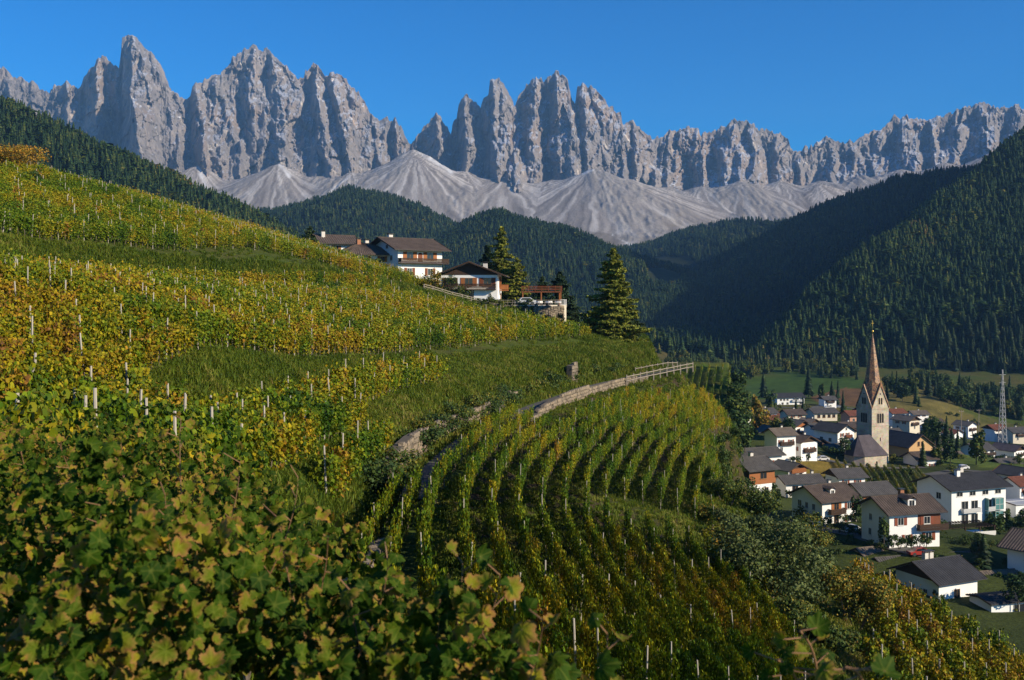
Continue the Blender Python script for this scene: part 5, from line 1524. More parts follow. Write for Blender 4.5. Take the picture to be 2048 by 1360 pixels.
def church():
    c = at(1745, 929, 322)
    root = empty("church", c, R(23)); tag(root, "stone village church with tall tiled spire and slate roofed choir", "church")
    a = 6.9; h = a / 2; zc = 18.4; zb = 13.0
    MB().box(-h, h, -h, h, -4, zc).obj("tower", M_mas, root)
    for z in (zb, zc):
        MB().box(-h - .14, h + .14, -h - .14, h + .14, z - .18, z + .10).obj("string_course", M_mas, root)
    gz = 7.4
    faces = [(face_frame(f, a, a)) for f in "FBRL"]
    M_open = plain("dark_opening", (0.012, 0.011, 0.010), 0.9, 0.1, 1)
    for (o, U, N) in faces:
        plate(o, U, N, [(-h, zc + .1), (h, zc + .1), (0, zc + gz)], -0.45, 0.02).obj("tower_gable", M_mas, root)
        cp = MB()
        for sg in (-1, 1):
            A = o + U * (sg * (h + .2)) + N * 0.1; A.z = zc + .02; B = o + N * 0.1; B.z = zc + gz + .15
            cp.bar(A, B, 0.30, 0.22)
        cp.obj("gable_coping", M_spire, root)
        # belfry openings with colonnettes
        bf = plate(o, U, N, [(-1.55, zb + .7), (1.55, zb + .7), (1.55, zb + 3.2), (1.2, zb + 4.0), (-1.2, zb + 4.0), (-1.55, zb + 3.2)], 0.0, 0.05).obj("belfry_window", M_ashlar, root)
        for u in (-0.95, 0, 0.95):
            plate(o, U, N, arch_poly(u, zb + .8, 0.72, 3.0), 0.02, 0.075).obj("opening", M_open, bf)
        gw = plate(o, U, N, [(-1.0, zc + 1.2), (1.0, zc + 1.2), (1.0, zc + 3.6), (-1.0, zc + 3.6)], 0.02, 0.06).obj("gable_window", M_ashlar, root)
        for u in (-0.47, .47): plate(o, U, N, arch_poly(u, zc + 1.3, 0.66, 2.1), 0.03, 0.085).obj("opening", M_open, gw)
        plate(o, U, N, [(0.25 * math.cos(i), zc + 4.6 + 0.25 * math.sin(i)) for i in np.arange(0, 6.28, .7)], 0.0, 0.06).obj("round_opening", M_open, root)
    for z in (3.8, 8.0): plate(*faces[0], [(-.18, z), (.18, z), (.18, z + 1.1), (-.18, z + 1.1)], 0.0, 0.04).obj("slit_window", M_open, root)
    # spire: eight sided
    sp = MB(); top = 42.0
    base = [(h * 1.0 * math.cos(math.pi / 8 + i * math.pi / 4) * 1.06, h * 1.0 * math.sin(math.pi / 8 + i * math.pi / 4) * 1.06) for i in range(8)]
    lv = [(zc + 0.1, 1.0), (zc + 3.5, 0.90), (zc + 9, 0.66), (zc + 15, 0.42), (top, 0.03)]
    V = [(x * k, y * k, z) for z, k in lv for x, y in base]; Fq = []
    for j in range(len(lv) - 1):
        for i in range(8): Fq.append((j * 8 + i, j * 8 + (i + 1) % 8, (j + 1) * 8 + (i + 1) % 8, (j + 1) * 8 + i))
    so = sp.add(V, Fq).obj("spire", M_spire, root)
    # roof webs between gables and spire
    wb = MB()
    for sx in (-1, 1):
        for sy in (-1, 1):
            k = (sx * h, sy * h, zc + .1); g1_ = (sx * h, 0, zc + gz); g2_ = (0, sy * h, zc + gz); t = (sx * h * .52, sy * h * .52, zc + gz + 1.5)
            n_ = (0, 0, zc + gz + 3)
            wb.add([k, g1_, t, g2_], [(0, 1, 2), (0, 2, 3)] if sx * sy < 0 else [(0, 2, 1), (0, 3, 2)])
    wb.obj("roof_web", M_spire, root)
    fi = MB().bar((0, 0, top - .3), (0, 0, top + 2.8), 0.14, n=6, w2=0.08).obj("finial", M_gold, root)
    bm = bmesh.new(); bmesh.ops.create_icosphere(bm, subdivisions=2, radius=0.38); bmesh.ops.translate(bm, verts=bm.verts, vec=(0, 0, top + .9)); me = bpy.data.meshes.new("ball"); bm.to_mesh(me); bm.free()
    link("ball", me, fi, mat=M_gold)
    MB().box(-.06, .06, -.06, .06, top + 2.6, top + 4.4).box(-.5, .5, -.05, .05, top + 3.4, top + 3.56).obj("cross", M_gold, fi)
    # choir: polygonal east end with hipped slate roof
    Lx, Wy, H = 11.2, 8.4, 4.6
    ox, oy = -8.6, -5.2
    poly = [(ox + Lx / 2, oy - Wy / 2), (ox + Lx / 2, oy + Wy / 2), (ox - Lx / 2 + 2.4, oy + Wy / 2), (ox - Lx / 2, oy + Wy / 4), (ox - Lx / 2, oy - Wy / 4), (ox - Lx / 2 + 2.4, oy - Wy / 2)]
    ch = MB().prism(poly, -4, H).obj("choir", M_mas, root)
    ro = MB(); e = 0.45
    pe = [(ox + (x - ox) * (1 + e / 5.4), oy + (y - oy) * (1 + e / 4.2), H + .02) for x, y in poly]
    ra, rb_ = (ox - Lx / 2 + 3.6, oy, H + 6.0), (ox + Lx / 2 - 2.9, oy, H + 6.0)
    V = pe + [ra, rb_, (pe[0][0], oy, H)]
    ro.add(V, [(5, 0, 7, 6), (0, 1, 7), (1, 2, 6, 7), (2, 3, 6), (3, 4, 6), (4, 5, 6), (5, 4, 3, 2, 1, 0)])
    ro.obj("choir_roof", M_rviolet, ch)
    fr = (Vector((ox, oy - Wy / 2, 0)), Vector((1, 0, 0)), Vector((0, -1, 0)))
    plate(*fr, arch_poly(1.6, 1.2, 0.6, 1.7), -0.02, 0.05).obj("choir_window", M_open, ch)
    plate(*fr, arch_poly(-3.6 + 1.4, 0.9, 1.5, 1.7), -0.02, 0.05).obj("choir_door", M_open, ch)
church()
house("church_barn", "gabled barn with sunlit ochre boards and green half hip right of the church", at(1812, 922, 342), -66, 13, 10.6, 6.2, 33, 0.9, 0.8, M_ochre, M_rblack, cat="barn", group=None, clad=[("R", -5.2, 5.2, 0.3, 6.1, M_worange)] if False else (),
      windows=[("R", -1.0, 6.0, 1.0, 1.5, FW), ("R", 0.6, 6.0, 1.0, 1.5, FW), ("R", -0.6, 1.6, 1.2, 2.0, FW), ("R", 2.0, 1.6, 0.8, 1.0, FW), ("R", 3.4, 1.4, 1.2, 1.6, FW), ("R", -4.0, 1.5, .8, .9, FW)], fascia=M_wdark)
_c = at(1826, 931, 330)
stone_wall("grey stone yard wall in front of the church barn", [(_c[0] - 9, _c[1] - 2, _c[2] - 1), (_c[0], _c[1], _c[2] - .9), (_c[0] + 10, _c[1] + 4, _c[2] - 1.2)], [1.6, 2.0, 1.2], .6, .5, 1.1, 1, seed=21)

stone_wall("old stone retaining wall at the corner of the lower vineyard beside the chalet", [tuple(P(1392, 925, 128)), tuple(P(1425, 915, 136)), tuple(P(1440, 900, 142))], [2.2, 2.4, 2.0], .6, .45, .8, 1, seed=41)
# masts and poles ---------------------------------------------------------------
def lattice(px, py, Y, h, b, label):
    c = at(px, py, Y); root = empty("lattice_mast", c, R(20)); tag(root, label, "mast")
    m = plain("galvanised_steel", (0.34, 0.34, 0.34), 0.5, 0.2, 2)
    legs = [(-1, -1), (1, -1), (1, 1), (-1, 1)]
    for sx, sy in legs: MB().bar((sx * b, sy * b, -4), (sx * .12, sy * .12, h), 0.22, n=4, w2=.12).obj("leg", m, root)
    br = MB(); n = 13
    for k in range(n):
        z0, z1 = h * k / n, h * (k + 1) / n; b0 = b + (.12 - b) * k / n; b1 = b + (.12 - b) * (k + 1) / n
        for i in range(4):
            p, q = legs[i], legs[(i + 1) % 4]
            br.bar((p[0] * b0, p[1] * b0, z0), (q[0] * b1, q[1] * b1, z1), .09); br.bar((q[0] * b0, q[1] * b0, z0), (p[0] * b1, p[1] * b1, z1), .09)
    br.obj("bracing", m, root)
    ar = MB()
    for z in (h * .82, h * .93): ar.bar((-1.8, 0, z), (1.8, 0, z), .14)
    ar.obj("cross_arm", m, root)
lattice(2005, 884, 435, 31.5, 1.35, "tall steel lattice mast rising from the houses at the right edge")
def pole(px, py, Y, h, label):
    c = at(px, py, Y); root = empty("power_pole", c); tag(root, label, "power pole", "power poles at the meadow edge")
    MB().bar((0, 0, -2), (0.3, 0, h), .34, n=8, w2=.2).obj("pole", M_wood, root)
    MB().bar((-0.9, 0, h - .8), (1.4, 0, h - .6), .16).obj("cross_arm", M_wood, root)
    ins = MB()
    for x in (-.8, .2, 1.3): ins.bar((x, 0, h - .65), (x, 0, h - .25), .14, n=6)
    ins.obj("insulators", M_frame, root)
pole(1922, 882, 470, 14.5, "taller power pole at the dry meadow edge, nearer the church")
pole(1957, 862, 520, 11.5, "shorter power pole left of the lattice mast")
# ------------------------------------------------------------------ cars
def parked_car(loc, rz, col, label):
    car = empty("parked_car", loc, R(rz)); tag(car, label, "car")
    m_car = glass_mat("car_paint", col, 0.25)
    prof = [(-1.95, .28), (-1.98, .72), (-1.2, .88), (-.75, 1.40), (.85, 1.42), (1.55, .95), (1.95, .85), (1.98, .28)]
    n = len(prof)
    V = [(x, y, z) for y in (-.82, .82) for x, z in prof]
    MB().add(V, [tuple(range(n)), tuple(range(n, 2 * n))[::-1]] + [(i, n + i, n + (i + 1) % n, (i + 1) % n) for i in range(n)]).obj("body", m_car, car)
    for y0, y1 in ((-.835, -.81), (.81, .835)):
        MB().add([(x, y, z) for y in (y0, y1) for x, z in ((-.98, .92), (-.65, 1.33), (.78, 1.34), (1.3, .95))], [(0, 1, 2, 3), (7, 6, 5, 4), (0, 4, 5, 1), (1, 5, 6, 2), (2, 6, 7, 3), (3, 7, 4, 0)]).obj("side_window", M_glass, car)
    for x in (-1.2, 1.25):
        for y in (-.84, .66): MB().bar((x, y, .32), (x, y + .18, .32), .64, n=14).obj("wheel", M_cap, car)
def street(label, pix, w):
    q = [hit(px, py, 130, 700) for px, py in pix]
    P2 = []
    for a, b in zip(q[:-1], q[1:]):
        k = max(2, int((b - a).length / 1.5)); P2 += [a + (b - a) * (i / k) for i in range(k)]
    P2.append(q[-1])
    V = []; Fq = []
    X = np.array([p.x for p in P2]); Y = np.array([p.y for p in P2])
    ker = np.ones(9) / 9; X = np.convolve(np.pad(X, 4, mode='edge'), ker, 'valid'); Y = np.convolve(np.pad(Y, 4, mode='edge'), ker, 'valid')
    tx = np.gradient(X); ty = np.gradient(Y); n = np.hypot(tx, ty); nx, ny = -ty / n, tx / n
    us = np.linspace(-w / 2, w / 2, 5)
    XX = X[:, None] + nx[:, None] * us; YY = Y[:, None] + ny[:, None] * us; ZZ = G(XX, YY) + 0.16
    m = len(us); idx = np.arange(XX.size).reshape(XX.shape)
    f = np.stack([idx[:-1, :-1], idx[:-1, 1:], idx[1:, 1:], idx[1:, :-1]], -1).reshape(-1, 4)
    struct(link("street", mesh_np("street", np.stack([XX, YY, ZZ], -1).reshape(-1, 3), f, True), mat=M_asph), label)
street("village street below the brown roofed houses", [(1560, 1040), (1620, 1058), (1690, 1064), (1750, 1085), (1800, 1108), (1870, 1112)], 4.0)
street("lane between the large white house and the church", [(1850, 952), (1920, 940), (2000, 948), (2060, 960)], 3.6)
street("lane past the far village houses", [(1560, 905), (1620, 920), (1680, 925), (1780, 938), (1860, 935)], 3.2)
street("lane below the long white meadow house", [(1545, 815), (1620, 818), (1690, 815), (1760, 826), (1900, 872)], 4.0)
for _px_, _py_, _rz, _c, _l in [(1702, 1066, 20, (.6, .6, .6), "white car on the street below the house with the small balcony"), (1630, 1059, 15, (.05, .08, .18), "dark blue car on the street left of the white car"), (1838, 1112, 5, (.35, .04, .03), "red car on the street by the pergola terrace"), (1925, 940, 12, (.7, .7, .68), "white car on the lane behind the large white house"), (1655, 817, 8, (.7, .7, .7), "white car on the lane right of the long meadow house"), (1678, 816, 8, (.25, .26, .28), "grey car on the lane beside the brown field"), (1645, 923, 10, (.6, .58, .55), "pale car on the lane before the church hedge")]:
    _h_ = hit(_px_, _py_, 130, 700); parked_car((_h_.x, _h_.y, _h_.z + .16), _rz, _c, _l)
# ------------------------------------------------------------------ farm on the hill
def farm():
    # house with the gable towards the valley
    L, W, H = 11.0, 10.6, 5.6
    b = at(944, 607, 192)
    root = house("farmhouse", "white farmhouse with broad dark gable and long wooden balcony on the hillside terrace", b, -93, L, W, H, 21, 1.5, 1.15, M_white, M_rbrown, group="hillside farmhouses", gable_wood=M_wdark,
        windows=[("R", 3.4, 3.3, 1.5, 1.5, dict(shut=M_wred, frame=M_framew)), ("R", -0.1, 3.3, 1.5, 1.5, dict(shut=M_worange, frame=M_framew)), ("R", -3.6, 3.3, 1.4, 1.5, dict(shut=M_wdark, frame=M_framew)), ("R", 0.4, 0.6, 0.9, 2.0, dict(frame=M_wdark, door=True)), ("R", 3.9, 0.9, 0.5, 1.1, {}),
                 ("B", 3.9, 3.3, 0.9, 1.4, dict(shut=M_worange, frame=M_framew)), ("B", 4.0, 0.6, 0.6, 1.4, FW), ("B", 2.4, 0.6, 0.6, 1.4, FW), ("B", 1.0, 3.1, 2.4, 2.0, dict(frame=M_worange, shut=M_worange))],
        balconies=[("R", -4.9, 5.0, 2.7, dict(mat=M_wdark, depth=1.0)), ("B", -0.8, 2.4, 2.6, dict(mat=M_worange, depth=1.6))],
        chimneys=[(0.5, 2.6, 1.0, .8, M_chim)])
    # big farmhouse behind
    root = house("farmhouse", "large white farmhouse with brown roof, red shutters and wrap-around balcony", at(812, 561, 224), 36, 11.2, 12.5, 6.9, 21, 1.5, 1.6, M_white, M_rbrown, group="hillside farmhouses",
        windows=[("F", -2.6, 4.4, 1.7, 1.7, SO), ("F", 2.5, 4.4, 1.7, 1.7, SO), ("F", -2.7, 1.0, 1.3, 1.6, dict(shut=M_wred)), ("F", 2.5, 1.0, 1.3, 1.6, dict(shut=M_wred)), ("L", 1.4, 6.9, 1.0, 0.9, {}), ("L", 3.4, 4.2, 1.1, 1.2, {})],
        balconies=[("F", -5.6, 6.6, 3.7, dict(mat=M_wdark, depth=1.4)), ("L", -6.2, -3.0, 4.4, dict(mat=M_wdark, depth=1.2))], chimneys=[(-3.2, 1.6, 1.5, 1.0, M_chim)])
    fr = face_frame("F", 11.2, 12.5)
    plate(*fr, arch_poly(0, 4.0, 1.2, 2.0), -0.02, 0.05).obj("arched_door", M_wred, root)
    house("farm_wing", "low wing with hipped brown roof left of the large farmhouse", at(728, 533, 222), 30, 9.5, 9.5, 2.9, 24, 1.4, 1.4, M_white, M_rbrown, group="hillside farmhouses", hip=0.75, windows=[("F", 2.4, .9, 1.1, 1.2, SO), ("F", -1.5, .9, 1.1, 1.2, SO)], chimneys=[(-1.5, -0.5, 1.1, .8, M_brick), (0.8, .5, 1.0, .8, M_chim)])
    house("farm_wing", "rear wing with brown roof and white chimney at the top of the vineyard", at(664, 512, 232), 24, 8.5, 8, 3.0, 23, 1.2, 1.2, M_white, M_rbrown, group="hillside farmhouses", windows=[("F", 0, 1.0, 1.1, 1.2, SO)], chimneys=[(-2.4, -1.2, 1.3, .8, M_chim)])
    # terrace, wall, deck
    tz = at(1000, 610, 188)[2]
    pts = [(-6.5, 181.5), (-2, 180.6), (3, 180.6), (7, 181.2), (9.6, 183.2)]
    stone_wall("tall rubble stone wall under the farmhouse terrace", [(x, y, g1(x, y - .6) - .2) for x, y in pts], [max(.6, tz - g1(x, y - .6) + .1) for x, y in pts], .8, .42, .66, 1, seed=31, skip=.06)
    t = MB().prism([(-13, 184), (-6.4, 182.1), (-2, 181.2), (3, 181.2), (7, 181.8), (10.0, 184), (10.4, 196), (-13, 198)], tz - 3.5, tz)
    struct(t.obj("terrace_ground", M_cream), "paved terrace behind the farmhouse wall")
    # pergola deck on the right
    root = empty("timber_deck", (4.6, 186.5, tz)); tag(root, "raised reddish timber deck on posts beside the farmhouse", "deck")
    MB().box(-2.8, 4.6, -2.2, 3.2, 2.35, 2.55).obj("platform", M_wred, root)
    for x, y in ((-2.6, -2.1), (0.8, -2.1), (4.4, -2.1), (4.4, 3.0), (-2.6, 3.0)):
        MB().bar((x, y, -.2), (x, y, 2.36), .2).obj("post", M_worange, root)
    for a, bb in (((-2.8, -2.2), (4.6, -2.2)), ((4.6, -2.2), (4.6, 3.2)), ((-2.8, -2.2), (-2.8, 0.4))):
        for h in (2.85, 3.15, 3.45): MB().bar((*a, h), (*bb, h), .07, .13).obj("rail", M_wred, root)
    for i in range(7):
        MB().bar((-2.8 + i * 1.233, -2.2, 2.5), (-2.8 + i * 1.233, -2.2, 3.55), .1).obj("rail_post", M_wred, root)
    for i in range(4):
        MB().bar((4.6, -0.85 + i * 1.35, 2.5), (4.6, -0.85 + i * 1.35, 3.55), .1).obj("rail_post", M_wred, root)
    # tables with white cloths and a parked car under the deck
    def table(x, y, lab):
        r = empty("garden_table", (x, y, tz)); tag(r, lab, "table", "white tables under the timber deck")
        MB().bar((0, 0, .70), (0, 0, .76), 1.3, n=12).obj("table_top", M_white, r)
        MB().bar((0, 0, .38), (0, 0, .70), 1.36, n=12, w2=1.26).obj("tablecloth", M_white, r)
        MB().bar((0, 0, 0), (0, 0, .4), .12, n=6).obj("leg", M_cap, r)
    table(5.0, 184.0, "leftmost white round table under the timber deck")
    table(6.8, 183.9, "middle white round table under the timber deck")
    table(8.5, 184.6, "white round table nearest the metal railing under the timber deck")
    parked_car((2.4, 184.2, tz), 8, (0.55, 0.56, 0.58), "silver car parked between farmhouse and timber deck")
    rail_fence("metal_railing", "thin metal railing at the right end of the farmhouse terrace", [(8.9, 183.4, tz), (9.6, 183.9, tz), (10.0, 185.2, tz), (10.2, 187, tz)], 1.05, (.1, 1.0), M_greyp, .06, .05, 4)
    rail_fence("metal_railing", "low metal railing along the front of the farmhouse terrace", [(-2, 181.5, tz), (0.5, 181.5, tz), (3, 181.5, tz), (5, 181.8, tz), (7, 182.1, tz), (8.7, 183.1, tz)], .95, (.5, .92), M_wood, .07, .05, 3)
    f = [at(848, 598, 176), at(866, 603, 177), at(885, 605, 178), at(905, 610, 179), at(925, 614, 180), at(943, 616, 180.5), at(962, 612, 181)]
    rail_fence("wooden_fence", "grey wooden rail fence sloping down to the farmhouse terrace", [(p[0], p[1], max(g1(p[0], p[1]) - .05, p[2] - 1.1)) for p in f], 1.2, (.4, .75, 1.1), M_wood, .16, .1)
    # hedge and shrubs
    def sh(px, py, Y, w, h, tint, lab, **k):
        c = P(px, py, Y); z = k.pop("z", None)
        shrub("shrub", (c.x, c.y, z if z is not None else c.z), w, h, tint, lab, "shrub", "shrubs round the farmhouses", leaf=k.pop("leaf", .22), n=k.pop("n", 900), seed=int(px * 7 + py), **k)
    sh(868, 590, 184, 3.2, 5.4, .74, "golden shrub tree between the two farmhouses")
    sh(893, 598, 186, 3.6, 5.2, .35, "rounded green shrub at the left corner of the gabled farmhouse")
    sh(928, 607, 186, 3.4, 3.8, .52, "yellow green bush against the farmhouse balcony")
    sh(850, 585, 200, 4, 4.0, .25, "dark green bush below the large farmhouse")
    sh(812, 575, 205, 4, 3.2, .4, "light green bush at the large farmhouse corner")
    sh(770, 553, 205, 5, 3.5, .55, "yellowish bush below the hipped farm wing")
    sh(742, 541, 207, 5, 3.0, .45, "pale shrub at the top edge of the vineyard near the wing")
    for i in range(9):
        q = (-5.5 + i * 1.8, 180.6)
        shrub('wall_creeper', (q[0], q[1] - .1, g1(q[0], q[1] - .6)), 1.6 + .5 * math.sin(i * 2.3), 1.5 + .7 * math.sin(i * 1.7), .4 + .1 * math.sin(i), ordinal(i + 1) + ' creeper clump from the left on the farmhouse terrace wall', 'shrub', 'creepers on the terrace wall', n=300, leaf=.2, seed=900 + i)
    for i in range(6):
        sh(972 + i * 16, 611, 183, 2.2, 1.2, .45 + .05 * (i % 3), ordinal(i + 1) + " clump from the left in the low hedge along the farmhouse terrace", n=420, z=tz - .1)
farm()

# tall conifers ---------------------------------------------------------------
LARCH = ind_mat("larch_needles", [(0.0, (0.06, 0.10, 0.014)), (0.4, (0.15, 0.18, 0.020)), (0.7, (0.26, 0.24, 0.024)), (1.0, (0.34, 0.24, 0.02))], 0)
def fc(px, py, Y, h, w, tint, lab, **k):
    c = P(px, py, Y); fine_conifer(k.pop("name", "conifer_tree"), (c.x, c.y, c.z), h, w, tint, lab, **k)
fc(1227, 706, 173, 18.6, 13.5, .44, "tallest larch with broad yellow green crown at the road bend", seed=5, mat=LARCH, name="larch_tree", dens=1.5)
fc(1258, 716, 178, 10.5, 9, .38, "shorter dark conifer leaning against the tall larch on its right", seed=6)
fc(1120, 655, 200, 11.6, 10.5, .22, "dark spruce behind the farmhouse deck", seed=7, dens=1.2)
fc(1150, 690, 190, 6.5, 7, .30, "small round conifer between the spruce and the tall larch", seed=17)
fc(1180, 700, 188, 6.0, 7, .36, "bushy low conifer left of the tall larch foot", seed=18)
fc(1003, 600, 218, 16.5, 11, .46, "loose yellow larch towering behind the farmhouse roof", seed=8, mat=LARCH, name="larch_tree", open_=.25)
fc(974, 598, 222, 12.5, 7.5, .15, "dark narrow spruce left of the yellow larch behind the farmhouse", seed=9)
fc(1035, 610, 214, 10.5, 8.5, .50, "yellow green larch right of the farmhouse chimney", seed=10, mat=LARCH, name="larch_tree", open_=.15)
fc(1085, 640, 212, 9.5, 8, .25, "slim dark spruce above the timber deck", seed=12)
fc(620, 520, 214, 7.5, 7, .42, "small spruce left of the farm roofs on the vineyard skyline", seed=11)
# ------------------------------------------------------------------ forests on the slopes
_ht = np.linspace(-0.58, 0.58, 700); _hy = 60 * np.exp(np.linspace(0, math.log(6000 / 60.0), 620))
_HX = _hy[:, None] * _ht[None, :]; _HYY = np.repeat(_hy[:, None], len(_ht), 1)
_HE = np.maximum.accumulate(G(_HX, _HYY) / _HYY, 0)
def visible(x, y, ztop, back=2):
    i = np.clip(np.searchsorted(_hy, y) - back, 0, len(_hy) - 1); j = np.clip(((x / y + 0.58) / 1.16 * 699).astype(int), 0, 699)
    return ztop / y > _HE[i, j] + 0.0004

def forest_points(x0, x1, y0, y1, spacing, seed, hmin=-900, need_hill=True):
    r = np.random.default_rng(seed)
    n = int((x1 - x0) * (y1 - y0) / spacing ** 2)
    x = r.uniform(x0, x1, n); y = r.uniform(y0, y1, n)
    m = np.abs(x / y) < 0.545
    x, y = x[m], y[m]
    hm = np.max(np.array(hills(x, y)), 0); v = valley(x, y); z = G(x, y)
    m = (hm > np.maximum(v, near_h(x, y)) - 2) if need_hill else (z > -1e6)
    m &= visible(x, y, z + 17)
    return x[m], y[m], z[m]

FP = []
for (x0, x1, y0, y1, sp, sd, ti) in [(100, 860, 560, 1560, 5.6, 1, .26), (150, 1300, 1500, 2500, 7.2, 2, .22), (-900, -60, 820, 1300, 6.6, 3, .36), (-1300, 120, 1900, 2720, 8.2, 4, .27), (-300, 700, 1500, 2200, 7.8, 5, .27), (300, 1500, 2450, 3400, 9.5, 6, .30), (60, 330, 560, 1000, 7.0, 7, .45)]:
    x, y, z = forest_points(x0, x1, y0, y1, sp, sd)
    FP.append(np.stack([x, y, z, np.full(len(x), ti)], 1))
x, y, z = forest_points(120, 560, 960, 1750, 8.0, 8, need_hill=False)
FP.append(np.stack([x, y, z, np.full(len(x), .3)], 1))
FP = np.concatenate(FP)
# clearings
_px, _py = proj(FP[:, 0], FP[:, 1], FP[:, 2])
clear = (in_poly(_px, _py, [(1280, 505), (1400, 520), (1390, 600), (1300, 580)]) & (fbm(FP[:, 0] / 90, FP[:, 1] / 90, 2, 77) > 0.0))
FP = FP[~clear]; _px, _py = _px[~clear], _py[~clear]
# mixed belt of trees on the valley floor
r_ = np.random.default_rng(99)
bx = []; belts = [([(1330, 745), (1350, 690), (1420, 700), (1500, 715), (1560, 735), (1500, 765), (1440, 745), (1390, 755)], 560, 900, 420, .5), ([(1560, 745), (1650, 725), (1720, 740), (1720, 760), (1640, 755)], 700, 900, 160, .5), ([(1790, 735), (1900, 770), (2048, 800), (2048, 850), (1960, 830), (1850, 790)], 560, 820, 360, .45), ([(1760, 775), (1830, 790), (1850, 815), (1770, 800)], 560, 700, 60, .42)]
VT = []; VTB = []
for poly, ya, yb, n, ti in belts:
    px = r_.uniform(min(p[0] for p in poly), max(p[0] for p in poly), 6000); Y = r_.uniform(ya, yb, 6000)
    x = (px - CX) / F * Y; z = G(x, Y); py = HY - F * z / Y
    m = np.nonzero(in_poly(px, py, poly))[0][:int(n * 0.29)]
    VT += [(x[i], Y[i], z[i], ti, len(VTB)) for i in m]
    VTB.append(1)
VT = np.array(VT)
# nearest forest trees become trees of their own, the mass beyond stays one wood
order = np.argsort(FP[:, 1])
front = [i for i in order if -10 < _px[i] < 2060 and FP[i, 0] > 50][:300]
mask = np.ones(len(FP), bool); mask[front] = False
for i in front:
    x, y, z, ti = FP[i]
    t_ = min(1, max(0, ti + rnd.gauss(0.04, .18))); hh = rnd.uniform(10, 21)
    tone = "dark green" if t_ < .3 else "mid green" if t_ < .5 else "yellow green"
    sd = "left of the church spire" if _px[i] < 1735 else "between spire and lattice mast" if _px[i] < 2003 else "right of the lattice mast"
    lb = ("tall " if hh > 16 else "low ") + tone + " conifer in the front ranks of the forest " + sd
    tree("conifer_tree", (x, y, z - .3), hh, t_, lb, "tree", lb + "s", wscale=rnd.uniform(1.05, 1.6))
rest = FP[mask]
def wood(sel, label, seed, hmin, hmax):
    r = np.random.default_rng(seed); q = rest[sel]; n = len(q)
    h = r.uniform(hmin, hmax, n) * (0.95 + 0.35 * fbm(q[:, 0] / 45, q[:, 1] / 45, 3, 46))
    brd = r.random(n) < np.where(q[:, 3] > .25, .10, .03)
    var = np.where(brd, r.integers(6, 9, n), r.integers(0, 6, n))
    w = h * r.uniform(1.2, 1.9, n)
    ti = np.clip(q[:, 3] + r.normal(0, .15, n) + .22 * fbm(q[:, 0] / 80, q[:, 1] / 80, 3, 45), 0, 1)
    o = scatter_obj("forest", np.stack([q[:, 0], q[:, 1], q[:, 2] - .4], 1), np.stack([r.normal(0, .03, n), r.normal(0, .03, n), r.uniform(0, 6.28, n)], 1), np.stack([w, w, np.where(brd, h * .75, h)], 1), var, NG_forest, ti)
    o["label"] = label; o["category"] = "forest"
Lm = (rest[:, 0] < -0.15 * rest[:, 1]) & (rest[:, 1] < 1400)
Mm = (rest[:, 1] >= 1500) & (rest[:, 0] < 0.19 * rest[:, 1]) & ~Lm
Rm = ~(Lm | Mm)
wood(Lm, "sunlit conifer forest on the ridge above the upper vineyard", 1, 12, 19)
wood(Mm, "bluish conifer forest on the two hills below the scree", 2, 13, 20)
wood(Rm, "dense conifer forest covering the shaded mountain side at right", 3, 9, 22)
print("forest", len(rest), Lm.sum(), Mm.sum(), Rm.sum(), "valley trees", len(VT))
_where = ["in the belt above the far vine plot", "on the upper edge of the green meadow", "in the belt below the right hand forest", "in the meadow clump right of the spire"]
for x, y, z, ti, bi in VT:
    con = rnd.random() < .35; ti = min(.75, max(.1, ti + rnd.gauss(-.08, .14)))
    tone = "dark" if ti < .33 else "mid green" if ti < .5 else "yellow green"
    tree("valley_tree", (x, y, z - .3), rnd.uniform(11, 19) if con else rnd.uniform(8, 14), ti, tone + (" pointed tree " if con else " rounded tree ") + _where[int(bi)], "tree", tone + (" conifers " if con else " broadleaf trees ") + _where[int(bi)], kind='con' if con else 'brd', wscale=1.0 if con else rnd.uniform(.9, 1.2))

# hand placed village trees -----------------------------------------------------
def vt(px, py, Y, h, kind, tint, lab, w=1.0, var=None, name=None):
    c = P(px, py, Y)
    tree(name or ("conifer_tree" if kind == 'con' else "garden_tree"), (c.x, c.y, c.z - .2), h, tint, lab, "tree", "single trees in the village", kind, var, w)
vt(1514, 882, 352, 17, 'brd', .86, "tall yellow poplar left of the village houses", .7, 3, "poplar_tree")
vt(1524, 868, 345, 11, 'brd', .78, "shorter orange yellow tree at the foot of the tall poplar", .9)
vt(1496, 862, 360, 9, 'brd', .45, "green round tree left of the yellow poplar")
vt(1505, 892, 330, 8, 'brd', .35, "dark round tree below the yellow poplar")
vt(1540, 832, 520, 13, 'brd', .3, "dark round tree left of the long white meadow house")
vt(1527, 795, 640, 17, 'con', .3, "pointed dark conifer on the green meadow edge")
vt(1592, 832, 500, 10, 'con', .25, "dark conifer below the long white meadow house, left of a pair")
vt(1606, 832, 500, 10.5, 'con', .22, "dark conifer below the long white meadow house, right of a pair")
vt(1686, 826, 500, 12, 'con', .2, "single dark spruce on the lawn left of the bell tower")
vt(1617, 790, 640, 20, 'con', .15, "tall dark spruce right of the long white meadow house")
vt(1642, 800, 620, 11, 'brd', .35, "rounded tree at the brown field corner")
vt(1664, 797, 630, 12, 'con', .25, "left of two small spruces on the brown field edge")
vt(1676, 797, 630, 12.5, 'con', .25, "right of two small spruces on the brown field edge")
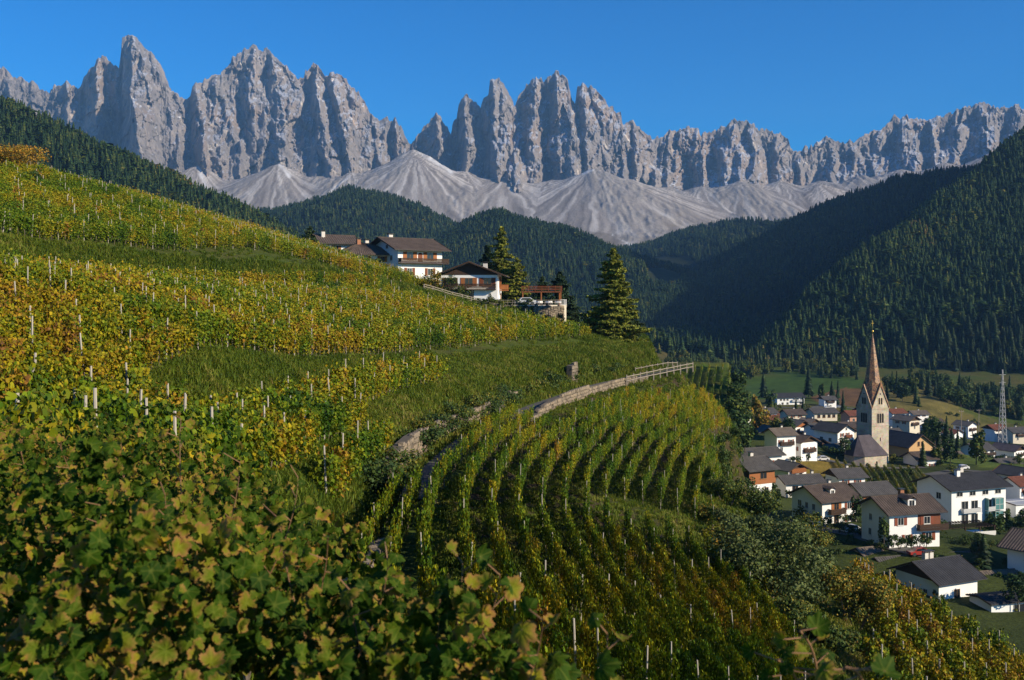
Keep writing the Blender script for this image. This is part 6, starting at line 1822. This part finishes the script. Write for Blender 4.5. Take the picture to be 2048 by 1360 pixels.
for i, (px, py, h, ti) in enumerate([(1862, 905, 12, .3), (1876, 912, 14, .2), (1889, 905, 13, .25), (1851, 893, 10, .35), (1903, 911, 12, .22), (1915, 905, 10, .35), (1870, 886, 11, .3), (1893, 884, 11, .28), (1840, 905, 7, .4)]):
    vt(px, py, 425 - i * 4, h, 'con' if i % 3 else 'brd', ti, ordinal(i + 1) + " tree of the dark grove between the barn and the white houses")
vt(1967, 1128, 178, 5.8, 'con', .34, "stout dark conifer beside the right edge roofs", 1.5, 2)
vt(1950, 1115, 186, 4.2, 'brd', .3, "small dark garden tree left of the stout conifer")
vt(2036, 1212, 158, 5.4, 'brd', .15, "dark tree at the bottom right houses by the photo edge", 1.1)
vt(1768, 1082, 178, 5.2, 'brd', .42, "thin leafed tree in front of the white house with the long balcony", .7)
vt(1712, 1040, 205, 5, 'brd', .28, "dark garden tree between the two brown roofed white houses", 1.0)
vt(1552, 1010, 225, 5.5, 'brd', .4, "light green tree right of the timber chalet", .9)
vt(1478, 995, 232, 5.5, 'brd', .5, "yellow green tree left of the timber chalet", .9)
vt(1497, 1000, 228, 5.5, 'brd', .36, "palm like light green tree in front of the timber chalet", .9)
vt(1445, 985, 200, 6, 'brd', .42, "leafy tree above the corner of the lower vineyard edge", 1.0)
vt(1432, 965, 190, 5, 'brd', .36, "small tree at the retaining wall corner of the lower vineyard", 1.0)
vt(1468, 940, 215, 6.5, 'brd', .34, "dark tree left of the chalet roof", .9)
vt(1488, 905, 290, 9, 'brd', .4, "round tree behind the chalet roof", .9)
vt(1483, 862, 330, 10, 'con', .35, "small spruce between the far vine plot and the village", 1.1)
vt(1690, 905, 312, 5, 'brd', .3, "dark hedge tree left of the choir wall", 1.2)
vt(1990, 1075, 215, 6.5, 'brd', .35, "garden tree right of the pergola terrace", 1.1)
vt(2010, 1058, 232, 5, 'brd', .4, "bushy tree below the flat white annex", 1.3)
vt(2047, 1060, 226, 5, 'brd', .33, "bush at the right photo edge under the annex", 1.3)

_lots = [(1528, 846, 420, 20, "W", "far cottage between the poplar and the white gabled house"), (1618, 862, 430, -60, "W", "white cottage with steep gable behind the creeper clad house"), (1694, 872, 395, 16, "C", "cream cottage half hidden behind the choir roof"), (1730, 838, 480, 20, "W", "white cottage seen left of the bell tower belfry"), (1790, 846, 470, 18, "W", "white cottage right behind the bell tower"), (1812, 858, 450, -58, "C", "cream gabled cottage above the barn roof"), (1835, 842, 520, 14, "W", "far white cottage at the meadow corner above the barn"), (1868, 858, 510, 20, "W", "white cottage with tan roof among the grove trees"), (1930, 868, 500, -60, "W", "white gabled cottage behind the two power poles"), (1990, 872, 480, 18, "W", "white cottage directly left of the lattice mast"), (2030, 880, 470, 16, "C", "cream cottage right of the lattice mast"), (1900, 930, 390, 18, "W", "low white cottage in front of the dark grove"), (1585, 845, 450, 14, "C", "cream cottage with red roof above the white gabled house"), (1655, 812, 560, 12, "W", "white cottage beside the brown field"), (2040, 1000, 262, 20, "W", "white cottage tucked behind the flat annex"), (1690, 985, 258, 14, "W", "small white cottage between the brown roofs and the church plot"), (1560, 902, 300, 20, "W", "white cottage with tan roof just behind the wide dark roof"), (1600, 915, 305, -60, "W", "white gabled cottage below the creeper clad house"), (1640, 880, 372, 18, "W", "white cottage between the two tall gabled houses"), (1535, 858, 395, 20, "C", "cream cottage beside the orange yellow tree"), (1780, 892, 380, 16, "W", "white cottage between bell tower and barn"), (1860, 925, 350, 18, "C", "cream cottage right of the barn yard wall"), (1840, 948, 320, 14, "W", "white cottage above the large dark roof"), (2010, 950, 330, 18, "W", "white cottage on the lawn behind the large white house")]
for i, (px, py, Y, rz, m, lab) in enumerate(_lots):
    house("village_cottage", lab, at(px, py, Y), rz, rnd.uniform(6.5, 9.5), rnd.uniform(6, 7.5), rnd.uniform(3.6, 5.4), 25, .8, .8, M_white if m == "W" else M_cream, [M_rgrey, M_rtan, M_rbrown, M_rgrey, M_rred][i % 5], gable_wood=M_wdark if i % 2 else None,
          windows=[("F", -1.8, 2.6, 1, 1.2, S), ("F", 1.6, 2.6, 1, 1.2, S), ("F", -1.7, .5, 1, 1.2), ("R", -1.4, 2.4, 1, 1.2, S), ("R", 1.4, 2.4, 1, 1.2, S), ("R", 0, .5, 1, 1.3)], balconies=[("R" if rz < 0 else "F", -2.4, 2.4, 2.3, dict(mat=M_wdark, depth=.8))] if i % 3 else [], chimneys=[(1, .8, 1, .6, M_chim)])
r2_ = random.Random(31)
for i in range(24):
    px = r2_.uniform(1475, 2046); py = r2_.uniform(808, 935)
    c = hit(px, py, 140, 700)
    if c.y < 240: continue
    con = r2_.random() < .4
    tree("village_tree", (c.x, c.y, c.z - .2), r2_.uniform(6, 12), r2_.uniform(.12, .6), ("slender pointed garden tree" if con else "round crowned garden tree") + " among the far houses " + ("left of the bell tower" if px < 1715 else "right of the bell tower"), "tree", ("pointed" if con else "round") + " garden trees " + ("left" if px < 1715 else "right") + " of the bell tower", 'con' if con else 'brd', None, 1.2 if con else r2_.uniform(.9, 1.3))
# shrubs of the village gardens and the vineyard edge ---------------------------
def sb(px, py, Y, w, h, tint, lab, n=700, leaf=.22, grp="garden shrubs in the village", ground=False, cat="shrub", **k):
    c = hit(px, py) if ground else P(px, py, Y); z = c.z - (0 if ground else .2)
    shrub(k.pop("name", "shrub"), (c.x, c.y, z), w, h, tint, lab, cat, grp, n=n, leaf=leaf, seed=int(px * 3 + py * 7), **k)
for i in range(8): sb(1650 + i * 6.5, 906 + i * 1.2, 322, 2.4, 2.6, .25 + .03 * (i % 3), ordinal(i + 1) + " clump from the left in the clipped hedge before the choir", 350, .3)
for i in range(7): sb(1772 + i * 13, 1090 - (i % 2) * 3, 180, 2.4, 2.0, .28 + .06 * (i % 4), ordinal(i + 1) + " garden shrub from the left below the house with the long balcony", 500, .2)
for i in range(6): sb(1868 + i * 12, 1092 - (i % 3) * 3, 196, 2.2, 1.8, .3 + .05 * (i % 4), ordinal(i + 1) + " garden shrub from the left below the pergola terrace", 450, .2)
for i in range(7): sb(1960 + i * 14, 1062 - (i % 3) * 4, 228, 3.0, 2.2, .3 + .05 * (i % 4), ordinal(i + 1) + " shrub from the left in the hedge under the white annex", 450, .24)
for i in range(6): sb(1652 + i * 14, 1050 + i * 4, 196, 2.4, 1.8, .3 + .06 * (i % 3), ordinal(i + 1) + " shrub from the left under the house with the small balcony", 450, .2)
for i in range(6): sb(1960 + i * 15, 921 - (i % 2), 408, 4, 2.4, .3, ordinal(i + 1) + " shrub from the left in the hedge of the two white houses at far right", 300, .4)
for i in range(8): sb(1560 + i * 17, 868 + (i * 37) % 30, 400 - i * 4, 4, 3.2, .28 + .06 * (i % 4), ordinal(i + 1) + " garden bush from the left among the far village houses", 300, .4)
BUSH = ind_mat("grey_green_leaf", [(0.0, (0.026, 0.050, 0.016)), (0.4, (0.062, 0.095, 0.026)), (0.7, (0.13, 0.155, 0.042)), (1.0, (0.20, 0.20, 0.06))], 0)
E = "wild bushes on the vineyard edge"
sb(1535, 1205, 84, 6.4, 5.4, .55, "large dark grey green bush on the vineyard edge", 8500, .16, E, True, mat=BUSH)
sb(1595, 1215, 80, 4.6, 3.8, .35, "lower dark bush at the right foot of the large grey green bush", 6000, .14, E, True, mat=BUSH)
sb(1482, 1110, 97, 4.2, 3.4, .5, "green bush above the large dark bush on the vineyard edge", 4500, .15, E, True, mat=BUSH)
sb(1455, 1010, 108, 3.6, 3.0, .5, "small bush at the top of the vineyard edge hedge", 2600, .15, E, True)
sb(1520, 1040, 104, 4.4, 3.2, .48, "leafy bush under the timber chalet", 3000, .16, E, True)
sb(1580, 1075, 98, 4.0, 3.2, .52, "brownish green bush under the house with the small balcony", 2800, .16, E, True)
sb(1620, 1110, 90, 4.0, 3.4, .6, "olive bush between the dark bush and the yellow bush", 3000, .15, E, True)
sb(1705, 1255, 74, 4.2, 3.9, .72, "large golden yellow bush at the corner of the brown vineyard", 8000, .13, E, True)
sb(1730, 1250, 68, 3.4, 2.6, .55, "green bush below the golden yellow bush", 3000, .13, E, True)
for i, (px, py, Y, w, h, ti) in enumerate([(1435, 1090, 74, 3.0, 1.8, .72), (1470, 1140, 66, 3.2, 1.9, .76), (1505, 1190, 60, 3.2, 1.8, .7), (1550, 1240, 54, 3.2, 1.7, .58), (1415, 1050, 86, 2.8, 1.7, .66), (1600, 1280, 52, 3, 1.6, .5), (1650, 1300, 50, 3, 1.6, .45), (1700, 1310, 52, 2.8, 1.5, .5)]):
    sb(px, py, Y, w, h, ti, ordinal(i + 1) + " wild yellow vine bush from the back along the lower vineyard edge", 2600, .13, "wild vine bushes along the lower vineyard edge", True)
for i in range(130):
    px = rnd.uniform(1470, 2048); py = rnd.uniform(815, 1075)
    c = hit(px, py, 140, 600)
    if c.y < 200: continue
    tb_ = rnd.uniform(.15, .6); lb = ("dark" if tb_ < .3 else "mid green" if tb_ < .45 else "yellowish") + " garden bush between houses " + ("left of the bell tower" if px < 1715 else "right of the bell tower") + (", beyond the church" if py < 930 else ", before the church")
    shrub("garden_bush", (c.x, c.y, c.z - .2), rnd.uniform(2, 4.5), rnd.uniform(1.2, 3.6), tb_, lb, "shrub", lb, n=240, leaf=.38, seed=2000 + i, stems=2)
for i in range(60):
    px = rnd.uniform(1840, 2048) if i < 36 else rnd.uniform(1600, 1800); py = rnd.uniform(1070, 1225) if i < 36 else rnd.uniform(1040, 1110)
    c = hit(px, py, 130, 300)
    if c.y < 148: continue
    shrub("garden_bush", (c.x, c.y, c.z - .2), rnd.uniform(1.4, 3.2), rnd.uniform(.9, 2.4), rnd.uniform(.15, .55), "small garden bush on the lawns round the " + ("black roofed house at lower right" if i < 36 else "two brown roofed white houses"), "shrub", "garden bushes round the " + ("black roofed house" if i < 36 else "brown roofed houses"), n=320, leaf=.2, seed=3000 + i, stems=2)
for i, Y in enumerate(np.arange(100, 148, 3.4)):
    x = float(cx(Y) + crest(Y) + .6 + .4 * math.sin(Y)); 
    shrub("edge_bush", (x, float(Y), g1(x, float(Y)) - .2), 2.8, 1.9 + .5 * math.sin(Y * 2), .42 + .12 * math.sin(Y), ordinal(i + 1) + " bush from the near end along the outer edge of the curved vineyard", "shrub", "bushes along the outer vineyard edge", n=900, leaf=.16, seed=4000 + i, stems=3)
for i, (px, py, Y) in enumerate([(1474, 790, 262), (1480, 815, 258), (1472, 835, 250), (1484, 845, 250), (1478, 872, 240), (1466, 880, 232), (1490, 885, 245), (1462, 915, 222), (1476, 770, 270)]):
    c = P(px, py, Y); tree("slope_tree", (c.x, c.y, c.z - 2.0), 6.5 + (i * 37 % 5) * .7, .28 + .07 * (i % 4), ordinal(i + 1) + " tree from the top in the green line beside the far vine plot", "tree", "trees beside the far vine plot", 'brd', None, 1.1)
# ivy and bushes over the bank wall
k = 0
for Y in [50.5, 53.5, 57] + list(np.arange(66, 103, 2.6)) + list(np.arange(107, 150, 4.5)):
    p = curve_pts(1.3 if Y < 104 else 2.2, [float(Y)])[0]
    k += 1
    shrub("ivy_bush", (p[0] + (.25 if Y < 104 else 0), p[1], p[2] + (.45 if Y < 104 else .5)), 3.6 if Y < 104 else 4.0, 1.9 + .4 * math.sin(Y), .44 + .14 * math.sin(Y * 1.7), ordinal(k) + " ivy clump from the near end over the road bank", "shrub", "ivy clumps over the road bank", n=1300, leaf=.15 if Y < 104 else .2, seed=int(Y * 10))
# upper left corner: bronze vines, green bush and hut
sb(20, 342, 172, 9.5, 4.2, .95, "bronze brown vine thicket at the top left corner", 5000, .2, "bushes at the top left corner", True)
sb(82, 352, 170, 6.5, 4.4, .36, "bright green bush right of the bronze thicket", 3600, .2, "bushes at the top left corner", True)
sb(116, 352, 170, 4, 3.0, .18, "dark green bush beside the little hut", 1800, .2, "bushes at the top left corner", True)
sb(172, 368, 172, 5, 2.4, .56, "olive bush right of the little hut", 1800, .2, "bushes at the top left corner", True)
sb(60, 372, 160, 4, 2.2, .2, "dark low bush under the bright green bush", 1500, .2, "bushes at the top left corner", True)
_c = P(136, 355, 168)
house("garden_hut", "little plank hut with flat dark roof at the top left vineyard edge", (_c.x, _c.y, g1(_c.x, _c.y) - .1), 30, 1.7, 1.7, 2.1, 12, .25, .25, M_worange, M_rblack, cat="hut", group=None, base=.6, windows=[("F", 0, .1, .8, 1.7, dict(door=True, frame=M_frame, glass=M_wdark, cross=False))])
# ------------------------------------------------------------------ grapevine in front of the camera
def leaf_outline(seed):
    r = np.random.default_rng(seed)
    th = np.linspace(-math.pi / 2 + 0.16, 1.5 * math.pi - 0.16, 47)
    lob = [(math.pi / 2, 1.0, .62), (math.pi / 2 - 1.0, .92, .60), (math.pi / 2 + 1.0, .92, .60), (math.pi / 2 - 2.0, .80, .72), (math.pi / 2 + 2.0, .80, .72)]
    rad = np.full(len(th), 0.56)
    for a, h, w in lob:
        hh = h * r.uniform(.93, 1.07)
        rad = np.maximum(rad, 0.56 + (hh - 0.56) * np.maximum(0, 1 - (np.abs(th - a) / w) ** 1.6))
    rad = rad * (1 + 0.055 * np.where(np.arange(len(th)) % 2, 1, -1)) * r.uniform(.97, 1.03, len(th))
    return th, rad, [q[0] for q in lob]
def vine_leaf(seed):
    th, rad, veins = leaf_outline(seed)
    r = np.random.default_rng(seed + 50)
    cup = r.uniform(-.5, .7); fold = r.uniform(.05, .75); tw = r.uniform(-.6, .6)
    V = [(0, 0, 0)]; vein = [1.0]; edge = [0.0]
    rings = (0.36, 0.70, 1.0)
    for q in rings:
        for t, rr in zip(th, rad):
            x, y = math.cos(t) * rr * q, math.sin(t) * rr * q
            d = min(abs(t - v) for v in veins)
            vn_ = max(0, 1 - d / .11) * (1 - .35 * q)
            z = -cup * (x * x + y * y) + fold * abs(x) * .8 + tw * x * y + .045 * math.cos(d * 9) * q + r.normal(0, .018) * q
            V.append((x, y, z)); vein.append(vn_); edge.append(q ** 3)
    n = len(th); Fc = []
    for i in range(n - 1):
        Fc.append((0, 1 + i, 2 + i))
        for k in range(len(rings) - 1):
            a = 1 + k * n + i; b = a + n
            Fc += [(a, b, b + 1), (a, b + 1, a + 1)]
    V = np.array(V) * 0.5
    me = mesh_np("leaf", V, np.array(Fc), True)
    fattr(me, "vein", vein); fattr(me, "edge", edge)
    # petiole
    me.materials.append(M_fleaf)
    return me
def fleaf_mat():
    t = NT("front_vine_leaf")
    oi = t.n("ShaderNodeObjectInfo"); rn = oi.outputs["Random"]
    ed = t.attr("edge"); ve = t.attr("vein")
    nz = t.noise(t.obco(), 5.0, 4, 0.65)
    big = t.noise(t.pos(), 1.6, 3, 0.6)
    rn = t.math('ADD', t.math('MULTIPLY', rn, 0.75), t.math('MULTIPLY_ADD', big, 1.2, -0.50), clamp=True)
    c = t.ramp(rn, [(0.0, (0.012, 0.034, 0.002)), (0.38, (0.030, 0.066, 0.003)), (0.62, (0.080, 0.118, 0.004)), (0.84, (0.175, 0.18, 0.007)), (0.95, (0.36, 0.26, 0.010)), (1.0, (0.24, 0.12, 0.02))])
    c = t.mix(1.0, c, t.ramp(nz, [(0.3, (0.72, 0.76, 0.7)), (0.7, (1.2, 1.15, 1.1))]), 'MULTIPLY')
    br = t.math('MULTIPLY', ed, t.ramp(t.math('MULTIPLY_ADD', rn, 0.9, t.math('MULTIPLY', nz, 0.6)), [(0.72, (0, 0, 0)), (1.05 - .05, (1, 1, 1))]))
    c = t.mix(br, c, (0.26, 0.12, 0.045))
    c = t.mix(t.math('MULTIPLY', ve, 0.3), c, (0.24, 0.25, 0.04))
    return t.out(c, 0.7, nz, 0.25, 0.01, 0.10, trans=(t.mix(1.0, c, (1.5, 1.4, 0.7), 'MULTIPLY')  , 0.24))
M_fleaf = fleaf_mat()
M_cane = plain("vine_cane", (0.20, 0.105, 0.05), 0.6, 0.3, 14, 0.2, 0.004)
LEAVES = [vine_leaf(500 + i) for i in range(6)]
C_front = proto_collection("front_leaf", LEAVES)
NG_front = scatter_group("front_leaf_scatter", C_front)

def xr(Y): return np.interp(Y, [2.0, 2.5, 3.0, 4.0, 5.0, 6.0, 8.0, 10.0, 13], [0.26, 0.24, 0.12, -0.22, -0.62, -1.05, -2.0, -2.9, -4.2])
def rot_from_normal(n, spin):
    z = n / np.linalg.norm(n, axis=1, keepdims=True)
    out = []
    for zz, s in zip(z, spin):
        q = Vector(zz).to_track_quat('Z', 'Y') @ Euler((0, 0, s)).to_quaternion()
        out.append(tuple(q.to_euler()))
    return np.array(out)

def front_vines():
    r = np.random.default_rng(77)
    root = empty("grapevine", (-1.6, 4.0, -2.5)); tag(root, "sprawling grapevine with large lobed leaves filling the lower left foreground", "grapevine")
    base = np.array(root.location)
    N = 17000
    Y = 2.5 + (11.0 - 2.5) * r.random(N) ** 1.45
    X = -0.56 * Y + (xr(Y) + 0.56 * Y) * r.random(N)
    edge_d = xr(Y) - X
    top = -0.97 - 0.055 * np.maximum(Y - 4, 0) * 1.6 + 0.62 * fbm(X / .55, Y / .55, 3, 14) - 0.45 * np.exp(-edge_d / .45)
    dp = r.exponential(0.30, N)
    Z = top - np.minimum(dp, 1.4)
    pts = np.stack([X, Y, Z], 1)
    nr = np.stack([0.25 + r.normal(0, .75, N), -0.45 + r.normal(0, .6, N), 0.5 + r.normal(0, .5, N)], 1)
    size = 0.027 + 0.062 * r.beta(1.2, 2.0, N)
    spin = r.uniform(0, 6.28, N)
    canes = []; 
    # shoots reaching out of the mass: tip pixel, distance, root offset
    tips = [(362, 838, 4.3, .10), (596, 955, 3.7, -.35), (655, 1075, 3.2, -.3), (775, 1120, 3.05, -.35), (1000, 1150, 2.75, -.45), (925, 1125, 2.9, -.1), (1215, 1268, 2.5, -.35), (245, 905, 4.6, .2), (480, 925, 4.2, -.2), (120, 890, 4.8, .2), (880, 1200, 2.7, -.3), (330, 990, 3.6, .1), (1085, 1240, 2.5, -.3), (560, 1040, 3.3, .15), (40, 880, 5.2, .2), (700, 1180, 2.8, .1), (200, 1010, 3.5, -.2)]
    ep = []; en = []; es = []; esp = []
    for px, py, Yd, off in tips:
        tip = np.array(P(px, py, Yd)); b = tip + np.array([off, r.uniform(-.2, .25), -r.uniform(.6, .85)])
        mid = (tip + b) / 2 + np.array([-off * .5, 0, .12])
        q = np.linspace(0, 1, 16)[:, None]
        c = (1 - q) ** 2 * b + 2 * q * (1 - q) * mid + q * q * tip
        mb = MB()
        for k in range(15): mb.bar(Vector(c[k] - base), Vector(c[k + 1] - base), .0075 * (1 - .045 * k), n=6, w2=.0075 * (1 - .045 * (k + 1)))
        for k in range(2, 16):
            side = 1 if k % 2 else -1
            d = c[min(k + 1, 15)] - c[k - 1]; d /= np.linalg.norm(d)
            sv = np.cross(d, [0, 1, 0]); sv /= np.linalg.norm(sv) + 1e-9
            lp = c[k] + sv * side * r.uniform(.02, .04) + np.array([r.normal(0, .02), r.uniform(-.06, .03), r.uniform(.0, .06)])
            mb.bar(Vector(c[k] - base), Vector(lp - base), .003, n=4)
            ep.append(lp); en.append(np.array([sv[0] * side * .5 + r.normal(0, .3), -.55 + r.normal(0, .4), .55 + r.normal(0, .3)]))
            es.append(r.uniform(.036, .066) * (1.1 - .02 * k) * (1.45 if Yd < 3 else 1.0)); esp.append(r.uniform(0, 6.28))
        mb.obj("cane", M_cane, root)
    pts = np.concatenate([np.array(ep), pts]); nr = np.concatenate([np.array(en), nr]); size = np.concatenate([np.array(es), size]); spin = np.concatenate([np.array(esp), spin])
    rot = rot_from_normal(nr, spin)
    px, py = proj(pts[:, 0], pts[:, 1], pts[:, 2])
    inf = (px > -30) & (px < 2078) & (py > 700) & (py < 1400)
    burried = np.concatenate([np.zeros(len(ep)), np.minimum(dp, 1.4)])
    score = size / pts[:, 1] * np.where(inf, 1, 0) * np.exp(-burried / .25)
    top300 = set(np.argsort(-score)[:300].tolist())
    for i in top300:
        o = bpy.data.objects.new("leaf", LEAVES[r.integers(0, 6)]); COL.objects.link(o); o.parent = root
        o.location = pts[i] - base; o.rotation_euler = rot[i]; s = size[i] * 2 / 1.6; o.scale = (s, s, s)
    m = np.array([i not in top300 for i in range(len(pts))])
    sc = (size * 2 / 1.6)[m]
    scatter_obj("foliage", pts[m] - base, rot[m], np.repeat(sc[:, None], 3, 1), r.integers(0, 6, m.sum()), NG_front, None, root)
    # trunks and old wood inside the mass
    for k in range(9):
        y = 2.8 + k * 1.0; x = -0.3 * y + r.uniform(-.5, .4); z = g1(x, y)
        mb = MB(); p = Vector((x, y, z - .3)) - Vector(base)
        for j in range(4):
            q = p + Vector((r.uniform(-.12, .12), r.uniform(-.12, .12), .42)); mb.bar(p, q, .06 - .008 * j, n=6, w2=.052 - .008 * j); p = q
        mb.obj("trunk", M_bark, root)
front_vines()

def lone_shoot(name, label, tips, seed):
    r = np.random.default_rng(seed)
    b0 = np.array(P(tips[0][0] + 60, 1480, tips[0][2]))
    root = empty(name, b0); tag(root, label, "vine shoot")
    for px, py, Yd, bx in tips:
        tip = np.array(P(px, py, Yd)); b = np.array(P(bx, 1470, Yd + .1))
        mid = (tip + b) / 2 + np.array([.05, 0, .08]); q = np.linspace(0, 1, 10)[:, None]
        c = (1 - q) ** 2 * b + 2 * q * (1 - q) * mid + q * q * tip
        mb = MB()
        for k in range(9): mb.bar(Vector(c[k] - b0), Vector(c[k + 1] - b0), .007, n=6)
        for k in range(4, 10):
            side = 1 if k % 2 else -1
            lp = c[k] + np.array([side * r.uniform(.04, .09), r.uniform(-.05, .03), r.uniform(-.02, .04)])
            mb.bar(Vector(c[k] - b0), Vector(lp - b0), .003, n=4)
            o = bpy.data.objects.new("leaf", LEAVES[r.integers(0, 6)]); COL.objects.link(o); o.parent = root
            o.location = lp - b0; s = r.uniform(.055, .09); o.scale = (s, s, s)
            o.rotation_euler = rot_from_normal(np.array([[side * .6 + r.normal(0, .3), -.6, .5 + r.normal(0, .3)]]), [r.uniform(0, 6.28)])[0]
        mb.obj("cane", M_cane, root)
lone_shoot("vine_shoot", "blurred vine shoot with a few yellow green leaves at bottom right of centre", [(1600, 1262, 2.7, 1630), (1555, 1320, 2.8, 1600)], 5)
lone_shoot("vine_shoot", "low blurred vine shoot with dark leaf at the bottom edge", [(1690, 1335, 2.3, 1720)], 6)
